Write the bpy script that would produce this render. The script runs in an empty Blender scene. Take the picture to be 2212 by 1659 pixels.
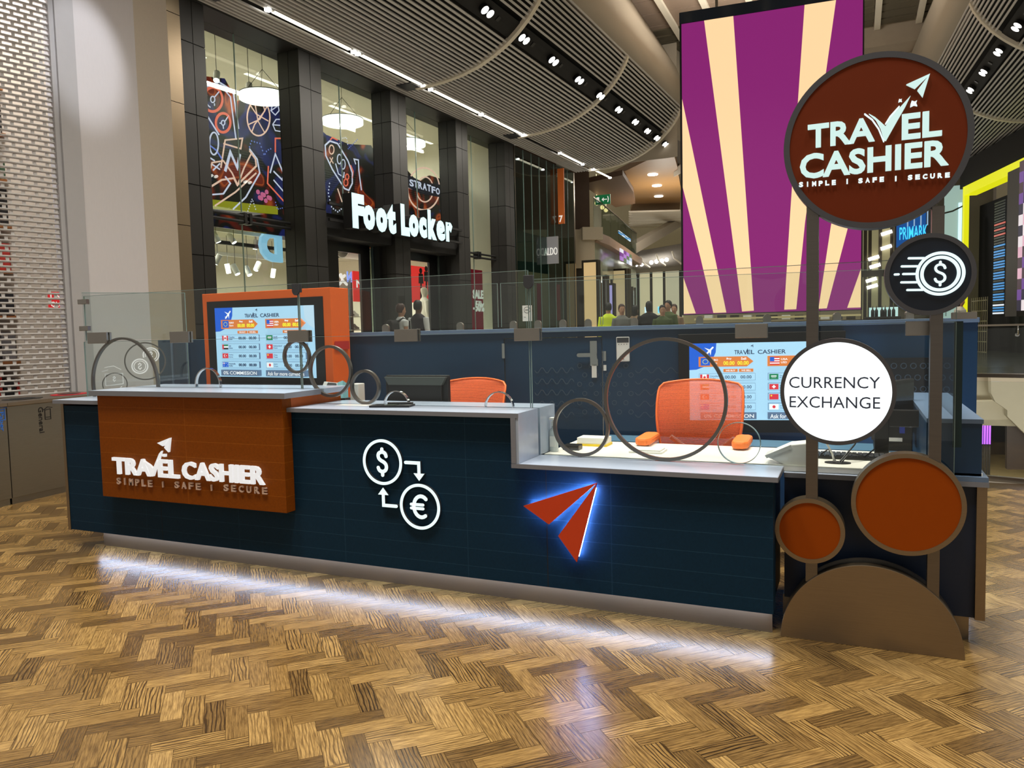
import bpy, bmesh, math, random
import numpy as np
from mathutils import Vector, Matrix
random.seed(7)
sc = bpy.context.scene
COL = sc.collection
D2R = math.pi / 180

# ------------------------------------------------------------------ camera
CAM = Vector((0, 0, 1.5))
FPX, CX, CY = 1661.0, 1106.0, 829.5
yaw, pitch, roll = -24.064 * D2R, -3.889 * D2R, -1.3475 * D2R
FW = Vector((math.sin(yaw) * math.cos(pitch), math.cos(yaw) * math.cos(pitch), math.sin(pitch)))
_r = Vector((math.cos(yaw), -math.sin(yaw), 0))
_u = _r.cross(FW)
RT = _r * math.cos(roll) + _u * math.sin(roll)
UP = -_r * math.sin(roll) + _u * math.cos(roll)
cd = bpy.data.cameras.new('camera')
cam = bpy.data.objects.new('camera', cd)
COL.objects.link(cam)
cam.matrix_world = Matrix(((RT.x, UP.x, -FW.x, CAM.x), (RT.y, UP.y, -FW.y, CAM.y), (RT.z, UP.z, -FW.z, CAM.z), (0, 0, 0, 1)))
cd.sensor_width = 36.0
cd.sensor_fit = 'HORIZONTAL'
cd.lens = FPX / 2212 * 36
cd.clip_end = 300
cd.clip_start = 0.05
sc.camera = cam

# ------------------------------------------------------------------ view, world, large lights
sc.view_settings.view_transform = 'Standard'
sc.view_settings.look = 'None'
sc.view_settings.gamma = 1.0
sc.view_settings.exposure = 0.0
sc.view_settings.use_curve_mapping = False
sc.cycles.transparent_max_bounces = 28
sc.cycles.max_bounces = 8
sc.cycles.sample_clamp_indirect = 6.0
w = bpy.data.worlds.new('world')
sc.world = w
w.use_nodes = True
w.node_tree.nodes['Background'].inputs[0].default_value = (1.0, 0.93, 0.82, 1)
w.node_tree.nodes['Background'].inputs[1].default_value = 0.30

def area(name, loc, size, watts, col=(1, 0.93, 0.82), rot=(0, 0, 0), spread=180, sy=None):
    l = bpy.data.lights.new(name, 'AREA')
    l.shape = 'RECTANGLE'
    l.size = size
    l.size_y = sy or size
    l.energy = watts
    l.color = col
    l.spread = spread * D2R
    o = bpy.data.objects.new(name, l)
    COL.objects.link(o)
    o.location = loc
    o.rotation_euler = rot
    return o

# ceiling lamps of the atrium (high above the floor)
for x, y, e in ((-4.2, 1.6, 150), (-1.4, 1.0, 150), (1.4, 2.2, 110), (-3.2, 5.4, 190), (-0.6, 5.2, 190), (-6.2, 4.2, 130), (3.0, 6.0, 110)):
    area('ceiling_lamp', (x, y, 9.4), 1.1, e, spread=110)
# lit shop interiors and the concourse beyond
area('shop_lamp', (-13.2, 15.0, 7.0), 2.0, 520, rot=(0, 0, 0), sy=10)
area('shop_lamp', (-13.4, 15.0, 3.5), 1.6, 520, sy=10)
area('shop_lamp', (-9.4, 4.9, 6.3), 1.0, 300, (1, 0.97, 0.95), rot=(0, 12 * D2R, 0), sy=4)
area('shop_lamp', (-9.9, 4.6, 3.2), 0.6, 80, (1, 0.97, 0.95), rot=(0, 60 * D2R, 0), sy=4)
area('concourse_area_light', (-6.0, 34.0, 7.9), 0.8, 520, sy=0.8)
area('concourse_area_light', (-2.0, 21.0, 8.9), 2.5, 260, sy=8, spread=120)
area('concourse_area_light', (-2.0, 21.0, 9.2), 3, 480, rot=(math.pi, 0, 0), sy=3)  # added upward fill without a visible source, brightens the plaster bulkhead
area('concourse_area_light', (-8.0, 36.0, 5.2), 0.3, 200, rot=(math.pi, 0, 0))  # small added uplight that brightens the wood ceiling
area('soffit_lamp', (-7.6, 15.5, 6.88), 0.25, 420, sy=10)
area('concourse_area_light', (5.0, 20.0, 6.6), 3, 250, sy=8)
area('lower_level_area_light', (2.6, 10.2, -0.7), 1.2, 120, rot=(72 * D2R, 0, 0), sy=0.6)  # added fill aimed at the cream fascia panels in the opening
area('lower_level_area_light', (4.0, 30.0, -1.2), 2, 420, sy=5)

sl = bpy.data.lights.new('wall_spot', 'SPOT'); sl.energy = 1300; sl.spot_size = 11 * D2R; sl.spot_blend = 0.75; sl.color = (0.95, 0.95, 1.0); sl.shadow_soft_size = 0.05
so = bpy.data.objects.new('wall_spot', sl); COL.objects.link(so); so.location = (-4.6, 4.6, 9.2)
so.rotation_euler = (Vector((-8.06, 6.25, 4.75)) - so.location).to_track_quat('-Z', 'Y').to_euler()

# ------------------------------------------------------------------ pixel rays (to take measurements off the photograph)
def ray(x, y):
    return FW + RT * ((x - CX) / FPX) - UP * ((y - CY) / FPX)
def aY(x, y, Y):
    d = ray(x, y); return CAM + d * (Y / d.y)
def aX(x, y, X):
    d = ray(x, y); return CAM + d * (X / d.x)
def aZ(x, y, Z):
    d = ray(x, y); return CAM + d * ((Z - CAM.z) / d.z)
def aP(x, y, p, n):
    d = ray(x, y); p = Vector(p); n = Vector(n); return CAM + d * ((p - CAM).dot(n) / d.dot(n))

# ------------------------------------------------------------------ materials
def lin(c):
    f = lambda v: (v / 255 / 12.92) if v / 255 <= 0.04045 else ((v / 255 + 0.055) / 1.055) ** 2.4
    return (f(c[0]), f(c[1]), f(c[2]), 1)
def scl(c, k):
    return tuple(min(1, v * k) for v in c[:3]) + (1,)
MATS = {}
def nt_new(name):
    m = bpy.data.materials.new(name); m.use_nodes = True
    nt = m.node_tree
    MATS[name] = m
    return m, nt, nt.nodes['Principled BSDF']
def M(name, rgb, rough=0.5, metal=0.0, emit=0.0, noise=0.06, nscale=14, bump=0.0, coat=0.0, stretch=None, spec=None):
    m, nt, b = nt_new(name)
    c = lin(rgb)
    tc = nt.nodes.new('ShaderNodeTexCoord')
    mp = nt.nodes.new('ShaderNodeMapping')
    nz = nt.nodes.new('ShaderNodeTexNoise')
    nz.inputs['Scale'].default_value = nscale
    nz.inputs['Detail'].default_value = 3
    if stretch: mp.inputs['Scale'].default_value = stretch
    nt.links.new(tc.outputs['Object'], mp.inputs[0]); nt.links.new(mp.outputs[0], nz.inputs[0])
    mx = nt.nodes.new('ShaderNodeMix'); mx.data_type = 'RGBA'
    mx.inputs['A'].default_value = scl(c, 1 - noise); mx.inputs['B'].default_value = scl(c, 1 + noise)
    nt.links.new(nz.outputs[0], mx.inputs['Factor'])
    nt.links.new(mx.outputs['Result'], b.inputs['Base Color'])
    b.inputs['Roughness'].default_value = rough
    b.inputs['Metallic'].default_value = metal
    if spec is not None: b.inputs['Specular IOR Level'].default_value = spec
    if coat:
        b.inputs['Coat Weight'].default_value = coat; b.inputs['Coat Roughness'].default_value = 0.08
    if emit:
        nt.links.new(mx.outputs['Result'], b.inputs['Emission Color'])
        b.inputs['Emission Strength'].default_value = emit
    if bump:
        bp = nt.nodes.new('ShaderNodeBump'); bp.inputs['Strength'].default_value = bump; bp.inputs['Distance'].default_value = 0.004
        nt.links.new(nz.outputs[0], bp.inputs['Height']); nt.links.new(bp.outputs[0], b.inputs['Normal'])
    return m
def E(name, rgb, k=1.0):
    """something that gives off light: lamp, screen, lit letter"""
    m, nt, b = nt_new(name)
    b.inputs['Base Color'].default_value = scl(lin(rgb), 0.3)
    b.inputs['Roughness'].default_value = 0.4
    tc = nt.nodes.new('ShaderNodeTexCoord'); nz = nt.nodes.new('ShaderNodeTexNoise'); nz.inputs['Scale'].default_value = 60
    nt.links.new(tc.outputs['Object'], nz.inputs[0])
    mx = nt.nodes.new('ShaderNodeMix'); mx.data_type = 'RGBA'
    mx.inputs['A'].default_value = scl(lin(rgb), 0.97); mx.inputs['B'].default_value = lin(rgb)
    nt.links.new(nz.outputs[0], mx.inputs['Factor'])
    nt.links.new(mx.outputs['Result'], b.inputs['Emission Color'])
    b.inputs['Emission Strength'].default_value = k
    return m
def glass(name, tint=(250, 253, 252), base=0.035, power=5, k=0.9):
    m = bpy.data.materials.new(name); m.use_nodes = True; MATS[name] = m
    nt = m.node_tree; nt.nodes.clear()
    out = nt.nodes.new('ShaderNodeOutputMaterial'); mix = nt.nodes.new('ShaderNodeMixShader')
    tr = nt.nodes.new('ShaderNodeBsdfTransparent'); gl = nt.nodes.new('ShaderNodeBsdfGlossy')
    tr.inputs[0].default_value = lin(tint); gl.inputs['Roughness'].default_value = 0.0
    lw = nt.nodes.new('ShaderNodeLayerWeight'); lw.inputs[0].default_value = 0.5
    pw = nt.nodes.new('ShaderNodeMath'); pw.operation = 'POWER'; pw.inputs[1].default_value = power
    ma = nt.nodes.new('ShaderNodeMath'); ma.operation = 'MULTIPLY_ADD'; ma.inputs[1].default_value = k; ma.inputs[2].default_value = base
    nt.links.new(lw.outputs['Facing'], pw.inputs[0]); nt.links.new(pw.outputs[0], ma.inputs[0])
    nt.links.new(ma.outputs[0], mix.inputs[0]); nt.links.new(tr.outputs[0], mix.inputs[1]); nt.links.new(gl.outputs[0], mix.inputs[2])
    nt.links.new(mix.outputs[0], out.inputs[0])
    return m
def steel(name, rgb=(150, 142, 130), rough=0.32, stretch=(1, 60, 1)):
    return M(name, rgb, rough=rough, metal=1.0, noise=0.10, nscale=6, stretch=stretch)

# ------------------------------------------------------------------ mesh builder
class Fr:
    def __init__(s, o, u=(1, 0, 0), v=(0, 0, 1)):
        s.o = Vector(o); s.u = Vector(u).normalized(); s.v = Vector(v).normalized(); s.n = s.u.cross(s.v)
    def p(s, a, b, c=0):
        return s.o + s.u * a + s.v * b + s.n * c
    def uv(s, P):
        d = Vector(P) - s.o; return (d.dot(s.u), d.dot(s.v))
W0 = Fr((0, 0, 0), (1, 0, 0), (0, 1, 0))
_tcache = {}
def glyphs(s, bold):
    key = (s, round(bold, 4))
    if key not in _tcache:
        cu = bpy.data.curves.new('txt', 'FONT'); cu.body = s; cu.offset = bold; cu.resolution_u = 3
        ob = bpy.data.objects.new('txt', cu)
        me = bpy.data.meshes.new_from_object(ob)
        vs = [tuple(v.co[:2]) for v in me.vertices]
        fs = [tuple(p.vertices) for p in me.polygons]
        ed = {}
        for f in fs:
            for i in range(len(f)):
                a, b = f[i], f[(i + 1) % len(f)]
                k = (min(a, b), max(a, b)); ed[k] = None if k in ed else (a, b)
        be = [e for e in ed.values() if e]
        bpy.data.objects.remove(ob); bpy.data.curves.remove(cu); bpy.data.meshes.remove(me)
        _tcache[key] = (vs, fs, be)
    return _tcache[key]

class MB:
    def __init__(s):
        s.v = []; s.f = []; s.m = []; s.mats = []; s.cur = 0; s.sm = []
    def use(s, mat):
        if mat not in s.mats: s.mats.append(mat)
        s.cur = s.mats.index(mat); return s
    def add(s, vs, fs, smooth=False):
        b = len(s.v); s.v += [tuple(x) for x in vs]
        for f in fs:
            s.f.append(tuple(i + b for i in f)); s.m.append(s.cur); s.sm.append(smooth)
        return s
    def box(s, x0, x1, y0, y1, z0, z1, fr=W0):
        vs = [fr.p(x, y, z) for z in (z0, z1) for y in (y0, y1) for x in (x0, x1)]
        return s.add(vs, [(0, 2, 3, 1), (4, 5, 7, 6), (0, 1, 5, 4), (2, 6, 7, 3), (0, 4, 6, 2), (1, 3, 7, 5)])
    def hexa(s, b4, t4):
        return s.add(list(b4) + list(t4), [(3, 2, 1, 0), (4, 5, 6, 7)] + [(i, (i + 1) % 4, 4 + (i + 1) % 4, 4 + i) for i in range(4)])
    def poly(s, pts, c0, c1, fr=W0):
        n = len(pts)
        A = sum(pts[i][0] * pts[(i + 1) % n][1] - pts[(i + 1) % n][0] * pts[i][1] for i in range(n))
        if A < 0: pts = pts[::-1]
        if c0 > c1: c0, c1 = c1, c0
        vs = [fr.p(a, b, c0) for a, b in pts] + [fr.p(a, b, c1) for a, b in pts]
        return s.add(vs, [tuple(range(n - 1, -1, -1)), tuple(range(n, 2 * n))] + [(i, (i + 1) % n, n + (i + 1) % n, n + i) for i in range(n)])
    def ell(s, cx, cy, rx, ry, c0, c1, fr=W0, seg=48, a0=0, a1=360):
        full = a1 - a0 >= 360
        k = seg if full else seg + 1
        return s.poly([(cx + rx * math.cos((a0 + (a1 - a0) * i / seg) * D2R), cy + ry * math.sin((a0 + (a1 - a0) * i / seg) * D2R)) for i in range(k)], c0, c1, fr)
    def ring(s, cx, cy, ro, ri, c0, c1, fr=W0, seg=64, a0=0, a1=360, sy=1.0):
        full = a1 - a0 >= 360; k = seg if full else seg + 1
        vs = []
        for i in range(k):
            a = (a0 + (a1 - a0) * i / seg) * D2R; ca, sa = math.cos(a), math.sin(a) * sy
            vs += [fr.p(cx + ro * ca, cy + ro * sa, c0), fr.p(cx + ro * ca, cy + ro * sa, c1), fr.p(cx + ri * ca, cy + ri * sa, c1), fr.p(cx + ri * ca, cy + ri * sa, c0)]
        fs = []
        for i in range(seg):
            j = (i + 1) % k
            for q in range(4):
                r = (q + 1) % 4
                fs.append((4 * i + q, 4 * j + q, 4 * j + r, 4 * i + r))
        if not full: fs += [(0, 1, 2, 3), (4 * seg + 3, 4 * seg + 2, 4 * seg + 1, 4 * seg)]
        return s.add(vs, fs)
    def stroke(s, pts, wd, c0, c1, fr=W0, cap=True):
        """flat ribbon of constant width along a 2-D path, with round ends"""
        n = len(pts); L = []; R = []
        P = [Vector(p) for p in pts]
        for i in range(n):
            if i == 0: t = P[1] - P[0]
            elif i == n - 1: t = P[-1] - P[-2]
            else: t = (P[i] - P[i - 1]).normalized() + (P[i + 1] - P[i]).normalized()
            if t.length < 1e-9: t = P[i] - P[i - 1]
            t.normalize(); nn = Vector((-t.y, t.x)); k = 1.0
            if 0 < i < n - 1:
                d = (P[i + 1] - P[i]).normalized(); k = 1 / max(0.5, abs(nn.dot(Vector((-d.y, d.x)))))
            L.append(P[i] + nn * wd / 2 * k); R.append(P[i] - nn * wd / 2 * k)
        vs = []
        for l, r in zip(L, R): vs += [fr.p(l.x, l.y, c0), fr.p(l.x, l.y, c1), fr.p(r.x, r.y, c1), fr.p(r.x, r.y, c0)]
        fs = [(0, 1, 2, 3), (4 * n - 1, 4 * n - 2, 4 * n - 3, 4 * n - 4)]
        for i in range(n - 1):
            for q in range(4):
                r = (q + 1) % 4; fs.append((4 * i + q, 4 * i + 4 + q, 4 * i + 4 + r, 4 * i + r))
        s.add(vs, fs)
        if cap:
            for e in (P[0], P[-1]): s.ell(e.x, e.y, wd / 2, wd / 2, c0, c1 + (c1 - c0) * 0.01, fr, 12)
        return s
    def tube(s, pts, r, seg=8, radii=None):
        P = [Vector(p) for p in pts]; n = len(P); vs = []; prev = None
        for i in range(n):
            t = (P[min(i + 1, n - 1)] - P[max(i - 1, 0)]).normalized()
            a = prev if prev is not None else (Vector((0, 0, 1)) if abs(t.z) < 0.9 else Vector((1, 0, 0)))
            x = (a - t * a.dot(t)).normalized(); y = t.cross(x); prev = x
            rr = radii[i] if radii else r
            vs += [P[i] + (x * math.cos(2 * math.pi * k / seg) + y * math.sin(2 * math.pi * k / seg)) * rr for k in range(seg)]
        fs = [(i * seg + k, i * seg + (k + 1) % seg, (i + 1) * seg + (k + 1) % seg, (i + 1) * seg + k) for i in range(n - 1) for k in range(seg)]
        s.add(vs, fs, True)
        return s.add([vs[k] for k in range(seg)] + [vs[(n - 1) * seg + k] for k in range(seg)], [tuple(range(seg - 1, -1, -1)), tuple(range(seg, 2 * seg))])
    def loft(s, rings, seg=16, cap=True):
        """rings: (centre, rx, ry) stacked; ellipses in the XY plane"""
        vs = []
        for c, rx, ry in rings:
            vs += [(c[0] + rx * math.cos(2 * math.pi * k / seg), c[1] + ry * math.sin(2 * math.pi * k / seg), c[2]) for k in range(seg)]
        n = len(rings)
        fs = [(i * seg + k, i * seg + (k + 1) % seg, (i + 1) * seg + (k + 1) % seg, (i + 1) * seg + k) for i in range(n - 1) for k in range(seg)]
        if cap: fs += [tuple(range(seg - 1, -1, -1)), tuple((n - 1) * seg + k for k in range(seg))]
        return s.add(vs, fs, True)
    def sphere(s, c, r, sc3=(1, 1, 1), seg=16, rings=10):
        c = Vector(c); vs = []
        for i in range(1, rings):
            t = math.pi * i / rings
            for k in range(seg):
                a = 2 * math.pi * k / seg
                vs.append((c.x + r * sc3[0] * math.sin(t) * math.cos(a), c.y + r * sc3[1] * math.sin(t) * math.sin(a), c.z + r * sc3[2] * math.cos(t)))
        vs += [(c.x, c.y, c.z + r * sc3[2]), (c.x, c.y, c.z - r * sc3[2])]
        tp, bt = len(vs) - 2, len(vs) - 1
        fs = [((i) * seg + k, (i + 1) * seg + k, (i + 1) * seg + (k + 1) % seg, i * seg + (k + 1) % seg) for i in range(rings - 2) for k in range(seg)]
        fs += [(tp, k, (k + 1) % seg) for k in range(seg)] + [(bt, (rings - 2) * seg + (k + 1) % seg, (rings - 2) * seg + k) for k in range(seg)]
        return s.add(vs, fs, True)
    def sheet(s, rows, smooth=True):
        n = len(rows[0]); vs = [p for r in rows for p in r]
        return s.add(vs, [(i * n + k, i * n + k + 1, (i + 1) * n + k + 1, (i + 1) * n + k) for i in range(len(rows) - 1) for k in range(n - 1)], smooth)
    def text(s, t, x, y, wd, h, c0, c1, fr=W0, bold=0.0, fit=True):
        """lettering fitted into the box x..x+wd, y..y+h of the frame"""
        vs, fs, be = glyphs(t, bold)
        xs = [v[0] for v in vs]; ys = [v[1] for v in vs]
        x0, x1, y0, y1 = min(xs), max(xs), min(ys), max(ys)
        sy = h / (y1 - y0); sx = wd / (x1 - x0) if fit and wd else sy
        P = [(x + (a - x0) * sx, y + (b - y0) * sy) for a, b in vs]
        n = len(P)
        return s.add([fr.p(a, b, c0) for a, b in P] + [fr.p(a, b, c1) for a, b in P],
                     [tuple(i + n for i in f) for f in fs] + [tuple(f[::-1]) for f in fs] + [(a, b, n + b, n + a) for a, b in be])
    def build(s, name, mat=None, parent=None, bevel=0, world=True, solid=0, sub=0, origin=None):
        me = bpy.data.meshes.new(name)
        o = bpy.data.objects.new(name, me); COL.objects.link(o)
        off = Vector((0, 0, 0))
        if parent is not None:
            o.parent = parent
            if world: off = WL[parent.name]
            WL[o.name] = WL[parent.name]
        else:
            a = np.array(s.v); off = Vector(origin) if origin is not None else Vector((float((a[:, 0].min() + a[:, 0].max()) / 2), float((a[:, 1].min() + a[:, 1].max()) / 2), float(a[:, 2].min())))
            o.location = off; WL[o.name] = off
        me.from_pydata([(x - off.x, y - off.y, z - off.z) for x, y, z in s.v], [], s.f)
        if s.mats:
            for m in s.mats: me.materials.append(m)
            me.polygons.foreach_set('material_index', s.m)
        elif mat: me.materials.append(mat)
        me.polygons.foreach_set('use_smooth', s.sm)
        me.update()
        if solid:
            md = o.modifiers.new('solid', 'SOLIDIFY'); md.thickness = solid; md.offset = 0
        if sub:
            md = o.modifiers.new('sub', 'SUBSURF'); md.levels = sub; md.render_levels = sub
        if bevel:
            md = o.modifiers.new('bevel', 'BEVEL'); md.width = bevel; md.segments = 2; md.limit_method = 'ANGLE'
        return o
WL = {}
def tag(o, label=None, cat=None, group=None, kind=None):
    if label: o['label'] = label
    if cat: o['category'] = cat
    if group: o['group'] = group
    if kind: o['kind'] = kind
    return o
def thing(name, label, cat, loc=(0, 0, 0), group=None, rz=0.0):
    o = bpy.data.objects.new(name, None); COL.objects.link(o)
    o.empty_display_size = 0.1
    o.location = loc; o.rotation_euler = (0, 0, rz); WL[o.name] = Vector(loc)
    return tag(o, label, cat, group)
def struct(mb, name, mat=None, parent=None, **k):
    o = mb.build(name, mat, parent, **k)
    if parent is None: o['kind'] = 'structure'
    return o
def dup(root, loc, rz=0.0, label=None, group=None):
    r = root.copy(); COL.objects.link(r); r.location = loc; r.rotation_euler = (0, 0, rz); WL[r.name] = Vector(loc)
    if label: r['label'] = label
    if group: r['group'] = group
    for ch in list(root.children):
        c = ch.copy(); COL.objects.link(c); c.parent = r
        for g in ch.children:
            q = g.copy(); COL.objects.link(q); q.parent = c
    return r
def arc(cx, cy, r, a0, a1, n=16, ry=None):
    ry = ry or r
    return [(cx + r * math.cos((a0 + (a1 - a0) * i / n) * D2R), cy + ry * math.sin((a0 + (a1 - a0) * i / n) * D2R)) for i in range(n + 1)]
# ------------------------------------------------------------------ material set
STEEL = steel('brushed_steel', (150, 140, 126), 0.30, (1, 1, 60))
STEELW = steel('brushed_steel_warm', (150, 134, 112), 0.42, (1, 1, 50))
CHROME = M('chrome', (205, 205, 205), rough=0.12, metal=1.0, noise=0.02)
CLAMP = steel('clamp_steel', (165, 160, 152), 0.30, (1, 40, 1))
RIMDARK = M('rim_grey', (92, 92, 96), rough=0.4, metal=0.7, noise=0.04)
RING = M('ring_grey', (118, 115, 110), rough=0.35, metal=0.8, noise=0.05)
ORANGE = M('orange_laminate', (196, 92, 10), rough=0.5, noise=0.05, nscale=30)
ORANGEB = M('orange_panel', (226, 98, 24), rough=0.45, noise=0.04)
SIGNOR = M('orange_sign_face', (150, 66, 2), rough=0.6, noise=0.03, spec=0.12)
SIGNBR = M('rust_sign_face', (98, 38, 14), rough=0.6, noise=0.04, emit=0.12, spec=0.1)
NAVYF = M('navy_sign_face', (14, 24, 38), rough=0.35, noise=0.04)
STONE = M('grey_blue_worktop', (166, 180, 200), rough=0.28, noise=0.07, nscale=3, stretch=(1, 8, 8), coat=0.2)
STONEE = M('grey_edge', (124, 127, 136), rough=0.45, noise=0.06, nscale=12, stretch=(1, 1, 12))
BLUEW = M('blue_laminate', (18, 54, 84), rough=0.35, noise=0.08, nscale=9)
BLUEL = M('slate_blue_ledge', (98, 120, 148), rough=0.35, noise=0.06)
WHITE = M('white_plastic', (228, 228, 224), rough=0.4, noise=0.02)
DESKW = M('white_desk', (232, 230, 220), rough=0.35, noise=0.02)
BLACK = M('black_plastic', (18, 19, 21), rough=0.35, noise=0.1)
BLACKM = M('matt_black', (12, 12, 13), rough=0.7, noise=0.1)
DGREY = M('dark_grey', (52, 54, 58), rough=0.5, noise=0.06)
LED = E('led_white', (206, 222, 255), 30.0)
LEDB = E('led_blue_white', (140, 178, 255), 75.0)
LIT = E('lit_white', (226, 250, 252), 1.05)
LITC = E('lit_pale_cyan', (205, 236, 232), 0.92)
LITW = E('lit_disc_white', (243, 252, 255), 1.25)
INK = M('dark_blue_ink', (52, 62, 86), rough=0.5, noise=0.02)
GLASS = glass('clear_glass')
GEDGE = M('glass_edge', (120, 142, 138), rough=0.2, noise=0.03)
GEDGED = M('glass_edge_dark', (16, 44, 44), rough=0.2, noise=0.05)
ETCH = M('etched_white', (236, 238, 238), rough=0.6, noise=0.03)

def tile_mat(name, rgb, line, rw, rh, mortar, k=0.7, off=0.0):
    """laminate with a printed grid of fine joints, in object space (X across, Z up)"""
    m, nt, b = nt_new(name)
    tc = nt.nodes.new('ShaderNodeTexCoord'); sp = nt.nodes.new('ShaderNodeSeparateXYZ'); cb = nt.nodes.new('ShaderNodeCombineXYZ')
    nt.links.new(tc.outputs['Object'], sp.inputs[0]); nt.links.new(sp.outputs['X'], cb.inputs['X']); nt.links.new(sp.outputs['Z'], cb.inputs['Y'])
    br = nt.nodes.new('ShaderNodeTexBrick'); br.offset = off; br.inputs['Scale'].default_value = 1
    br.inputs['Brick Width'].default_value = rw; br.inputs['Row Height'].default_value = rh
    br.inputs['Mortar Size'].default_value = mortar; br.inputs['Mortar Smooth'].default_value = 0.1
    br.inputs['Color1'].default_value = lin(rgb); br.inputs['Color2'].default_value = scl(lin(rgb), 0.93); br.inputs['Mortar'].default_value = lin(line)
    nt.links.new(cb.outputs[0], br.inputs['Vector'])
    nz = nt.nodes.new('ShaderNodeTexNoise'); nz.inputs['Scale'].default_value = 90
    nt.links.new(tc.outputs['Object'], nz.inputs[0])
    mx = nt.nodes.new('ShaderNodeMix'); mx.data_type = 'RGBA'; mx.blend_type = 'MULTIPLY'; mx.inputs['Factor'].default_value = 0.35
    nt.links.new(br.outputs['Color'], mx.inputs['A']); nt.links.new(nz.outputs[0], mx.inputs['B'])
    nt.links.new(mx.outputs['Result'], b.inputs['Base Color'])
    b.inputs['Roughness'].default_value = 0.6; b.inputs['Specular IOR Level'].default_value = 0.15
    bp = nt.nodes.new('ShaderNodeBump'); bp.inputs['Strength'].default_value = 0.25; bp.inputs['Distance'].default_value = 0.002; bp.invert = True
    nt.links.new(br.outputs['Fac'], bp.inputs['Height']); nt.links.new(bp.outputs[0], b.inputs['Normal'])
    return m
NAVYT = tile_mat('navy_tiled_panel', (14, 50, 74), (32, 68, 92), 0.832, 0.1, 0.0018)
ORTILE = tile_mat('orange_tiled_panel', (146, 74, 3), (168, 96, 22), 3.0, 0.105, 0.0016)

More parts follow.
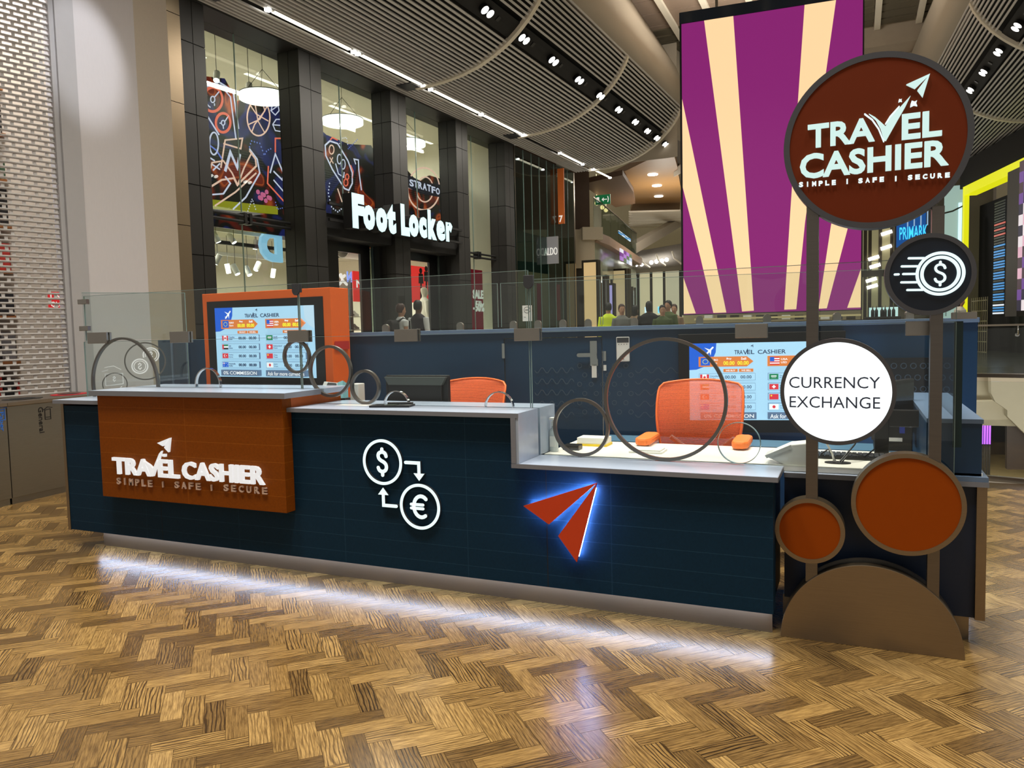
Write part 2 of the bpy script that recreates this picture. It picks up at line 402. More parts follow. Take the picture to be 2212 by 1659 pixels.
# ------------------------------------------------------------------ floor
def wood_floor():
    L, Wd = 0.26, 0.082
    ang = -46 * D2R
    u = Vector((math.cos(ang), math.sin(ang))); v = Vector((-u.y, u.x))
    vs, fs, uvs, rnd = [], [], [], []
    x0, x1, y0, y1 = -9.6, 4.2, -0.6, 9.0
    g = 0.0007
    for i in range(-190, 190):
        for j in range(-60, 60):
            bx, by = i * Wd + j * L, i * Wd - j * L
            for (ox, oy, lx, ly, hz) in ((bx, by, L, Wd, 1), (bx, by + Wd, Wd, L, 0)):
                c = u * (ox + lx / 2) + v * (oy + ly / 2) + Vector((-1.5, 3))
                if not (x0 < c.x < x1 and y0 < c.y < y1): continue
                if c.y > 8.0 and c.x > 0.9: continue
                k = len(vs)
                o3 = random.random() * 40
                for (a, b2) in ((g, g), (lx - g, g), (lx - g, ly - g), (g, ly - g)):
                    p = u * (ox + a) + v * (oy + b2) + Vector((-1.5, 3))
                    vs.append((p.x, p.y, 0.0))
                    uvs.append((a + o3, b2 + o3 * 0.37) if hz else (b2 + o3, a + o3 * 0.37))
                fs.append((k, k + 1, k + 2, k + 3)); rnd.append(random.random())
    k = len(vs)
    vs += [(-14, -3, -0.002), (0.95, -3, -0.002), (0.95, 9, -0.002), (-14, 9, -0.002), (0.95, -3, -0.002), (6, -3, -0.002), (6, 8.25, -0.002), (0.95, 8.25, -0.002)]
    fs += [(k, k + 1, k + 2, k + 3), (k + 4, k + 5, k + 6, k + 7)]
    uvs += [(0, 0)] * 8; rnd += [-1.0, -1.0]
    me = bpy.data.meshes.new('floor'); me.from_pydata(vs, [], fs)
    ul = me.uv_layers.new(name='grain'); ul.data.foreach_set('uv', [c for t in uvs for c in t])
    at = me.attributes.new('rnd', 'FLOAT', 'FACE'); at.data.foreach_set('value', rnd)
    m, nt, b = nt_new('oak_herringbone')
    N = nt.nodes.new; Lk = nt.links.new
    uv = N('ShaderNodeUVMap'); uv.uv_map = 'grain'
    ra = N('ShaderNodeAttribute'); ra.attribute_name = 'rnd'
    mp = N('ShaderNodeMapping'); mp.inputs['Scale'].default_value = (5, 75, 1); Lk(uv.outputs[0], mp.inputs[0])
    n1 = N('ShaderNodeTexNoise'); n1.inputs['Scale'].default_value = 2.2; n1.inputs['Detail'].default_value = 5; n1.inputs['Roughness'].default_value = 0.65; Lk(mp.outputs[0], n1.inputs[0])
    mp2 = N('ShaderNodeMapping'); mp2.inputs['Scale'].default_value = (2.6, 11, 1); Lk(uv.outputs[0], mp2.inputs[0])
    wv = N('ShaderNodeTexWave'); wv.bands_direction = 'Y'; wv.inputs['Scale'].default_value = 1.9; wv.inputs['Distortion'].default_value = 9; wv.inputs['Detail'].default_value = 1.5; wv.inputs['Detail Scale'].default_value = 0.9
    Lk(mp2.outputs[0], wv.inputs[0])
    r1 = N('ShaderNodeValToRGB'); e = r1.color_ramp.elements
    e[0].position = 0.0; e[0].color = lin((104, 80, 44)); e[1].position = 1.0; e[1].color = lin((172, 141, 88))
    for p, c in ((0.2, (126, 99, 56)), (0.5, (148, 118, 68)), (0.8, (161, 130, 77))):
        q = e.new(p); q.color = lin(c)
    Lk(ra.outputs['Fac'], r1.inputs[0])
    r2 = N('ShaderNodeValToRGB'); e = r2.color_ramp.elements
    e[0].position = 0.38; e[0].color = (0.30, 0.26, 0.22, 1); e[1].position = 0.62; e[1].color = (1, 1, 1, 1); Lk(n1.outputs[0], r2.inputs[0])
    r3 = N('ShaderNodeValToRGB'); e = r3.color_ramp.elements
    e[0].position = 0.08; e[0].color = (0.16, 0.13, 0.10, 1); e[1].position = 0.36; e[1].color = (1, 1, 1, 1); Lk(wv.outputs['Fac'], r3.inputs[0])
    gt = N('ShaderNodeMath'); gt.operation = 'MULTIPLY'; gt.inputs[1].default_value = 7.31; Lk(ra.outputs['Fac'], gt.inputs[0])
    fr = N('ShaderNodeMath'); fr.operation = 'FRACT'; Lk(gt.outputs[0], fr.inputs[0])
    pw = N('ShaderNodeMath'); pw.operation = 'POWER'; pw.inputs[1].default_value = 1.0; Lk(fr.outputs[0], pw.inputs[0])
    m1 = N('ShaderNodeMix'); m1.data_type = 'RGBA'; m1.blend_type = 'MULTIPLY'; m1.inputs['Factor'].default_value = 0.85; Lk(r1.outputs[0], m1.inputs['A']); Lk(r2.outputs[0], m1.inputs['B'])
    m2 = N('ShaderNodeMix'); m2.data_type = 'RGBA'; m2.blend_type = 'MULTIPLY'; Lk(pw.outputs[0], m2.inputs['Factor']); Lk(m1.outputs['Result'], m2.inputs['A']); Lk(r3.outputs[0], m2.inputs['B'])
    lt = N('ShaderNodeMath'); lt.operation = 'LESS_THAN'; lt.inputs[1].default_value = -0.5; Lk(ra.outputs['Fac'], lt.inputs[0])
    m3 = N('ShaderNodeMix'); m3.data_type = 'RGBA'; m3.inputs['B'].default_value = lin((60, 42, 20)); Lk(lt.outputs[0], m3.inputs['Factor']); Lk(m2.outputs['Result'], m3.inputs['A'])
    Lk(m3.outputs['Result'], b.inputs['Base Color'])
    b.inputs['Roughness'].default_value = 0.25
    b.inputs['Specular IOR Level'].default_value = 0.55
    bp = N('ShaderNodeBump'); bp.inputs['Strength'].default_value = 0.12; bp.inputs['Distance'].default_value = 0.0015; Lk(n1.outputs[0], bp.inputs['Height']); Lk(bp.outputs[0], b.inputs['Normal'])
    me.materials.append(m); me.update()
    o = bpy.data.objects.new('floor', me); COL.objects.link(o); o['kind'] = 'structure'
wood_floor()

# ------------------------------------------------------------------ service counter
XL, XR, YF, ZB = -5.24, -0.345, 3.75, 0.132
t = thing('service_counter', 'long navy tiled front counter with glowing currency symbols and steel kick plate', 'counter', (-2.8, 3.9, 0))
F = Fr((0, YF, 0))                                        # front plane: a = X, b = Z, n towards the customer
m = MB()
m.poly([(XL, ZB), (XR, ZB), (XR, 0.773), (-1.64, 0.773), (-1.64, 1.042), (XL, 1.042)], -0.11, 0.0, F)
m.build('front_panel', NAVYT, t)
MB().box(-1.492, -1.488, YF - 0.0006, YF + 0.01, ZB, 0.77).build('panel_joint', BLACKM, t)
MB().box(-4.32, -4.317, YF - 0.0006, YF + 0.01, ZB, 0.425).build('panel_joint', BLACKM, t)
MB().box(XL - 0.028, XL, YF - 0.004, YF + 0.2, ZB - 0.005, 1.058).build('end_trim', STEELW, t)
MB().box(-5.05, -0.36, 3.862, 3.88, 0.0, ZB).build('kick_plate', M('kick_metal', (134, 120, 102), rough=0.45, metal=0.7, noise=0.08, stretch=(1, 1, 30)), t)
MB().box(-5.06, -0.36, 3.822, 3.836, ZB - 0.010, ZB - 0.002).build('led_strip', LED, t)
MB().box(-5.2, -1.66, 3.882, 4.25, 0.132, 1.03).box(-1.66, -0.36, 3.88, 4.3, 0.132, 0.745).build('carcass', BLUEW, t)
# glowing coins and arrows
Fe = Fr((0, YF, 0))
S_PTS = [(0.36, 0.46), (0.30, 0.66), (0.12, 0.78), (-0.10, 0.78), (-0.30, 0.68), (-0.37, 0.48), (-0.30, 0.26), (-0.12, 0.12), (0.12, 0.02), (0.30, -0.12), (0.38, -0.34), (0.32, -0.58), (0.12, -0.72), (-0.10, -0.74), (-0.30, -0.64), (-0.38, -0.44)]
def smooth(p, it=2):
    for _ in range(it):
        q = [p[0]]
        for i in range(len(p) - 1):
            a, b = p[i], p[i + 1]
            q += [(a[0] * .75 + b[0] * .25, a[1] * .75 + b[1] * .25), (a[0] * .25 + b[0] * .75, a[1] * .25 + b[1] * .75)]
        p = q + [p[-1]]
    return p
def dollar(m, cx, cy, k, wd, c0, c1, fr, mirror=1):
    m.stroke([(cx + mirror * x * k, cy + y * k) for x, y in smooth(S_PTS)], wd, c0, c1, fr)
    m.stroke([(cx, cy + 0.78 * k), (cx, cy + 1.0 * k)], wd, c0, c1, fr)
    m.stroke([(cx, cy - 0.74 * k), (cx, cy - 1.0 * k)], wd, c0, c1, fr)
def euro(m, cx, cy, k, wd, c0, c1, fr):
    m.stroke([(cx + 0.12 * k + 0.62 * k * math.cos(a * D2R), cy + 0.78 * k * math.sin(a * D2R)) for a in range(48, 318, 15)], wd, c0, c1, fr)
    for dy in (0.14, -0.14): m.stroke([(cx - 0.72 * k, cy + dy * k), (cx + 0.28 * k, cy + dy * k)], wd * 0.8, c0, c1, fr)
def two_tone(draw):
    m = MB(); m.use(RIMDARK); draw(m, 0.0, 0.018, 1.0); m.use(LIT); draw(m, 0.018, 0.021, 0.999); return m
m = two_tone(lambda m, a, b, k: (m.ring(-2.503, 0.762, 0.134, 0.117, a, b, Fe), dollar(m, -2.503, 0.762, 0.076, 0.021, a, b, Fe)))
tag(m.build('dollar_coin', None, t), 'glowing white ringed dollar coin symbol')
m = two_tone(lambda m, a, b, k: (m.ring(-2.26, 0.517, 0.132, 0.115, a, b, Fe), euro(m, -2.26, 0.517, 0.078, 0.021, a, b, Fe)))
tag(m.build('euro_coin', None, t), 'glowing white ringed euro coin symbol')
def arrow1(m, a, b, k): m.stroke([(-2.345, 0.768), (-2.258, 0.768), (-2.258, 0.685)], 0.019, a, b, Fe); m.poly([(-2.293, 0.708), (-2.223, 0.708), (-2.258, 0.666)], a, b, Fe)
def arrow2(m, a, b, k): m.stroke([(-2.417, 0.508), (-2.504, 0.508), (-2.504, 0.59)], 0.019, a, b, Fe); m.poly([(-2.539, 0.57), (-2.469, 0.57), (-2.504, 0.612)], a, b, Fe)
tag(two_tone(arrow1).build('arrow', None, t), 'glowing white bent arrow pointing down')
tag(two_tone(arrow2).build('arrow', None, t), 'glowing white bent arrow pointing up')
# backlit paper plane
PL1 = [(-1.194, 0.722), (-1.603, 0.575), (-1.46, 0.487)]
PL2 = [(-1.194, 0.722), (-1.409, 0.43), (-1.309, 0.301)]
RED = M('orange_red_metal', (206, 62, 18), rough=0.4, noise=0.03)
m = MB()
for q in (PL1, PL2): m.poly(q, 0.038, 0.050, Fe)
pl = m.build('paper_plane_emblem', RED, t); tag(pl, 'orange red backlit paper plane emblem')
m = MB()
for q in (PL1, PL2):
    cx = sum(p[0] for p in q) / 3; cy = sum(p[1] for p in q) / 3
    r = [(cx + (x - cx) * 0.87, cy + (y - cy) * 0.87) for x, y in q]
    for i in range(3): m.stroke([r[i], r[(i + 1) % 3]], 0.006, 0.016, 0.022, Fe, cap=False)
m.build('backlight', LEDB, pl)

# ------------------------------------------------------------------ lettering of the kiosk's own logo
def pq(pts, Y): return [(aY(x, y, Y).x, aY(x, y, Y).z) for x, y in pts]
def plane_logo(m, pts, c0, c1, fr, Y):
    a = pq(pts, Y)
    m.poly([a[0], a[1], a[2]], c0, c1, fr); m.poly([a[0], a[3], a[4]], c0, c1, fr)

# orange display counter with its worktop
t = thing('display_counter', 'orange tiled cabinet with white raised travel cashier lettering on the counter front', 'counter', (-3.97, 3.75, 0))
YO = 3.665
m = MB(); m.poly([(-4.775, 0.425), (-3.165, 0.425), (-3.165, 1.128), (-4.775, 1.128)], -0.083, 0.0, Fr((0, YO, 0)))
m.build('cabinet', ORTILE, t, bevel=0.003)
MB().use(STONE).box(-4.815, -3.12, YO - 0.03, 3.985, 1.130, 1.164).use(STONEE).box(-4.816, -3.119, YO - 0.032, YO - 0.028, 1.130, 1.163).box(-3.121, -3.118, YO - 0.03, 3.985, 1.130, 1.163).build('worktop', None, t)
MB().box(-4.775, -3.165, YO + 0.083, 4.25, 1.045, 1.128).build('upper_carcass', ORANGE, t)
MB().use(STONE).box(-4.815, -3.12, 4.015, 4.27, 1.130, 1.164).build('rear_worktop', None, t)
Fo = Fr((0, YO, 0))
LETW = E('letter_white', (245, 245, 245), 0.75)
m = MB().use(LETW)
def tbox(m, s, xl, xr, base, cap, Y, c0, c1, fr, bold=0.03):
    """text between two pixels left/right with a baseline pixel and a cap-height pixel, on the plane Y"""
    X0, X1 = aY(*xl, Y).x, aY(*xr, Y).x
    Z0, Z1 = aY(*base, Y).z, aY(*cap, Y).z
    m.text(s, X0, Z0, X1 - X0, Z1 - Z0, c0, c1, fr, bold)
tbox(m, 'TRA', (248, 1005), (331, 1025), (300, 1026), (300, 990), YO, 0.004, 0.022, Fo, 0.030)
tbox(m, 'EL', (346, 1010), (391, 1030), (365, 1031), (365, 992.5), YO, 0.004, 0.022, Fo, 0.030)
tbox(m, 'CASHIER', (398, 1020), (575, 1040), (480, 1040), (480, 1001), YO, 0.004, 0.022, Fo, 0.030)
m.poly(pq([(313, 993), (328, 1003), (336, 1011), (349, 979), (354, 973), (349, 990), (336, 1028), (331, 1028), (325, 1008)], YO), 0.004, 0.022, Fo)
m.build('logo_lettering', None, t)
m = MB().use(LETW); plane_logo(m, [(372, 945), (345, 956), (357, 963), (360, 966), (369, 976)], 0.004, 0.022, Fo, YO)
a = pq([(355, 980), (362, 980), (362, 986), (356, 985)], YO); m.poly(a, 0.004, 0.022, Fo)
m.build('paper_plane', None, t)
TAGB = M('tagline_bronze', (228, 200, 184), rough=0.3, metal=0.4, noise=0.05)
for s, a, b in (('SIMPLE', (255, 1040), (331, 1050)), ('SAFE', (380, 1050), (435, 1050)), ('SECURE', (486, 1060), (579, 1060))):
    mid = (a[0] + b[0]) / 2; z = 1047 + (mid - 293) * 0.0635
    n = len(s); x0, x1 = aY(*a, YO).x, aY(*b, YO).x; zb, zt = aY(mid, z + 1.5, YO).z, aY(mid, z - 13, YO).z
    st = (x1 - x0) / (n - 1 + 0.6)
    for i, ch in enumerate(s):
        wch = st * (0.16 if ch == 'I' else 0.6); MB().text(ch, x0 + st * i + (st * 0.2 if ch == 'I' else 0), zb, wch, zt - zb, 0.002, 0.012, Fo, 0.03).build('tagline_letter', TAGB, t)
for x, y in ((354, 1046), (459, 1053)):
    a = aY(x, y, YO); MB().box(a.x - 0.004, a.x + 0.004, a.z - 0.02, a.z + 0.02, 0.002, 0.012, Fo).build('tagline_letter', TAGB, t)

# worktops of the counter
def worktop(name, lab, boxes, edge):
    m = MB().use(STONE)
    for b in boxes: m.box(*b)
    m.use(STONEE)
    for b in edge: m.box(*b)
    return tag(m.build(name, None), lab, 'worktop')
worktop('worktop', 'short grey blue worktop at the left end beside the orange cabinet', [(-5.29, -4.82, 3.705, 4.30, 1.06, 1.087)], [(-5.292, -4.82, 3.702, 3.706, 1.06, 1.086), (-5.293, -5.289, 3.705, 4.3, 1.06, 1.086)])
worktop('worktop', 'long grey worktop with a waterfall end holding the black signature pad',
        [(-3.164, -1.625, 3.705, 3.985, 1.043, 1.068), (-3.164, -1.625, 4.015, 4.25, 1.043, 1.068), (-1.655, -1.625, 3.706, 3.985, 0.80, 1.043), (-1.655, -1.625, 4.015, 4.25, 0.80, 1.043)],
        [(-3.164, -1.623, 3.702, 3.706, 1.043, 1.067), (-1.668, -1.640, 3.702, 3.706, 0.80, 1.043)])
worktop('worktop', 'low grey blue customer shelf above the orange paper plane', [(-1.668, -0.322, 3.705, 4.02, 0.775, 0.799)], [(-1.669, -0.321, 3.702, 3.706, 0.775, 0.798), (-0.323, -0.319, 3.705, 4.02, 0.775, 0.798)])
worktop('worktop', 'narrow grey counter edge behind the steel sign poles', [(-0.32, 0.56, 4.03, 4.2, 0.742, 0.766)], [(-0.32, 0.562, 4.026, 4.03, 0.742, 0.765)])
tag(MB().box(-1.62, 0.54, 4.06, 4.62, 0.768, 0.798).build('desk', DESKW), 'cream white staff desk top behind the low customer shelf', 'desk')
# right-hand cabinet of the counter behind the sign
t = thing('end_cabinet', 'navy end cabinet with bronze edge behind the round signs', 'cabinet', (0.12, 4.2, 0))
MB().box(-0.32, 0.515, 4.06, 4.62, 0.12, 0.742).build('body', M('navy_laminate', (12, 34, 62), rough=0.45, noise=0.08), t)
MB().box(0.515, 0.556, 4.03, 4.62, 0.12, 0.742).build('edge_trim', STEELW, t)
MB().box(-0.33, 0.5, 4.10, 4.6, 0.0, 0.12).build('kick_plate', STEEL, t)
MB().box(0.40, 0.545, 4.62, 5.6, 0.105, 0.117).build('led_strip', LED, t)
# raised end plinth and blue side wall on the right
t = thing('end_plinth', 'slate blue raised plinth with flat top at the right end of the counter', 'plinth', (0.42, 4.5, 0))
MB().use(BLUEW).box(0.31, 0.535, 4.06, 5.55, 0.766, 1.03).use(BLUEL).box(0.31, 0.54, 4.055, 5.55, 1.03, 1.05).build('body', None, t)
MB().box(0.29, 0.56, 4.03, 4.6, 0.745, 0.787).build('ledge', BLUEL, t)

# ------------------------------------------------------------------ round totem sign
YS = 3.83; Fs = Fr((0, YS, 0))
t = thing('totem_sign', 'tall steel sign with stacked round discs on two poles and a half round base', 'sign', (0.07, 3.88, 0))
m = MB(); m.ell(0.068, 0.0, 0.387, 0.387, -0.05, 0.0, Fs, 72, 0, 180); m.build('base', STEELW, t, bevel=0.002)
m = MB(); m.ell(0.068, 0.0, 0.385, 0.385, -0.14, -0.056, Fs, 72, 0, 180); m.build('base_back', STEEL, t)
POLE = steel('pole_steel', (122, 116, 110), 0.34, (1, 1, 40))
MB().box(-0.207, -0.155, 3.842, 3.90, 0.28, 2.05).build('pole', POLE, t)
MB().box(0.304, 0.352, 3.842, 3.90, 0.18, 2.0).build('pole', POLE, t)
def disc(name, cx, cz, R, rim, face, lab, rimmat, dep=0.085, wd=0.026):
    m = MB(); m.ring(cx, cz, R, R - 0.004, -dep, -0.004, Fs, 96); m.ring(cx, cz, R, R - wd, -0.006, 0.0, Fs, 96); m.ell(cx, cz, R - 0.003, R - 0.003, -dep, -dep + 0.004, Fs, 96)
    d = m.build(name, rimmat, t); tag(d, lab)
    f = MB(); f.ell(cx, cz, R - wd + 0.002, R - wd + 0.002, -0.012, -0.005, Fs, 96); f.build('face', face, d)
    return d
dB = disc('disc_sign', 0.076, 2.305, 0.382, 0, SIGNBR, 'largest rust brown disc with lit travel cashier lettering', RIMDARK)
dN = disc('disc_sign', 0.297, 1.707, 0.178, 0, NAVYF, 'navy disc with lit flying dollar coin', RIMDARK, wd=0.02)
dC = disc('disc_sign', -0.074, 1.188, 0.247, 0, LITW, 'glowing white disc reading currency exchange', RIMDARK, wd=0.018)
dO = disc('disc_sign', 0.221, 0.682, 0.232, 0, SIGNOR, 'plain orange disc, the bigger of the two', STEELW, wd=0.02)
dS = disc('disc_sign', -0.190, 0.527, 0.155, 0, SIGNOR, 'plain orange disc, the smaller of the two', STEELW, wd=0.02)
m = MB()
def disc_text(m, grow, c0, c1, mat):
    m.use(mat)
    tbox(m, 'TRA', (1745, 285), (1889.5, 300), (1822, 312.5), (1822, 261.5), YS, c0, c1, Fs, grow)
    tbox(m, 'EL', (1948, 270), (2034.5, 285), (1990, 298), (1990, 243), YS, c0, c1, Fs, grow)
    tbox(m, 'CASHIER', (1728, 350), (2049, 350), (1880, 373.5), (1880, 318.5), YS, c0, c1, Fs, grow)
    m.poly(pq([(1877, 246.8), (1890, 254), (1904, 266), (1912.7, 274), (1922, 256), (1944, 233), (1966.6, 208), (1955, 232), (1940, 258), (1913.5, 305), (1910, 303), (1902, 278), (1892, 260)], YS), c0, c1, Fs)
    plane_logo(m, [(2008.6, 160.5), (1957.6, 183.8), (1976, 192.4), (1981.4, 196), (1993, 211)], c0, c1, Fs, YS)
disc_text(m, 0.028, -0.005, 0.012, LITC)
m.use(LIT)
for (x, y, r) in ((1944.6, 217.5, 4), (1974, 224, 8)):
    m.poly(pq([(x - r * .9, y + r * .2), (x - r * .6, y - r * .7), (x + r * .2, y - r * .45), (x + r * .85, y - r * .8), (x + r * .6, y), (x + r * .9, y + r * .7), (x, y + r * .5), (x - r, y + r)], YS), -0.005, 0.010, Fs)
m.stroke(pq([(1868, 247), (1884, 259), (1898, 279), (1909, 306)], YS), 0.005, -0.005, 0.010, Fs)
m.stroke(pq([(1913, 268), (1923, 252), (1942, 231)], YS), 0.005, -0.005, 0.010, Fs)
m.build('logo_lettering', None, dB)
for s, a, b, bs in (('SIMPLE', 1726, 1806, 403), ('SAFE', 1854, 1910, 392), ('SECURE', 1961, 2052, 386)):
    n = len(s)
    for i, ch in enumerate(s):
        xa = a + (b - a) * i / (n - 0.35); wpx = (b - a) / (n - 0.35) * 0.62
        if ch == 'I': xa += wpx * .35; wpx *= .28
        yb = 404.5 - (xa - 1726) * 0.0655
        m = MB(); tbox(m, ch, (xa, yb), (xa + wpx, yb), (xa, yb), (xa, yb - 10.5), YS, -0.005, 0.006, Fs, 0.04); m.build('tagline_letter', LIT, dB)
for x, y in ((1830, 392), (1935, 386)):
    a = aY(x, y, YS); MB().box(a.x - 0.003, a.x + 0.003, a.z - 0.011, a.z + 0.011, -0.005, 0.006, Fs).build('tagline_letter', LIT, dB)
m = MB().use(LIT)
c = aY(2031, 591, YS); R = aY(2085.5, 591, YS).x - c.x
m.ring(c.x, c.z, R, R * 0.87, -0.005, 0.006, Fs); m.ring(c.x, c.z, R * 0.81, R * 0.67, -0.005, 0.006, Fs)
dollar(m, c.x, c.z, R * 0.53, R * 0.105, -0.005, 0.006, Fs)
for xa, xb, y in ((1963, 1996, 558), (1948, 1981, 575.5), (1951, 1976, 592), (1933, 1941, 593), (1947, 1981, 610), (1960, 1993, 626.5)):
    m.stroke(pq([(xa, y), (xb, y - 0.3)], YS), R * 0.10, -0.005, 0.006, Fs)
m.build('flying_coin', None, dN)
m = MB().use(INK)
tbox(m, 'CURRENCY', (1704.5, 826), (1901.5, 827), (1790, 838.8), (1790, 814.2), YS, -0.006, -0.003, Fs, 0.0)
m.build('lettering', None, dC)
m = MB().use(INK)
tbox(m, 'EXCHANGE', (1705.5, 866), (1901.5, 870), (1790, 881.6), (1790, 856.8), YS, -0.006, -0.003, Fs, 0.0)
m.build('lettering', None, dC)
# ------------------------------------------------------------------ glass screens of the kiosk
YG = 4.0; Fg = Fr((0, YG, 0))
GS = 'glass screens around the kiosk'
def pane(lab, x0, x1, z0, z1, rings=(), clamps=(), top=True, cut=None):
    t = thing('glass_screen', lab, 'glass screen', ((x0 + x1) / 2, YG, z0))
    m = MB(); m.box(x0, x1, z0, z1, -0.004, 0.004, Fg); m.build('glass_sheet', GLASS, t)
    m = MB()
    m.box(x0, x0 + 0.003, z0, z1, -0.0045, 0.0045, Fg).box(x1 - 0.003, x1, z0, z1, -0.0045, 0.0045, Fg).box(x0, x1, z1 - 0.0025, z1, -0.0045, 0.0045, Fg)
    m.build('polished_edge', GEDGE, t)
    for (cx, cz, R, wd, a0, a1, mat) in rings:
        m = MB(); m.ring(cx, cz, R, R - wd, -0.010, 0.012, Fg, 72, a0, a1); m.build('ring', mat, t)
    for (ax0, ax1, az0, az1) in clamps:
        m = MB(); m.box(ax0, ax1, az0, az1, 0.005, 0.022, Fg).box(ax0, ax1, az0, az1, -0.022, -0.005, Fg).box(ax0 + .008, ax1 - .008, az0 + .02, az1 - .02, -0.006, 0.006, Fg)
        m.build('clamp', CLAMP, t, bevel=0.002)
    return t
ZM = 1.503
pane('left lower glass pane with the tall steel arch above the orange cabinet', -5.315, -3.284, 1.087, 1.499,
     [(-4.906, 1.181, 0.345, 0.016, -16, 196, RING), (-4.089, 1.186, 0.115, 0.008, -10, 190, CHROME)],
     [(-5.251, -5.045, 1.485, 1.567), (-4.409, -4.234, 1.477, 1.556), (-3.366, -3.200, 1.465, 1.541)])
pane('middle lower glass pane with three steel rings above the signature pad', -3.276, -1.672, 1.069, 1.499,
     [(-3.313, 1.371, 0.109, 0.016, 0, 360, RING), (-3.05, 1.276, 0.166, 0.017, 0, 360, RING), (-2.788, 1.177, 0.109, 0.017, 0, 360, RING), (-2.561, 1.066, 0.091, 0.006, 0, 180, CHROME), (-1.869, 1.068, 0.091, 0.006, 0, 180, CHROME)],
     [(-2.552, -2.390, 1.456, 1.530)])
pane('right lower glass pane with two large rings in front of the staff desk', -1.664, 0.42, 0.80, 1.499,
     [(-1.375, 0.965, 0.162, 0.017, 0, 360, RING), (-0.913, 1.126, 0.326, 0.017, 0, 360, RING), (-0.533, 0.91, 0.106, 0.003, 0, 360, GEDGE)],
     [(-1.758, -1.603, 1.447, 1.517), (-0.548, -0.394, 1.441, 1.511), (0.214, 0.330, 1.439, 1.505)])
def tipclip(x, z, t):
    m = MB(); m.poly([(x - .027, z + .036), (x - .027, z - .012)] + arc(x, z - .012, .027, 180, 360, 8) + [(x + .027, z + .036)], 0.005, 0.02, Fg); m.box(x - .022, x + .022, z - .02, z + .036, -0.02, 0.005, Fg)
    m.build('tip_clip', DGREY, t, bevel=0.002)
t = pane('left upper glass pane above the tall steel arch', -5.29, -3.284, 1.507, 1.842)
for z in (1.60, 1.80):
    MB().box(-5.345, -5.25, z - 0.018, z + 0.018, -0.014, 0.014, Fg).build('hinge_clamp', CLAMP, t, bevel=0.002)
tipclip(-3.288, 1.805, t)
t = pane('middle upper glass pane between the two tip clips', -3.276, -1.672, 1.507, 1.842); tipclip(-1.667, 1.776, t)
pane('right upper glass pane crossing the hanging purple screen', -1.664, 0.42, 1.507, 1.79)
# angled left pane with engraved coins seen from behind
Fd = Fr((-5.32, 4.0, 0), (0.637, 0.771, 0))
t = thing('glass_screen', 'angled left end glass pane with engraved coins and banknote seen mirrored', 'glass screen', (-5.1, 4.26, 1.087))
MB().box(0.005, 0.722, 1.087, 1.87, -0.004, 0.004, Fd).build('glass_sheet', glass('mirror_glass', (246, 250, 250), 0.09), t)
MB().box(0.718, 0.724, 1.087, 1.87, -0.005, 0.005, Fd).box(0.005, 0.722, 1.866, 1.87, -0.005, 0.005, Fd).build('polished_edge', GEDGE, t)
m = MB(); m.ring(0.412, 1.338, 0.148, 0.138, -0.008, 0.008, Fd, 60); m.build('ring', RING, t)
m = MB()
m.ring(0.372, 1.30, 0.060, 0.050, 0.0045, 0.006, Fd, 40); m.ring(0.372, 1.30, 0.044, 0.038, 0.0045, 0.006, Fd, 40); dollar(m, 0.372, 1.30, 0.026, 0.007, 0.0045, 0.006, Fd, -1)
m.ring(0.455, 1.385, 0.060, 0.050, 0.0045, 0.006, Fd, 40, -60, 200); m.ring(0.455, 1.385, 0.044, 0.038, 0.0045, 0.006, Fd, 40, -60, 200); dollar(m, 0.455, 1.385, 0.026, 0.007, 0.0045, 0.006, Fd, -1)
m.build('engraved_coin', ETCH, t)
m = MB(); m.ring(0.193, 1.17, 0.088, 0.08, -0.006, 0.006, Fd, 48, -20, 200); m.build('ring', RING, t)
m = MB()
m.stroke([(0.13, 1.16), (0.13, 1.25), (0.25, 1.25), (0.25, 1.17), (0.13, 1.16)], 0.005, 0.0045, 0.006, Fd); dollar(m, 0.19, 1.21, 0.02, 0.006, 0.0045, 0.006, Fd, -1)
m.stroke([(0.13, 1.30), (0.19, 1.31), (0.24, 1.28)], 0.005, 0.0045, 0.006, Fd); m.stroke([(0.11, 1.27), (0.15, 1.28)], 0.005, 0.0045, 0.006, Fd); m.stroke([(0.16, 1.13), (0.19, 1.11), (0.24, 1.15)], 0.005, 0.0045, 0.006, Fd)
m.build('engraved_banknote', ETCH, t)
# side pane on the right, seen edge on
t = thing('glass_screen', 'side glass pane on the right end plinth seen edge on with dark green edge', 'glass screen', (0.43, 4.6, 0.9))
MB().box(0.425, 0.435, 4.022, 5.6, 1.052, 1.50).build('glass_sheet', GLASS, t)
MB().box(0.412, 0.447, 4.006, 4.02, 0.925, 1.50).build('polished_edge', GEDGED, t)
MB().box(0.40, 0.50, 4.0, 4.03, 1.51, 1.54).build('clamp', CLAMP, t, bevel=0.002)

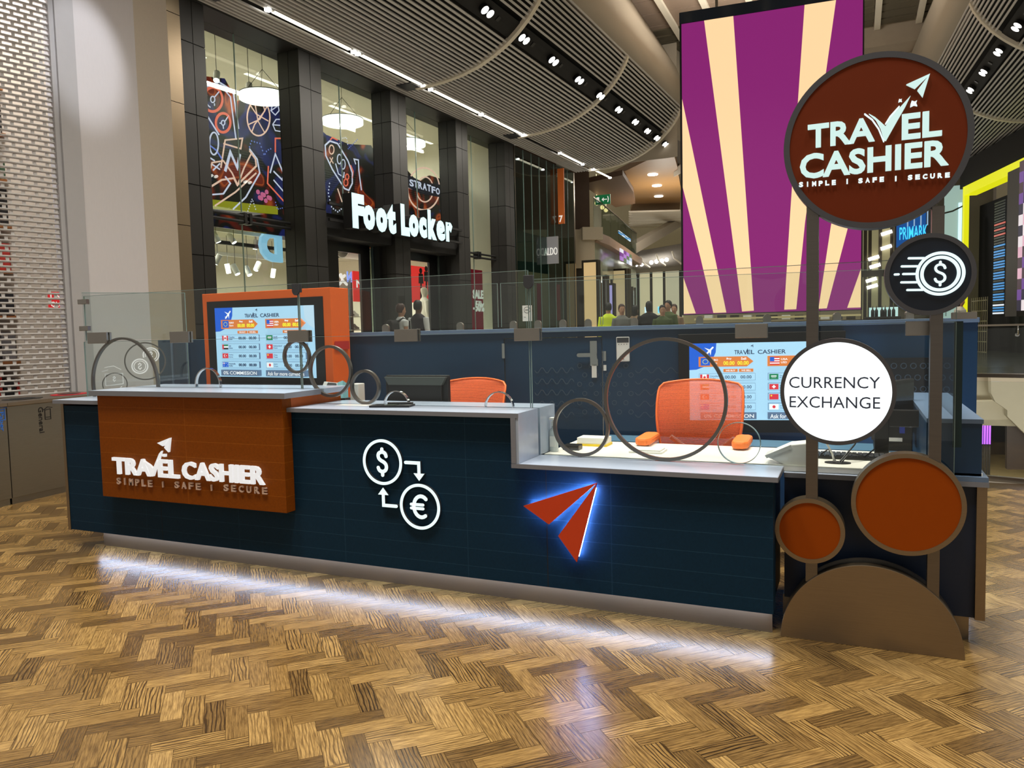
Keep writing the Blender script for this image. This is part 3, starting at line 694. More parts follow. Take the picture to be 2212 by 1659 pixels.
# ------------------------------------------------------------------ slanted rear wall of the kiosk
A13 = 12.3 * D2R
Fw = Fr((-0.73, 5.53, 0), (math.cos(A13), math.sin(A13), 0))
t = thing('back_panel', 'dark blue rear panel of the kiosk with a staff door and grey top ledge', 'panel', (-1.6, 5.4, 0))
m = MB(); m.box(-3.9, -1.678, 0, 1.49, -0.08, 0, Fw).box(-0.952, 1.5, 0, 1.49, -0.08, 0, Fw).box(-1.678, -0.952, 1.452, 1.49, -0.08, 0, Fw); m.build('wall_panel', BLUEW, t)
m = MB(); m.box(-3.9, 1.5, 1.49, 1.522, -0.10, 0.03, Fw); m.build('ledge', BLUEL, t, bevel=0.002)
m = MB(); m.box(-1.672, -0.958, 0.01, 1.447, -0.06, -0.012, Fw); d = m.build('door', BLUEW, t)
m = MB()
m.box(-0.955 - 0.085, -0.955 - 0.035, 1.285, 1.42, -0.012, 0.012, Fw).box(-0.955 - 0.085, -0.955 - 0.03, 1.24, 1.29, -0.012, 0.008, Fw); m.stroke([(-1.01, 1.32), (-1.12, 1.32)], 0.028, 0.02, 0.036, Fw); m.ell(-1.01, 1.32, 0.02, 0.02, 0, 0.04, Fw, 20)
m.build('door_handle', CHROME, d)
m = MB(); m.box(-1.03, -0.995, 1.155, 1.25, -0.012, 0.008, Fw); m.build('door_contact', WHITE, d)
m = MB(); m.box(-0.945, -0.925, 1.275, 1.345, 0, 0.012, Fw); m.build('strike_plate', CHROME, t)
m = MB(); m.box(-0.945, -0.925, 1.205, 1.245, 0, 0.01, Fw); m.build('door_contact', WHITE, t)
for z in (1.36, 1.02):
    m = MB(); m.box(-1.69, -1.67, z - 0.055, z + 0.055, -0.01, 0.012, Fw); m.build('hinge', CHROME, t)
# blue return on the left behind the angled pane and on the right end
tag(MB().use(BLUEW).box(aY(352, 780, 4.70).x, -4.72, 4.66, 4.74, 0, 1.50).use(BLUEL).box(aY(371, 780, 4.655).x, aY(374, 780, 4.655).x, 4.65, 4.66, 0, 1.5).box(aY(404, 780, 4.655).x, aY(408, 780, 4.655).x, 4.65, 4.66, 0, 1.5).build('wall_post', None), 'narrow blue wall post with two pale strips left of the orange display totem', 'post')
t = thing('glass_screen', 'rear glass pane on the ledge nearest the orange totem', 'glass screen', tuple(Fw.p(-2.2, 1.522, -0.03)))
def rear_pane(t, a0, a1, z1, nclamp):
    m = MB(); m.box(a0, a1, 1.535, z1, -0.036, -0.028, Fw); m.build('glass_sheet', GLASS, t)
    m = MB(); m.box(a0, a1, z1 - 0.0025, z1, -0.0365, -0.0275, Fw).box(a0, a0 + .004, 1.535, z1, -0.0365, -0.0275, Fw).box(a1 - .004, a1, 1.535, z1, -0.0365, -0.0275, Fw); m.build('polished_edge', GEDGE, t)
    for k in range(nclamp):
        x = a0 + (a1 - a0) * (k + 0.5) / nclamp
        m = MB(); m.poly([(x - .025, 1.522), (x + .025, 1.522), (x + .025, 1.555)] + arc(x, 1.555, 0.025, 0, 180, 8), -0.05, -0.012, Fw); m.build('foot_clamp', CLAMP, t)
rear_pane(t, -2.9, -1.72, 1.86, 2)
t = thing('glass_screen', 'rear glass pane above the staff door carrying the round sticker', 'glass screen', tuple(Fw.p(-1.3, 1.522, -0.03))); rear_pane(t, -1.70, -0.962, 1.86, 4)
m = MB().use(WHITE)
st = Fr(Fw.p(-1.50, 1.545, -0.02), tuple(Fw.u)); m.box(-.035, .035, 0.03, 0.145, 0.0, 0.002, st); m.use(DGREY); m.ring(0, 0.112, 0.024, 0.021, 0.002, 0.003, st, 32); m.box(-.014, .014, 0.109, 0.114, 0.002, 0.003, st); m.stroke([(-.022, .06), (-.012, .06)], .003, .002, .003, st)
m.build('sticker', None, t)
t = thing('glass_screen', 'rear glass pane on the ledge under the hanging purple screen', 'glass screen', tuple(Fw.p(0.2, 1.522, -0.03))); rear_pane(t, -0.95, 1.32, 1.86, 5)
m = MB().use(M('print_reflection_blue_grey', (62, 80, 98), rough=.5))
def pw(x, y): return Fw.uv(aP(x, y, Fw.o, Fw.n))
back = [o for o in bpy.data.objects if o.name == 'back_panel'][0]
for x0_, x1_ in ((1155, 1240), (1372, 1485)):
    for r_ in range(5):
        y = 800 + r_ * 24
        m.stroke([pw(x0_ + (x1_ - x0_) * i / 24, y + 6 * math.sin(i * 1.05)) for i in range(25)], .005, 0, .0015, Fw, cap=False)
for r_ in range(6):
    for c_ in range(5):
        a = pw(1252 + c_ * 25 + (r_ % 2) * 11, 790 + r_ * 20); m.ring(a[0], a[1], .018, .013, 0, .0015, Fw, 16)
tag(m.build('wave_reflection', None, back), kind='stuff')  # waves and rings imitate a glass reflection, drawn as strokes on the panel
m = MB().use(M('board_black', (22, 27, 33), rough=.5)); a, b = pw(1898, 962), pw(2004, 772); m.box(a[0], b[0], a[1], b[1], 0.0, .02, Fw); m.use(MATS['print_reflection_blue_grey'])
for r_ in range(7):
    for c_ in range(5): q = pw(1908 + c_ * 21 + (r_ % 2) * 9, 790 + r_ * 25); m.ring(q[0], q[1], .020, .015, .02, .022, Fw, 16)
tag(m.build('patterned_board', None), 'black board with ring pattern on the rear wall behind the right monitor', 'board')
# alarm keypad
t = thing('alarm_keypad', 'white alarm keypad on the blue rear wall beside the door', 'keypad', tuple(Fw.p(-0.80, 1.35, 0)))
m = MB(); m.box(-0.85, -0.757, 1.268, 1.445, 0, 0.025, Fw); m.build('body', WHITE, t, bevel=0.006)
m = MB(); m.box(-0.845, -0.762, 1.405, 1.44, 0.025, 0.027, Fw); m.build('reader', DGREY, t)
m = MB()
for k in range(4): m.ell(-0.833 + k * 0.019, 1.392, 0.003, 0.003, 0.025, 0.027, Fw, 10)
m.box(-0.815, -0.795, 1.285, 1.289, 0.025, 0.027, Fw)
m.build('icon', DGREY, t)
# flat navy board leaning panel (rear counter)
tag(MB().box(-1.62, 0.25, 5.0, 5.30, 0.70, 0.745).build('worktop', M('teal_blue_worktop', (74, 108, 132), rough=0.4, noise=0.05)), 'slate blue rear counter behind the orange chair', 'worktop')

# ------------------------------------------------------------------ exchange-rate screens
SC = {}
def sm(name, rgb, k=1.0):
    if name not in SC: SC[name] = E('screen_' + name, rgb, k)
    return SC[name]
def rate_screen(fr, w, h, dim=1.0, tag_=''):
    """the currency board: everything lies flat in the display's own surface"""
    mm = lambda n, rgb: sm(n + tag_, rgb, dim)
    sky, blue, ink, org, wht, red = mm('sky', (176, 222, 250)), mm('blue', (24, 96, 214)), mm('ink', (28, 50, 86)), mm('org', (226, 128, 62)), mm('white', (250, 252, 255)), mm('red', (222, 52, 66))
    yel, pale, gry, grn, blk = mm('yel', (252, 244, 60)), mm('pale', (196, 226, 246)), mm('gry', (92, 116, 146)), mm('grn', (22, 130, 84)), mm('blk', (20, 22, 26))
    m = MB().use(sky); m.box(0, w, 0, h, 0, 0.002, fr)
    L = [0.002]
    def lay(): L[0] += 0.0003; return L[0] - 0.0006, L[0]
    P = lambda x, y: (x * w, (1 - y) * h)
    def rect(mat, x0, x1, y0, y1):
        a, b = lay(); m.use(mat); m.box(x0 * w, x1 * w, (1 - y1) * h, (1 - y0) * h, 0.001, b, fr)
    def txt(mat, s, x0, x1, y0, y1, bold=0.0):
        a, b = lay(); m.use(mat); m.text(s, x0 * w, (1 - y1) * h, (x1 - x0) * w, (y1 - y0) * h, 0.001, b, fr, bold)
    a, b = lay(); m.use(blue); m.poly([P(0, 0), P(0, .345), P(.05, .34), P(.11, .30), P(.16, .22), P(.185, .12), P(.19, 0)], 0.001, b, fr)
    a, b = lay(); m.use(pale); m.poly([P(.90, 0), P(1, 0), P(1, .32), P(.95, .27), P(.91, .17)], 0.001, b, fr)
    a, b = lay(); m.use(wht)
    m.stroke([P(.115, .15), P(.165, .055)], .012 * w, 0.001, b, fr); m.poly([P(.105, .055), P(.15, .085), P(.14, .105)], 0.001, b, fr); m.poly([P(.15, .16), P(.155, .085), P(.14, .105)], 0.001, b, fr)
    m.poly([P(.105, .125), P(.13, .13), P(.122, .145)], 0.001, b, fr)
    txt(ink, 'TRA', .315, .372, .095, .148, 0.015); txt(ink, 'EL', .402, .452, .095, .148, 0.015); txt(ink, 'CASHIER', .475, .665, .095, .148, 0.01)
    a, b = lay(); m.use(ink); m.stroke([P(.378, .10), P(.39, .146), P(.405, .085)], .006 * w, 0.001, b, fr)
    a, b = lay(); m.poly([P(.445, .025), P(.425, .045), P(.436, .05)], 0.001, b, fr); m.poly([P(.445, .025), P(.44, .052), P(.444, .065)], 0.001, b, fr)
    flags = [('eu', 'us'), ('ca', 'sa'), ('ae', 'ch'), ('tr', 'cn'), ('au', 'jp')]
    names = [('EURO', 'USA'), ('Canadian', 'Saudi'), ('UAE', 'Switzerland'), ('Turkey', 'China'), ('Australia', 'Japan')]
    def flag(k, x, y, fw, fh):
        def r(mat, a0, a1, b0, b1): rect(mat, x + a0 * fw, x + a1 * fw, y + b0 * fh, y + b1 * fh)
        if k == 'eu':
            r(blue, 0, 1, 0, 1); a, b = lay(); m.use(yel)
            for q in range(12): m.ell((x + fw * .5 + .28 * fw * math.cos(q * .5236)) * w, (1 - y - fh * .5) * h + .28 * fh * h * math.sin(q * .5236), .003 * w, .003 * w, 0.001, b, fr, 6)
        elif k == 'us':
            r(wht, 0, 1, 0, 1)
            for q in range(4): r(red, 0, 1, q * 2 / 7, q * 2 / 7 + 1 / 7)
            r(blue, 0, .45, 0, .55)
        elif k == 'ca': r(wht, 0, 1, 0, 1); r(red, 0, .25, 0, 1); r(red, .75, 1, 0, 1); a, b = lay(); m.use(red); m.poly([((x + fw * p) * w, (1 - y - fh * q) * h) for p, q in ((.5, .18), (.58, .42), (.68, .4), (.6, .68), (.52, .7), (.52, .85), (.48, .85), (.48, .7), (.4, .68), (.32, .4), (.42, .42))], 0.001, b, fr)
        elif k == 'sa': r(grn, 0, 1, 0, 1); r(wht, .2, .8, .3, .48); r(wht, .25, .75, .64, .70)
        elif k == 'ae': r(wht, 0, 1, 0, 1); r(grn, .25, 1, 0, .33); r(blk, .25, 1, .67, 1); r(red, 0, .25, 0, 1)
        elif k == 'ch': r(red, 0, 1, 0, 1); r(wht, .42, .58, .2, .8); r(wht, .3, .7, .4, .6)
        elif k == 'tr':
            r(red, 0, 1, 0, 1); a, b = lay(); m.use(wht); m.ell((x + fw * .42) * w, (1 - y - fh * .5) * h, fh * .28 * h, fh * .28 * h, 0.001, b, fr, 20)
            a, b = lay(); m.use(red); m.ell((x + fw * .48) * w, (1 - y - fh * .5) * h, fh * .22 * h, fh * .22 * h, 0.001, b, fr, 20); a, b = lay(); m.use(wht); m.ell((x + fw * .66) * w, (1 - y - fh * .5) * h, fh * .1 * h, fh * .1 * h, 0.001, b, fr, 5)
        elif k == 'cn': r(red, 0, 1, 0, 1); a, b = lay(); m.use(yel); m.ell((x + fw * .22) * w, (1 - y - fh * .3) * h, fh * .16 * h, fh * .16 * h, 0.001, b, fr, 5)
        elif k == 'au': r(blue, 0, 1, 0, 1); r(wht, .2, .28, 0, .5); r(wht, 0, .48, .2, .3); r(red, .22, .26, 0, .5); r(wht, .2, .28, .68, .8); r(wht, .7, .76, .2, .3); r(wht, .7, .76, .75, .85); r(wht, .85, .9, .45, .55)
        elif k == 'jp': r(wht, 0, 1, 0, 1); a, b = lay(); m.use(red); m.ell((x + fw * .5) * w, (1 - y - fh * .5) * h, fh * .28 * h, fh * .28 * h, 0.001, b, fr, 20)
    for c in (0, 1):
        ox = c * .475
        a, b = lay(); m.use(org); m.poly([P(.065 + ox, .175), P(.40 + ox, .175), P(.445 + ox, .24), P(.40 + ox, .305), P(.065 + ox, .305)], 0.001, b, fr)
        flag(flags[0][c], .08 + ox, .188, .065, .10)
        txt(wht, names[0][c], .155 + ox, .20 + ox, .205, .23, 0.02); txt(wht, ('Euro', 'USD')[c], .155 + ox, .195 + ox, .245, .27, 0.01)
        txt(wht, 'Buy', .26 + ox, .295 + ox, .19, .22, 0.02); txt(wht, 'Sell', .36 + ox, .395 + ox, .19, .22, 0.02)
        txt(yel, '00.00', .238 + ox, .315 + ox, .235, .285, 0.02); txt(yel, '00.00', .335 + ox, .412 + ox, .235, .285, 0.02)
        for q, s in ((0, 'WE BUY'), (1, 'WE SELL')):
            x = .238 + ox + q * .108; rect(org, x, x + .098, .335, .375); txt(wht, s, x + .015, x + .083, .345, .366, 0.03)
        for r_ in range(4):
            y = .395 + r_ * .128
            rect(gry, .068 + ox, .458 + ox, y - .003, y + .088); rect(sky, .0695 + ox, .4565 + ox, y, y + .085)
            flag(flags[r_ + 1][c], .075 + ox, y + .008, .062, .07)
            nm = names[r_ + 1][c]
            txt(gry, nm, .145 + ox, .145 + .0075 * len(nm) + ox, y + .02, y + .04, 0.01); txt(gry, ('Dollar', 'Riyal', 'Dirham', 'Franc', 'Lira', 'Yuan', 'Dollar', 'Yen')[r_ * 2 + c], .145 + ox, .185 + ox, y + .05, y + .068, 0.01)
            for q in (.248, .356): txt(ink, '00.00', q + ox, q + .075 + ox, y + .025, y + .065, 0.008)
    rect(gry, .075, .462, .895, .98); txt(wht, '0% COMMISSION', .10, .445, .915, .963, 0.012)
    rect(gry, .54, .93, .895, .98); txt(wht, 'Ask for more currencies', .555, .915, .915, .97, 0.012)
    return m
# orange display totem on the left
t = thing('display_totem', 'tall orange cabinet holding the left exchange rate screen', 'cabinet', (-4.08, 4.69, 0))
YT = 4.58
MB().box(-4.703, -3.467, YT, YT + 0.215, 0.0, 1.852).build('cabinet', ORANGEB, t, bevel=0.003)
MB().box(-4.655, -3.535, YT - 0.004, YT + 0.01, 1.12, 1.79).build('bezel', BLACK, t)
MB().box(-3.462, -3.455, YT + 0.02, YT + 0.19, 1.40, 1.46).build('wall_socket', M('red_plastic', (180, 40, 34), noise=0.03), t)
Ft = Fr((-4.572, YT - 0.006, 1.203), (1, 0, -0.010), (0.0, 0, 1))
rate_screen(Ft, 0.957, 0.535, 0.86, '_a').build('display', None, t)
# wall screen on the right
Wt0, Wt1, Zt0, Zt1 = -0.343, 0.62, 0.852, 1.388
t = thing('wall_display', 'right exchange rate screen mounted on the blue rear wall behind the chair', 'screen', tuple(Fw.p(0.14, 0.8, 0)))
m = MB(); m.box(Wt0 - 0.075, Wt1 + 0.06, 0.765, 1.455, 0.0, 0.05, Fw); m.build('bezel', BLACK, t, bevel=0.004)
rate_screen(Fr(Fw.p(Wt0, Zt0, 0.0505), tuple(Fw.u)), Wt1 - Wt0, Zt1 - Zt0, 1.0, '_b').build('display', None, t)

# ------------------------------------------------------------------ office chairs
def mesh_fabric():
    m = bpy.data.materials.new('orange_mesh'); m.use_nodes = True
    nt = m.node_tree; b = nt.nodes['Principled BSDF']; out = nt.nodes['Material Output']
    tc = nt.nodes.new('ShaderNodeTexCoord'); wv = nt.nodes.new('ShaderNodeTexWave'); wv.inputs['Scale'].default_value = 42; wv.bands_direction = 'Z'; wv.inputs['Distortion'].default_value = 1.5; wv.inputs['Detail Scale'].default_value = 6
    nt.links.new(tc.outputs['Object'], wv.inputs[0])
    mx = nt.nodes.new('ShaderNodeMix'); mx.data_type = 'RGBA'; mx.inputs['A'].default_value = lin((214, 88, 36)); mx.inputs['B'].default_value = lin((240, 112, 56))
    nt.links.new(wv.outputs['Fac'], mx.inputs['Factor']); nt.links.new(mx.outputs['Result'], b.inputs['Base Color']); b.inputs['Roughness'].default_value = 0.7
    tr = nt.nodes.new('ShaderNodeBsdfTransparent'); ms = nt.nodes.new('ShaderNodeMixShader')
    mr = nt.nodes.new('ShaderNodeMapRange'); mr.inputs['To Min'].default_value = 0.55; mr.inputs['To Max'].default_value = 0.22
    nt.links.new(wv.outputs['Fac'], mr.inputs[0]); nt.links.new(mr.outputs[0], ms.inputs[0]); nt.links.new(b.outputs[0], ms.inputs[1]); nt.links.new(tr.outputs[0], ms.inputs[2]); nt.links.new(ms.outputs[0], out.inputs[0])
    return m
MESHF = mesh_fabric()
PADO = M('orange_pad', (236, 122, 52), rough=0.6, noise=0.05, nscale=40)
def office_chair(lab, loc, rz):
    """local: the sitter looks along -Y; backrest at +Y"""
    t = thing('office_chair', lab, 'chair', loc, None, rz)
    def bk(x, s):                                           # curved mesh back
        z = 0.62 + 0.55 * s
        half = 0.205 + 0.06 * math.sin(min(1, s * 1.15) * math.pi * 0.62)
        if s > 0.9: half *= math.sqrt(max(0.0, 1 - ((s - 0.9) / 0.1) ** 2 * 0.22))
        return Vector((x * half, 0.22 + 0.06 * s * s - 0.04 * math.sin(s * math.pi) - 0.05 * x * x, z - 0.022 * x * x * (s > 0.8) * (s - 0.8) * 5))
    m = MB(); m.sheet([[bk(-1 + 2 * i / 16, k / 18) for i in range(17)] for k in range(19)]); m.build('backrest', MESHF, t, world=False, solid=0.006)
    rim = [bk(-1, k / 18) for k in range(19)] + [bk(-1 + 2 * i / 16, 1) for i in range(1, 17)] + [bk(1, 1 - k / 18) for k in range(1, 19)]
    MB().tube(rim, 0.008, 6).build('back_frame', M('orange_frame', (232, 108, 44), rough=0.5, noise=0.03) if 'orange_frame' not in MATS else MATS['orange_frame'], t, world=False)
    m = MB()
    for s in (-1, 1): m.tube([(0.05 * s, 0.27, 0.62), (0.10 * s, 0.30, 0.72), (0.2 * s, 0.27, 0.80)], 0.016)
    m.tube([(0, 0.05, 0.43), (0, 0.22, 0.45), (0, 0.29, 0.55), (0, 0.29, 0.66)], 0.022); m.build('back_bracket', WHITE, t, world=False)
    m = MB(); m.poly([(x * .25, y * .24) for x, y in ((-1, -.7), (-.75, -1), (.75, -1), (1, -.7), (.95, .8), (.7, 1), (-.7, 1), (-.95, .8))], 0.44, 0.50); m.build('seat', PADO, t, world=False, bevel=0.02)
    for s in (-1, 1):
        m = MB(); m.tube([(0.2 * s, 0.08, 0.43), (0.28 * s, 0.08, 0.46), (0.30 * s, 0.07, 0.56), (0.285 * s, 0.05, 0.74), (0.28 * s, 0.02, 0.785)], 0.016); m.box(0.28 * s - .04, 0.28 * s + .04, -0.16, 0.1, 0.785, 0.805)
        a = m.build('armrest', WHITE, t, world=False, bevel=0.006)
        m = MB(); m.poly([(0.28 * s + x, y) for x, y in ((-.045, -.17), (-.02, -.21), (.03, -.21), (.05, -.17), (.05, .08), (.03, .11), (-.03, .11), (-.048, .08))], 0.805, 0.85); m.build('arm_pad', PADO, a, world=False, bevel=0.014)
    MB().tube([(0, 0, 0.12), (0, 0, 0.44)], 0.025).build('column', DGREY, t, world=False)
    m = MB()
    for k in range(5):
        a = k * 72 * D2R; m.tube([(0, 0, 0.12), (0.15 * math.cos(a), 0.15 * math.sin(a), 0.11), (0.30 * math.cos(a), 0.30 * math.sin(a), 0.075)], 0.02)
    m.build('star_base', WHITE, t, world=False)
    for k in range(5):
        a = k * 72 * D2R; m = MB(); m.ell(0.30 * math.cos(a), 0.03, 0.03, 0.03, -0.30 * math.sin(a) - 0.02, -0.30 * math.sin(a) + 0.02, Fr((0, 0, 0)), 16); m.build('castor', BLACK, t, world=False)
    return t
ch = office_chair('orange mesh office chair in front of the right exchange rate screen', (-0.88, 4.66, 0), 0.02)
c2 = dup(ch, (-2.52, 4.72, 0), -0.12, 'orange mesh office chair partly hidden behind the black monitor')

# ------------------------------------------------------------------ things on the counters
Z1, Z0 = 1.068, 0.798
t = thing('computer_monitor', 'black monitor seen from behind on the middle counter', 'monitor', (-2.64, 4.42, Z1 - 0.25))
Fm = Fr((-2.645, 4.36, 0))
m = MB(); m.box(-0.238, 0.24, 0.905, 1.228, -0.045, -0.01, Fm).box(-0.20, 0.2, 0.94, 1.17, -0.01, 0.012, Fm); m.build('housing', BLACK, t, bevel=0.006)
m = MB(); m.poly([(-0.232, 1.218), (0.236, 1.218), (0.205, 1.165), (-0.2, 1.165)], -0.01, 0.016, Fm); m.build('back_vent', M('grey_vent', (74, 80, 78), rough=0.4, noise=0.1, stretch=(1, 1, 30)), t)
MB().box(-2.70, -2.59, 4.37, 4.43, 0.74, 0.92).box(-2.76, -2.52, 4.30, 4.52, 0.73, 0.745).build('stand', BLACK, t)
tag(MB().box(-3.3, -1.66, 4.27, 4.62, 0.70, 0.728).build('desk', DESKW), 'white inner desk shelf behind the middle counter', 'desk')
t = thing('signature_pad', 'flat black signature pad lying on the middle worktop', 'tablet', (-2.5, 3.88, Z1))
Fp = Fr((-2.55, 3.86, Z1), (0.97, 0.22, 0), (-0.22, 0.97, 0))
m = MB(); m.box(-0.10, 0.15, -0.02, 0.10, 0.0, 0.012, Fp); m.build('body', BLACK, t, bevel=0.003)
m = MB(); m.box(-0.03, 0.06, 0.0, 0.07, 0.012, 0.014, Fp); m.build('display', M('pad_glass', (60, 70, 60), rough=0.15, noise=0.1), t)
m = MB(); m.tube([Fp.p(-0.02, 0.085, 0.018), Fp.p(0.14, 0.09, 0.018)], 0.005); m.build('stylus', DGREY, t)
tag(MB().box(-2.95, -2.72, 3.90, 3.98, Z1 + 0.0005, Z1 + 0.002).build('paper_sheet', WHITE), 'white sheet of paper lying under the smallest steel ring', 'paper')
t = thing('counting_machine', 'light grey desk machine with blue label beside the orange totem', 'machine', (-3.26, 4.24, 1.045))
Fk = Fr((-3.40, 4.30, Z1), (1, 0, 0), (0, 0.42, 0.9))
m = MB(); m.poly([(0.0, 0.0), (0.17, 0.0), (0.14, 0.12), (0.02, 0.13)], -0.05, 0.0, Fk); m.build('body', M('light_grey_plastic', (186, 192, 192), noise=0.05), t, bevel=0.004)
m = MB(); m.poly([(0.17, 0.0), (0.22, 0.0), (0.18, 0.135), (0.14, 0.12)], -0.06, 0.004, Fk); m.build('side_panel', M('teal_plastic', (110, 160, 168), noise=0.05), t)
m = MB(); m.box(0.05, 0.095, 0.01, 0.05, 0.0, 0.003, Fk); m.build('label_plate', M('blue_label', (60, 90, 190), noise=0.05), t)
m = MB(); m.poly([(0.05, 0.07), (0.15, 0.06), (0.13, 0.115), (0.06, 0.12)], 0.0, 0.006, Fk); m.build('flap', DGREY, t)
MB().box(-3.40, -3.16, 4.29, 4.38, 1.045, 1.075).build('foot', DGREY, t)
tag(MB().box(-3.11, -3.045, 4.28, 4.36, 1.046, 1.175).build('box', M('off_white_card', (206, 204, 196), noise=0.03), bevel=0.004), 'small off white box standing behind the smallest steel ring', 'box')
# left part of the staff desk
t = thing('sanitiser_bottle', 'clear sanitiser bottle with white pump beside the grey waterfall end', 'bottle', (-1.60, 4.16, Z0))
CLEAR = M('cloudy_plastic', (196, 204, 206), rough=0.15, noise=0.05)
m = MB(); m.loft([((-1.60, 4.16, Z0 + z), r, r * .7) for z, r in ((0, .024), (.004, .028), (.10, .028), (.125, .024), (.14, .011), (.15, .011))], 18); m.build('bottle', CLEAR, t)
m = MB(); m.loft([((-1.60, 4.16, Z0 + z), r, r) for z, r in ((.15, .013), (.175, .013), (.177, .006), (.19, .006))], 14); m.box(-1.612, -1.585, 4.12, 4.168, Z0 + .19, Z0 + .20); m.build('pump', WHITE, t)
m = MB(); m.box(-1.616, -1.583, 4.138, 4.142, Z0 + .03, Z0 + .09); m.build('paper_label', WHITE, t)
tag(MB().use(WHITE).box(-1.54, -1.36, 4.40, 4.52, Z0 + .012, Z0 + .05).use(M('yellow_card', (226, 196, 40), noise=0.04)).box(-1.545, -1.355, 4.396, 4.524, Z0 + .0, Z0 + .014).build('envelope_box', None), 'yellow and white carton of envelopes on the white staff desk', 'box')
tag(MB().box(-1.57, -1.47, 4.22, 4.30, Z0, Z0 + .03).build('stapler', BLACK, bevel=0.006), 'small black stapler by the sanitiser bottle', 'stapler')
t = thing('card_dish', 'shallow white tray on the desk in front of the right chair', 'tray', (-1.07, 4.3, Z0))
m = MB(); m.box(-1.17, -0.98, 4.22, 4.36, Z0, Z0 + .012).box(-1.16, -0.99, 4.23, 4.35, Z0 + .012, Z0 + .02); m.build('body', WHITE, t, bevel=0.003)
t = thing('payment_terminal', 'white wedge shaped payment terminal beside the left sign pole', 'terminal', (-0.33, 4.1, Z0))
q = pq([(1652, 984), (1706, 961), (1748, 957), (1757, 1011), (1702, 1007), (1662, 990)], 4.07)
m = MB(); m.poly(q, -0.13, 0.0, Fr((0, 4.07, 0))); m.build('body', WHITE, t, bevel=0.005)
q = pq([(1652, 984), (1656, 990), (1712, 969), (1708, 961)], 4.065)
m = MB(); m.poly(q, -0.135, 0.0, Fr((0, 4.065, 0))); m.build('screen_hood', M('pale_grey_plastic', (206, 208, 206), rough=.4), t)
t = thing('keyboard', 'black keyboard on the desk behind the glowing white disc', 'keyboard', (0.0, 4.36, Z0))
MB().box(-0.2, 0.23, 4.30, 4.44, Z0, Z0 + .016).build('body', BLACK, t, bevel=0.004)
m = MB()
for i in range(16):
    for k in range(5): m.box(-0.19 + i * .026, -0.19 + i * .026 + .021, 4.31 + k * .025, 4.31 + k * .025 + .02, Z0 + .016, Z0 + .022)
m.build('keys', DGREY, t)
t = thing('computer_monitor', 'black monitor turned to the staff behind the glowing white disc', 'monitor', (0.16, 4.75, Z0))
Fn = Fr((0.12, 4.64, 0), (0.45, 0.893, 0))
m = MB(); m.box(-0.02, 0.42, 0.86, 1.175, -0.03, 0.01, Fn); m.build('housing', BLACK, t, bevel=0.006)
m = MB(); m.box(-0.005, 0.405, 0.88, 1.155, 0.01, 0.013, Fn); m.build('display', M('screen_off', (10, 11, 13), rough=0.12, noise=0.1), t)
MB().box(0.10, 0.17, 4.52, 4.56, Z0, Z0 + 0.22).box(0.16, 0.36, 4.53, 4.57, Z0 + 0.15, Z0 + .24).build('stand', BLACK, t, bevel=0.004)
m = MB(); m.ell(0.09, 4.40, 0.10, 0.085, Z0, Z0 + 0.012); tag(m.build('monitor_foot', BLACK), 'round black foot plate on the desk beside the right pole', 'stand')
m = MB(); m.ell(-0.075, 4.19, 0.062, 0.04, Z0, Z0 + 0.004); tag(m.build('cable_grommet', BLACKM), 'black oval cable hole in the staff desk', 'grommet')
m = MB()
m.tube([(-0.06, 4.19, Z0), (-0.02, 4.22, Z0 + .05), (0.05, 4.30, Z0 + .02), (0.10, 4.45, Z0 + .04)], 0.004); m.tube([(-0.08, 4.19, Z0), (-0.12, 4.25, Z0 + .06), (-0.16, 4.33, Z0 + .02)], 0.004); m.tube([(-0.07, 4.2, Z0), (0.0, 4.28, Z0 + .08), (0.04, 4.5, Z0 + .12)], 0.004)
tag(m.build('cable', BLACK), 'tangle of black cables rising from the desk cable hole', 'cable')
tag(MB().tube([(-0.09, 4.19, Z0), (-0.10, 4.17, Z0 + .05), (-0.13, 4.16, Z0 + .11), (-0.16, 4.2, Z0 + .16)], 0.005).build('cable', WHITE), 'single white cable rising behind the left pole', 'cable')
t = thing('computer_box', 'small black computer box with blue plugs behind the right pole', 'computer', (0.24, 4.8, Z0))
MB().box(0.10, 0.29, 4.66, 4.86, Z0, Z0 + .19).build('case', BLACK, t, bevel=0.004)
MB().box(0.17, 0.24, 4.655, 4.66, Z0 + .055, Z0 + .075).build('port_panel', WHITE, t)
MB().box(0.225, 0.25, 4.62, 4.66, Z0 + .105, Z0 + .15).build('plug', M('vga_blue', (40, 60, 160), noise=0.03), t)
# ------------------------------------------------------------------ mall materials
BLACKC = M('black_cladding', (30, 29, 27), rough=0.5, noise=0.10, nscale=5)
BLACKG = M('black_gap', (8, 8, 8), rough=0.8)
PLASTER = M('beige_plaster', (182, 172, 156), rough=0.75, noise=0.05, nscale=40, bump=0.1)
PLASTERW = M('pale_plaster', (206, 204, 206), rough=0.6, noise=0.03, nscale=60, stretch=(1, 1, 0.2))
SHOPW = M('shop_white', (226, 222, 206), rough=0.8, noise=0.03)
SLAT = M('grey_slat', (205, 203, 200), rough=0.5, noise=0.05)
RIBM = M('cream_rib', (238, 230, 212), rough=0.5, noise=0.03)
CEILB = M('ceiling_beige', (170, 156, 138), rough=0.8, noise=0.06, nscale=4)
LOUV = M('louvre_olive', (92, 84, 66), rough=0.7, noise=0.08)
TAUPE = M('taupe_ribbed', (148, 128, 112), rough=0.8, noise=0.15, nscale=30, stretch=(0.2, 6, 1))
WOODB = M('brown_wood_ceiling', (150, 112, 66), rough=0.5, noise=0.25, nscale=3, stretch=(0.4, 8, 1))
WOODD = M('dark_wood', (72, 50, 34), rough=0.5, noise=0.15, nscale=4)
SPOT = E('spot_white', (255, 252, 244), 14.0)
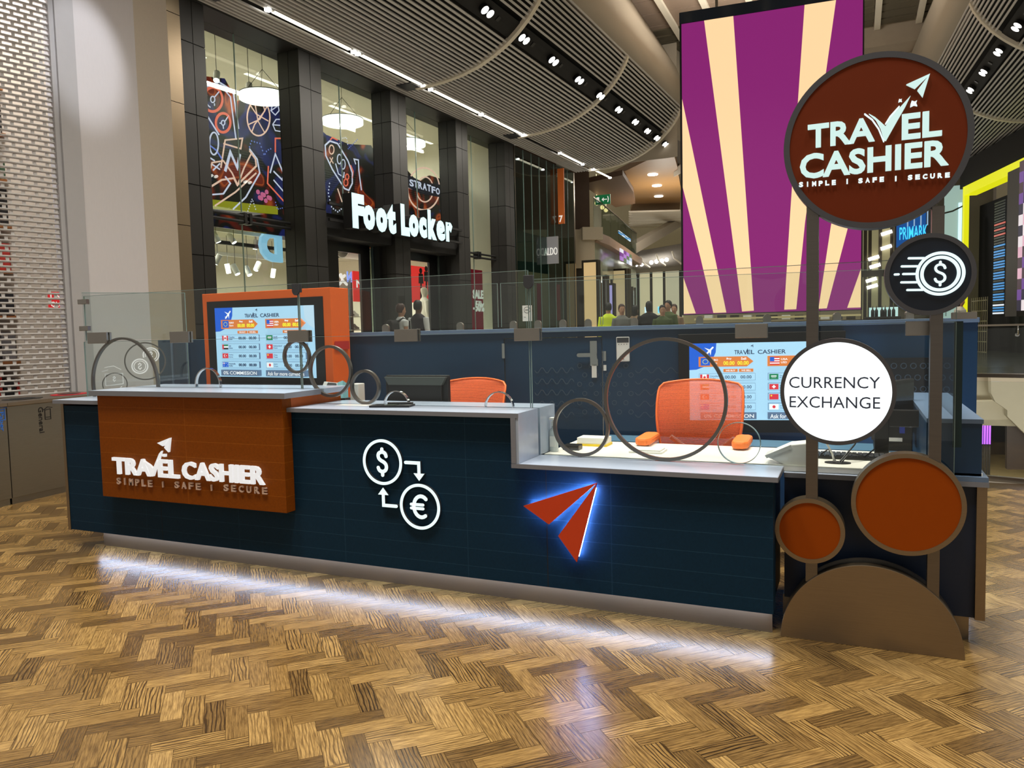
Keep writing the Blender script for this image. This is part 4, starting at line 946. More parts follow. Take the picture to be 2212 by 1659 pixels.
STRIPL = E('strip_warm', (255, 244, 214), 3.2)
RINGL = E('ring_light', (255, 252, 240), 3.0)
SIGNL = E('sign_ice_white', (212, 246, 248), 1.02)
BRIGHT = E('lit_shop', (255, 244, 218), 1.1)
SHOPGL = glass('shop_glass', (232, 238, 234), 0.03)
DARKGL = glass('dark_shop_glass', (196, 210, 204), 0.09, 6, 0.5)

d87 = Vector((math.cos(87 * D2R), math.sin(87 * D2R), 0)); n87 = Vector((d87.y, -d87.x, 0))
Fa = Fr((-10.2, 9.78, 0), tuple(d87))                      # a = along the facade, b = height, n = out into the mall
def fA(x, y, off=0.0):
    return Fa.uv(aP(x, y, Fa.o + n87 * off, n87))
UPF = 0.42                                                 # the floor beyond the kiosk lies a little higher
m = MB(); m.box(-24, 0.9, 9.2, 60, UPF - 0.05, UPF)
m.hexa([(-24, 8.2, -0.05), (0.9, 8.2, -0.05), (0.9, 9.2, -0.05), (-24, 9.2, -0.05)], [(-24, 8.2, 0.0), (0.9, 8.2, 0.0), (0.9, 9.2, UPF), (-24, 9.2, UPF)])
m2 = MB(); m2.box(0.9, 14, 17.0, 60, UPF - 0.05, UPF); struct(m2, 'floor', M('dark_stone_floor', (66, 70, 66), rough=0.2, noise=0.1, nscale=1.5))
struct(m, 'floor', M('grey_stone_floor', (176, 170, 158), rough=0.25, noise=0.1, nscale=1.5))

# ------------------------------------------------------------------ sports shop facade
def pillar(lab, s0, s1, z1=6.95):
    c = Fa.p((s0 + s1) / 2, UPF, 0.2)
    t = thing('pillar', lab, 'pillar', tuple(c))
    m = MB(); m.box(s0 + .01, s1 - .01, UPF, z1, -0.03, 0.49, Fa); m.build('core', BLACKG, t)
    m = MB(); z = UPF
    zs = [0.42, 0.62, 1.74, 2.86, 3.98, 5.10, 6.22, z1]
    for a, b in zip(zs, zs[1:]):
        m.box(s0, (s0 + s1) / 2 - .006, a + .008, b - .008, 0.46, 0.5, Fa); m.box((s0 + s1) / 2 + .006, s1, a + .008, b - .008, 0.46, 0.5, Fa)
        m.box(s0, s0 + .03, a + .008, b - .008, 0.246, 0.47, Fa); m.box(s0, s0 + .03, a + .008, b - .008, -0.02, 0.234, Fa); m.box(s1 - .03, s1, a + .008, b - .008, -0.02, 0.47, Fa)
    m.build('cladding', BLACKC, t)
pillar('black clad pillar between the steel strip and the first tall shop window', -0.46, 0.02)
pillar('black clad pillar between the neon sneaker mural window and the lit shop sign', 2.22, 2.84)
pillar('black clad pillar behind the first word of the lit shop sign', 5.13, 5.72)
pillar('black clad pillar behind the end of the lit shop sign', 7.92, 8.5)
pillar('black clad pillar next to the dark glass shopfront', 10.6, 11.15)
struct(MB().box(-1.2, 11.2, 6.9, 7.6, -0.3, 0.52, Fa), 'trim_1', BLACKC)
def window(n, s0, s1, z0, z1, mid=True):
    t = thing('window_%d' % n, None, None, tuple(Fa.p(s0, z0, 0))); t['kind'] = 'structure'
    m = MB(); m.box(s0, s1, z0, z1, -0.006, 0.006, Fa); m.build('glass_sheet', SHOPGL, t)
    if mid:
        c = (s0 + s1) / 2
        m = MB(); m.box(c - .006, c + .006, z0, z1, -0.012, 0.012, Fa); m.build('joint', GEDGE, t)
    return t
window(1, 0.02, 2.22, UPF, 6.9); window(2, 2.84, 5.13, 3.95, 6.9); window(3, 5.72, 7.92, 3.95, 6.9); window(4, 8.5, 10.6, UPF, 6.9)
def rail(lab, s0, s1):
    t = thing('glazing_rail', lab, 'rail', tuple(Fa.p(s0, 3.6, 0.1)))
    m = MB()
    for z in (3.58, 3.68): m.tube([Fa.p(s0, z, 0.12), Fa.p(s1, z, 0.12)], 0.028)
    m.build('tube', BLACKM, t)
    for s in (s0 + 1.05, s0 + 1.17, s1 - 0.05):
        m = MB(); m.box(s - .03, s + .03, 3.54, 3.74, 0.0, 0.16, Fa); m.build('bracket', BLACK, t)
rail('black double rail across the tall window with the sneaker mural', 0.02, 2.5); rail('black double rail across the narrow window near the dark glass shopfront', 8.5, 10.75)
# portals of the two doors
def portal(lab, s0, s1, dn):
    t = thing('shop_door', lab, 'door', tuple(Fa.p((s0 + s1) / 2, UPF, 0)))
    m = MB(); m.box(s0, s1, 3.5, 3.95, -0.35, 0.42, Fa).box(s0, s0 + .08, UPF, 3.5, -0.14, 0.3, Fa).box(s1 - .06, s1, UPF, 3.5, -0.14, 0.1, Fa); m.build('portal_frame', BLACKM, t)
    e = [min(fA(x, 560, -.06)[0], s1 - .06) for x in dn]
    m = MB(); m.box(s0 + .08, e[0], UPF, 3.5, -0.12, -0.06, Fa); m.build('side_panel', BLACKC, t)
    m = MB(); m.box(e[1], e[2], UPF, 3.5, -0.12, -0.06, Fa).box(e[0], e[2], 3.3, 3.5, -0.12, -0.06, Fa).box(e[3] - .01, s1 - .05, UPF, 3.5, -0.12, -0.06, Fa); m.build('door_frame', BLACK, t)
    m = MB(); m.box(e[2], e[3], UPF, 3.5, -0.10, -0.09, Fa); m.build('door_leaf', DARKGL, t)
portal('black framed shop door under the first word of the lit sign', 2.84, 5.13, (731, 779, 799, 822)); portal('black framed shop door under the second word of the lit sign', 5.72, 7.92, (886, 927, 944, 957))
# lit lettering on rails
t = thing('shop_sign', 'large glowing white Foot Locker lettering on black rails above the shop doors', 'sign', tuple(Fa.p(5.2, 3.65, 0.6)))
m = MB()
for z in (3.80, 4.12): m.box(2.86, 8.0, z - .025, z + .025, 0.52, 0.57, Fa)
m.build('mounting_rail', BLACKM, t)
LT = [('F', 3.27, 3.66, 3.66, 4.36, .072), ('o', 3.62, 4.01, 3.67, 4.18, .072), ('o', 4.05, 4.44, 3.67, 4.18, .072), ('t', 4.44, 4.76, 3.67, 4.31, .072), ('L', 4.95, 5.28, 3.68, 4.37, .072),
      ('o', 5.26, 5.64, 3.69, 4.19, .072), ('c', 5.66, 5.98, 3.70, 4.18, .072), ('k', 6.03, 6.40, 3.70, 4.38, .072), ('e', 6.40, 6.78, 3.71, 4.19, .072), ('r', 6.82, 7.12, 3.72, 4.19, .072)]
for ch, s0, s1, z0, z1, b in LT:
    m = MB().use(BLACKM); m.text(ch, s0, z0, s1 - s0, z1 - z0, 0.57, 0.80, Fa, b); m.use(SIGNL); m.text(ch, s0, z0, s1 - s0, z1 - z0, 0.795, 0.805, Fa, b); m.build('letter', None, t)
# interior shell of the shop
m = MB(); m.box(-1.0, 11.2, UPF, 7.6, -7.2, -7.0, Fa); struct(m, 'wall_back', SHOPW)
m = MB(); m.box(-1.0, 11.2, 7.3, 7.6, -7.2, -0.3, Fa); struct(m, 'ceiling', SHOPW)
m = MB(); m.box(-1.2, -1.0, UPF, 7.6, -7.2, 0.0, Fa); m.box(11.2, 11.3, UPF, 7.6, -7.2, 0.0, Fa); struct(m, 'wall_side', SHOPW)
m = MB(); m.box(-1.0, 11.2, 3.95, 4.15, -7.0, -1.75, Fa); struct(m, 'ceiling', M('shop_service_ceiling', (196, 192, 178), rough=0.8, noise=0.1))
for k, s in enumerate((0.6, 3.6, 6.4, 9.2)):
    m = MB(); m.box(s, s + 1.9, 7.285, 7.3, -2.3, -2.2, Fa); tag(m.build('strip_light', E('slot_light', (255, 246, 226), 2.0) if k == 0 else MATS['slot_light']), '%s slot light in the upper shop ceiling counted from the steel strip' % ('first', 'second', 'third', 'fourth')[k], 'light', 'slot lights in the shop ceiling')
def ring_lamp(lab, px):
    s, z = fA(px[0], px[1], -0.9)
    t = thing('ring_lamp', lab, 'lamp', tuple(Fa.p(s, z, -0.9)), 'round pendant lamps in the shop')
    c = Fa.p(s, z, -0.9)
    m = MB(); m.ell(c.x, c.y, 0.47, 0.47, z - 0.05, z + 0.05, W0, 48); m.build('shade', RINGL, t)
    m = MB(); m.ell(c.x, c.y, 0.475, 0.475, z + 0.05, z + 0.065, W0, 48); m.build('cap', DGREY, t)
    m = MB()
    for a in (20, 140, 260): m.tube([(c.x + .4 * math.cos(a * D2R), c.y + .4 * math.sin(a * D2R), z + .06), (c.x, c.y, z + 0.55)], 0.005, 5)
    m.tube([(c.x, c.y, z + .55), (c.x, c.y, 7.3)], 0.005, 5); m.build('suspension_wire', DGREY, t)
ring_lamp('round glowing pendant lamp in front of the sneaker mural', (569, 210)); ring_lamp('round glowing pendant lamp above the neon skateboard mural', (740, 263)); ring_lamp('round glowing pendant lamp above the STRATFORD roundel', (880, 311))
def track_spot(lab, s, z, off, group, zc, tilt=(0.3, -0.4)):
    c = Fa.p(s, z, off)
    t = thing('track_spot', lab, 'spotlight', tuple(c), group)
    a = Vector((tilt[0], tilt[1], -0.8)).normalized()
    m = MB(); m.tube([c - a * 0.11, c + a * 0.11], 0.06, 12); m.build('housing', WHITE, t)
    m = MB(); m.tube([c + a * 0.112, c + a * 0.116], 0.05, 12); m.build('lens', SPOT, t)
    MB().tube([c, (c.x, c.y, zc)], 0.006, 5).build('stem', DGREY, t)
for q, (px, py) in enumerate(((468, 165), (538, 190))):
    s, z = fA(px, py, -1.0); track_spot('%s white spotlight hung above the sneaker mural' % ('left', 'right')[q], s, z, -1.0, 'spotlights above the mural', 7.3)

# neon print mural behind the upper windows
def mural_base(name):
    m, nt, b = nt_new(name)
    tc = nt.nodes.new('ShaderNodeTexCoord')
    n1 = nt.nodes.new('ShaderNodeTexNoise'); n1.inputs['Scale'].default_value = 1.1; n1.inputs['Detail'].default_value = 1.5; n1.inputs['Distortion'].default_value = 1.2; nt.links.new(tc.outputs['Object'], n1.inputs[0])
    r = nt.nodes.new('ShaderNodeValToRGB'); r.color_ramp.elements[0].position = 0.30; r.color_ramp.elements[0].color = lin((20, 24, 70)); r.color_ramp.elements[1].position = 0.68; r.color_ramp.elements[1].color = lin((120, 34, 20))
    for p, c in ((0.40, (28, 34, 100)), (0.46, (16, 13, 14)), (0.54, (22, 15, 14)), (0.60, (100, 26, 18)), (0.655, (190, 84, 34))):
        e = r.color_ramp.elements.new(p); e.color = lin(c)
    nt.links.new(n1.outputs[0], r.inputs[0]); nt.links.new(r.outputs[0], b.inputs['Base Color']); nt.links.new(r.outputs[0], b.inputs['Emission Color']); b.inputs['Emission Strength'].default_value = 0.55
    b.inputs['Roughness'].default_value = 0.3
    return m
MURB = mural_base('mural_print')
NW = E('neon_cool', (226, 226, 255), 0.95); NR = E('neon_red', (255, 120, 96), 0.95); NP = E('neon_peach', (255, 208, 190), 0.95); NB = E('neon_blue', (120, 140, 236), 0.9); NPK = E('neon_pink', (226, 110, 160), 0.8); NYL = E('mural_yellow', (180, 176, 30), 0.6)
OM = -1.40
t = thing('mural', 'long neon style print mural of sneakers and records behind the upper shop windows', 'mural', tuple(Fa.p(5.5, 3.9, OM)))
mt = [(0.2, 6.05), (0.7, 6.35), (1.45, 6.52), (2.2, 6.66), (2.5, 6.3), (3.0, 6.48), (4.3, 6.55), (5.2, 6.2), (6.0, 6.15), (6.9, 6.3), (7.6, 5.75), (8.5, 5.95), (9.0, 5.7), (9.6, 6.0), (10.8, 6.0), (10.8, 3.70), (0.2, 3.70)]
m = MB(); m.poly(mt, OM - 0.06, OM, Fa); m.build('panel', MURB, t)
def mp(pts): return [fA(x, y, OM) for x, y in pts]
def circ(x, y, rx, ry, n=28, a0=0, a1=360): return [(x + rx * math.cos((a0 + (a1 - a0) * i / n) * D2R), y - ry * math.sin((a0 + (a1 - a0) * i / n) * D2R)) for i in range(n + 1)]
def Z(pts): return [(x * 0.37372, y * 0.37372) for x, y in pts]          # readings from an enlarged crop
def Q(pts): return [(400 + x * 0.37364, y * 0.37372) for x, y in pts]
def neon(name, items):
    m = MB()
    for mat, pts, wd in items:
        m.use(mat); m.stroke(mp(pts), wd, OM + 0.002, OM + 0.012, Fa, cap=False)
    m.build(name, None, t)
def dots(name, mat, pts, r):
    m = MB().use(mat); P = mp(pts)
    L = [0]
    for a, b in zip(P, P[1:]): L.append(L[-1] + math.hypot(b[0] - a[0], b[1] - a[1]))
    k = max(2, int(L[-1] / (r * 4)))
    for i in range(k):
        q = L[-1] * i / k; j = max(x for x in range(len(L) - 1) if L[x] <= q); f = (q - L[j]) / max(1e-6, L[j + 1] - L[j])
        m.ell(P[j][0] + (P[j + 1][0] - P[j][0]) * f, P[j][1] + (P[j + 1][1] - P[j][1]) * f, r, r, OM + 0.013, OM + 0.015, Fa, 8)
    m.build(name, None, t)
c1, c2 = Z(circ(1228, 575, 56, 70)), Z(circ(1288, 710, 42, 55))
neon('neon_record', [(NR, c1, 0.05), (NW, Z(circ(1228, 575, 12, 18)), 0.02), (NW, Z(circ(1228, 575, 38, 48, 12, 150, 250)), 0.02), (NW, Z([(1240, 560), (1265, 530)]), 0.02), (NW, Z([(1238, 598), (1238, 612)]), 0.02)])
neon('neon_record', [(NR, c2, 0.05), (NW, Z(circ(1288, 710, 10, 14)), 0.02), (NW, Z([(1300, 700), (1320, 668)]), 0.02), (NW, Z([(1268, 712), (1280, 712)]), 0.02), (NW, Z([(1288, 726), (1290, 745)]), 0.02)])
neon('neon_speaker_outline', [(NW, Z([(1165, 510), (1265, 475), (1345, 525), (1378, 745)]), 0.03), (NW, Z([(1172, 630), (1265, 780)]), 0.03), (NW, Z([(1272, 490), (1330, 560), (1362, 805)]), 0.025)])
neon('neon_ball', [(NP, Z(circ(1493, 680, 66, 105)), 0.03), (NP, Z([(1440, 600), (1480, 660), (1550, 700)]), 0.022), (NP, Z([(1435, 720), (1500, 690), (1545, 610)]), 0.022), (NP, Z([(1470, 585), (1490, 700), (1530, 770)]), 0.022), (NP, Z([(1510, 580), (1530, 640), (1470, 720), (1455, 760)]), 0.022)])
neon('neon_leaf', [(NW, Z([(1565, 640), (1575, 600), (1605, 605), (1612, 640), (1590, 665), (1565, 640), (1600, 615)]), 0.02), (NW, Z([(1575, 720), (1595, 690), (1620, 690)]), 0.02), (NW, Z([(1575, 720), (1590, 755), (1620, 760)]), 0.02), (NW, Z([(1580, 722), (1620, 725)]), 0.02)])
neon('neon_sneaker', [(NP, Z([(1200, 1090), (1280, 1040), (1350, 1030), (1370, 1070), (1480, 960), (1475, 920), (1440, 870)]), 0.035), (NP, Z([(1290, 830), (1390, 860), (1400, 800), (1300, 810), (1295, 840), (1275, 970)]), 0.03), (NW, Z([(1300, 990), (1330, 880), (1370, 970), (1385, 890)]), 0.06), (NP, Z([(1370, 1075), (1410, 970), (1455, 880)]), 0.03),
      (NP, Z([(1200, 1020), (1225, 940), (1290, 930), (1340, 1000), (1368, 1060)]), 0.03), (NW, Z([(1225, 1125), (1290, 1120), (1330, 1060), (1300, 1020)]), 0.03), (NP, Z([(1240, 1190), (1360, 1110), (1480, 1000)]), 0.03), (NW, Z([(1345, 1210), (1420, 1140), (1500, 1000), (1485, 920), (1440, 860)]), 0.03), (NW, Z([(1225, 950), (1270, 980)]), 0.025), (NW, Z([(1270, 945), (1230, 985)]), 0.025)])
neon('neon_bow', [(NW, Z(circ(1235, 830, 26, 65, 18)), 0.028), (NW, Z([(1190, 850), (1200, 905), (1240, 930)]), 0.028), (NB, Z([(1185, 820), (1250, 870), (1282, 920)]), 0.028)])
neon('neon_boot', [(NW, Z([(1560, 1000), (1590, 890), (1640, 1010), (1630, 1040), (1580, 990)]), 0.03), (NR, Z([(1550, 960), (1545, 1060), (1600, 1120), (1645, 1170)]), 0.03), (NR, Z([(1590, 880), (1590, 800), (1640, 800)]), 0.03), (NW, Z([(1580, 1040), (1640, 1110), (1655, 1080)]), 0.025)])
dots('neon_dots', NB, Z([(1440, 850), (1450, 815), (1500, 830), (1525, 900), (1540, 870), (1575, 855)]), 0.018); dots('neon_dots', NW, Z([(1430, 1220), (1455, 1150), (1480, 1225)]), 0.014); dots('neon_dots', NB, Z([(1590, 1170), (1600, 1210), (1640, 1200)]), 0.014)
m = MB().use(NPK)
for q in range(9):
    a, b = fA((1490 + (q % 3) * 25 + 10 * (q // 3)) * 0.37372, (1110 + (q // 3) * 18 + (q % 2) * 14) * 0.37372, OM); m.ell(a, b, 0.05, 0.05, OM + .002, OM + .012, Fa, 12)
m.build('pink_blossom', None, t)
m = MB().use(NYL); a = mp(Z([(1200, 1150), (1605, 1195), (1605, 1240), (1200, 1205)])); m.poly(a, OM + .001, OM + .006, Fa); m.build('yellow_band', None, t)
neon('neon_skateboard', [(NW, Q([(835, 815), (808, 840), (812, 900), (850, 980), (920, 1090), (945, 1100), (965, 1060), (965, 1000), (940, 930), (880, 830), (835, 815)]), 0.035), (NP, Q(circ(845, 865, 14, 26, 14)), 0.025), (NP, Q([(835, 910), (855, 945)]), 0.02), (NP, Q([(852, 910), (835, 945)]), 0.02),
      (NW, Q(circ(890, 920, 12, 28, 14)), 0.022), (NW, Q(circ(912, 950, 12, 28, 14)), 0.022), (NW, Q([(868, 945), (885, 1005), (915, 1025), (918, 995)]), 0.025), (NR, Q(circ(935, 1022, 10, 16, 12)), 0.025), (NR, Q(circ(928, 1055, 12, 20, 12)), 0.025), (NR, Q([(838, 808), (850, 795), (880, 810)]), 0.03), (NR, Q([(955, 955), (970, 990), (965, 1030)]), 0.03), (NP, Q([(880, 1090), (905, 1165), (930, 1160), (945, 1110)]), 0.03), (NW, Q([(985, 950), (975, 920), (1000, 925), (1003, 985), (1010, 1040), (1018, 1100)]), 0.03)])
dots('neon_dots', NW, Q([(890, 830), (900, 800), (930, 795), (940, 850)]), 0.016); dots('neon_dots', NB, Q([(940, 860), (1000, 800)]), 0.016); dots('neon_dots', NW, Q([(832, 1060), (825, 1120), (845, 1200), (880, 1225), (910, 1200)]), 0.02)
neon('neon_roundel', [(NP, Q(circ(1378, 1092, 92, 122, 36, 0, 360)), 0.045), (NP, Q(circ(1385, 1095, 48, 72, 30, 10, 170)), 0.035), (NP, Q(circ(1385, 1095, 48, 72, 30, 200, 340)), 0.035)])
m = MB().use(M('mural_navy', (26, 30, 66), noise=0.05)); m.poly(mp(Q([(1284, 1010), (1370, 1052), (1475, 1068), (1480, 1142), (1360, 1120), (1284, 1082)])), OM + .013, OM + .018, Fa); m.build('roundel_bar', None, t)
dots('neon_dots', NW, Q([(1286, 1016), (1370, 1058), (1475, 1075)]), 0.012); dots('neon_dots', NW, Q([(1286, 1084), (1370, 1117), (1478, 1138)]), 0.012)
m = MB().use(NW)
for q, ch in enumerate('STRATFORD'):
    p = fA(400 + (1294 + q * 25.5) * 0.37364, (1075 + q * 7.2 + (4 if q > 4 else 0)) * 0.37372, OM); m.text(ch, p[0], p[1], 0.20, 0.19, OM + .019, OM + .024, Fa, 0.03)
m.build('roundel_lettering', None, t)

# lit goods on the lower shop floor
t = thing('reflected_letter', 'pale blue letter D imitating a sign reflection in the tall shop window', 'sign', tuple(Fa.p(3.2, 3.1, -1.5)))  # glowing letter stands in for a sign mirrored in the window glass
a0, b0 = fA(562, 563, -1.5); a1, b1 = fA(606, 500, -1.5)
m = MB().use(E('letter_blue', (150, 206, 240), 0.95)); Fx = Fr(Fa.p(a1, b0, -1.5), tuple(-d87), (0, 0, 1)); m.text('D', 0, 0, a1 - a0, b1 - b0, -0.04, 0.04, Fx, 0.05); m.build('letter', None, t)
k = 0
for px, py in ((466, 512), (500, 515), (552, 528), (492, 580), (508, 582), (535, 585), (556, 575), (590, 590), (600, 545), (470, 560), (576, 540)):
    off = -1.6 - (k % 4) * 0.7; s, z = fA(px, py, off)
    if z < 3.8: track_spot('white spotlight %s in the lower shop window, %s row' % (('left', 'right')[k % 2], ('front', 'second', 'third', 'back')[k % 4]), s, z, off, 'spotlights in the lower shop window', 3.95, (random.uniform(-.5, .5), random.uniform(-.5, .5)))
    k += 1
for q, off in enumerate((-1.9, -2.9, -4.0)):
    m = MB(); m.box(0.3, 8.2, 3.70 - .1 * q, 3.78 - .1 * q, off - .04, off + .04, Fa); tag(m.build('lighting_track', WHITE if q != 1 else DGREY), '%s lighting track below the lower shop ceiling' % ('front', 'dark middle', 'rear')[q], 'track')
t = thing('air_duct', 'white round air duct with open end above the first shop door', 'duct', tuple(Fa.p(4.8, 3.0, -2.2)))
s, z = fA(748, 540, -2.2); m = MB(); m.ring(0, 0, .22, .20, -1.2, 0.15, Fr(Fa.p(s, z, -2.2), tuple(n87), (0, 0, 1)), 28); m.build('duct_body', WHITE, t)
def poster(lab, c4, off, mat, extra=None):
    p0 = fA(*c4[0], off); p1 = fA(*c4[1], off)
    t = thing('poster', lab, 'poster', tuple(Fa.p(p0[0], p1[1], off)))
    m = MB(); m.box(p0[0], p1[0], p1[1], p0[1], off - .03, off, Fa); m.build('panel', mat, t)
    return t
REDP = E('poster_red', (222, 48, 44), 0.75); DRED = E('poster_dark_red', (120, 14, 34), 0.7); SILW = E('poster_white', (240, 236, 226), 0.8)
t = poster('red backlit poster hanging in the first shop door', ((762, 585), (782, 652)), -1.8, REDP)
p = fA(775, 613, -1.8); m = MB().use(SILW); m.text('N', p[0] - .1, p[1] - .1, .25, .2, -1.8, -1.795, Fa, .02); m.build('lettering', None, t)
t = thing('logo_panel', 'white leaping figure and mirrored blue letter in the first shop door', 'sign', tuple(Fa.p(4.9, 2.4, -1.9)))
def zz(x, y): return fA(680 + x * .211, 380 + y * .211, -1.9)
m = MB().use(SILW)
for a in (([(275, 1035), (290, 1075)]), ([(290, 1070), (330, 1110)]), ([(285, 1075), (255, 1108)]), ([(280, 1045), (310, 1020)])): m.stroke([zz(*q) for q in a], .07, -1.92, -1.9, Fa)
p = zz(270, 1020); m.ell(p[0], p[1], .06, .06, -1.92, -1.9, Fa, 14); m.build('leaping_figure', None, t)
m = MB().use(E('letter_violet', (130, 160, 240), 0.9)); p = zz(380, 1090); m.text('N', 0, 0, .2, .27, -.02, 0, Fr(Fa.p(p[0], p[1], -1.9), tuple(-d87), (0, 0, 1)), .03); m.build('letter', None, t)
t = poster('red poster with two dark figures in the second shop door', ((884, 573), (930, 655)), -1.6, REDP)
m = MB().use(BLACKM)
for x, y in ((1090, 1000), (1145, 980)):
    p = fA(680 + x * .211, 380 + y * .211, -1.58); m.ell(p[0], p[1] + .08, .07, .08, -1.6, -1.59, Fa, 14); m.poly([(p[0] - .12, p[1] - .28), (p[0] + .12, p[1] - .28), (p[0] + .1, p[1]), (p[0] - .1, p[1])], -1.6, -1.59, Fa); m.stroke([(p[0], p[1] - .25), (p[0] - .03, p[1] - .7)], .07, -1.6, -1.59, Fa)
m.build('printed_figures', None, t)
t = poster('dark red sale poster in the narrow window near the dark glass shopfront', ((1007, 580), (1045, 715)), -0.25, DRED)
for s_, x0, x1, y0, y1 in (('SALE', 1022, 1044, 645, 627), ('UP TO', 1026, 1040, 655, 650), ('-50%', 1023, 1046, 673, 655)):
    a, b = fA(x0, y0, -0.24), fA(x1, y1, -0.24); m = MB().use(SILW); m.text(s_, a[0], a[1], b[0] - a[0], b[1] - a[1], -.25, -.24, Fa, .05); m.build('lettering', None, t)
# shoe wall in the first door
t = thing('shoe_rack', 'white shoe display rack in the first shop door', 'shelf', tuple(Fa.p(5.3, UPF, -2.5)))
sa, sb = fA(737, 690, -2.2)[0], fA(783, 690, -2.2)[0]
m = MB(); m.box(sa, sb, UPF, 3.0, -2.6, -2.55, Fa); m.build('back_panel', SHOPW, t)
ZS = (0.6, 0.95, 1.30, 1.65, 2.0)
for z in ZS: m = MB(); m.box(sa, sb, z - .02, z, -2.55, -2.2, Fa); m.build('shelf', SHOPW, t)
m = MB(); m.box((sa + sb) / 2, (sa + sb) / 2 + .06, UPF, 3.0, -2.3, -2.2, Fa); m.build('upright', DGREY, t)
SHM = [M('shoe_white', (236, 234, 228)), M('shoe_black', (26, 26, 28)), M('shoe_grey', (120, 118, 116))]
n_ = 0
for r_, z in enumerate(ZS[1:]):
    for c_ in range(4):
        s = sa + .2 + c_ * (sb - sa - .3) / 3.4; m = MB()
        m.use(SHM[(r_ + c_ * 2) % 3]); m.poly([(s - .16, z + .02), (s + .15, z + .02), (s + .16, z + .06), (s + .05, z + .10), (s - .02, z + .16), (s - .14, z + .15)], -2.42, -2.30, Fa); m.use(SHM[0]); m.box(s - .165, s + .165, z, z + .025, -2.425, -2.295, Fa)
        tag(m.build('sneaker', None, bevel=.01), '%s %s sneaker on the %s shelf of the shoe rack' % (('first', 'second', 'third', 'fourth')[c_], ('white', 'black', 'grey')[(r_ + c_ * 2) % 3], ('lowest', 'second lowest', 'second highest', 'highest')[r_]), 'shoe', 'sneakers on the shoe rack')

# ------------------------------------------------------------------ left side: shutter, column, steel strip, bins
ds = Vector((math.sin(15 * D2R), math.cos(15 * D2R), 0))
CORN = Vector((-7.9, 6.85, 0))
Fsh = Fr(tuple(CORN), tuple(ds))                            # n points into the mall
def fS(x, y, off=0.0): return Fsh.uv(aP(x, y, Fsh.o + Fsh.n * off, Fsh.n))
e0 = fS(137, 300)[0]; e1 = fS(160, 650)[0]; gk = fS(137, 90)[0]
gl = fS(118, 60)[0]; gr = fS(146, 60)[0]
m = MB(); m.box(gr + .06, 0, 0, 8.5, -0.4, 0, Fsh); t = struct(m, 'wall_left', PLASTERW)
m = MB(); m.box(gl, gr + .06, 0, 8.5, -0.2, 0.02, Fsh).box(gl - .05, gl, 0, 8.5, -0.2, -0.02, Fsh); struct(m, 'trim_2', M('shutter_frame_grey', (176, 176, 178), rough=0.5, noise=0.03))
c2x = aY(372, 300, 8.0)
m = MB()
pA, pB, pC = CORN, aX(366, 150, -8.02), Vector((-9.9, 8.3, 0))
m.poly([(pA.x, pA.y), (pB.x, pB.y), (pC.x, pC.y), (-10.6, 8.3), (-10.6, 6.0), (-8.4, 6.4)], 0, 8.5); struct(m, 'wall_left', PLASTER)
t = thing('steel_strip', 'tall brushed steel strip between the beige column and the black cladding', 'trim', tuple(Fa.p(-0.75, UPF, 0.5)))
for a, b in ((UPF, 3.3), (3.31, 5.2), (5.21, 6.56), (6.57, 8.3)):
    m = MB(); m.box(-0.74, -0.47, a, b, 0.1, 0.52, Fa); m.build('panel', STEELW, t)
# roller shutter with slots
t = thing('roller_shutter', 'perforated grey roller shutter closing the shop on the left', 'shutter', tuple(Fsh.p(gl - 1.5, 0, -0.1)))
SHUT = M('shutter_grey', (200, 198, 196), rough=0.5, noise=0.05)
m = MB(); z = 0.75
s0, s1 = gl - 3.4, gl - 0.02
row = 0
while z < 6.6:
    zz0 = z
    m.box(s0, s1, z, z + .021, -0.09, -0.062, Fsh); m.box(s0, s1, z + .009, z + .012, -0.062, -0.055, Fsh)
    off = 0.065 if row % 2 else 0.0
    x = s0 + off
    while x < s1:
        m.box(x, x + .032, z + .021, z + .056, -0.085, -0.07, Fsh); x += .13
    z += .056; row += 1
m.build('curtain', SHUT, t)
m = MB(); m.box(s0, s1, 0.0, 0.75, -0.1, -0.06, Fsh); m.build('bottom_rail', SHUT, t)
# shop behind the shutter
m = MB(); m.box(gl - 5.5, gl + .3, 0, 7, -2.2, -2.1, Fsh); struct(m, 'wall_back', M('shop_wall_pinkish', (240, 230, 226), rough=0.8, noise=0.04))
tt = thing('garment_rack', 'shop shelving with mixed garments behind the left roller shutter', 'shelf', tuple(Fsh.p(gl - 1.7, 0, -1.4)))
xs0 = fS(75, 300, -1.3)[0]
m = MB()
for k in range(9): m.box(xs0 - 2.2, xs0, 0.7 + k * .55, 0.74 + k * .55, -1.7, -1.3, Fsh)
m.build('shelf', M('rack_wood', (150, 96, 50), noise=0.1), tt)
GM = [M('garment_%d' % i, c, noise=0.12, rough=0.8) for i, c in enumerate(((40, 40, 44), (110, 60, 40), (60, 84, 60), (46, 60, 96), (170, 150, 130), (30, 26, 26), (190, 60, 50), (120, 120, 124)))]
m = MB()
for k in range(9):
    x = xs0 - 2.2
    while x < xs0 - .1:
        wd = random.uniform(.12, .3); m.use(random.choice(GM)); m.box(x, min(x + wd - .015, xs0), 0.74 + k * .55, 0.74 + k * .55 + random.uniform(.2, .48), -1.68, -1.34, Fsh); x += wd
tag(m.build('garments', None, tt), kind='stuff')
t = thing('red_sign', 'small red square shop sign with white letters behind the roller shutter', 'sign', tuple(Fsh.p(gl - .2, 1.9, -0.3)))
p0, p1 = fS(107, 668, -0.3), fS(139, 631, -0.3)
m = MB(); m.box(p0[0], p1[0], p0[1], p1[1], -0.33, -0.3, Fsh); m.build('panel', E('sign_red', (214, 36, 40), 0.7), t)
wd, hh = p1[0] - p0[0], p1[1] - p0[1]
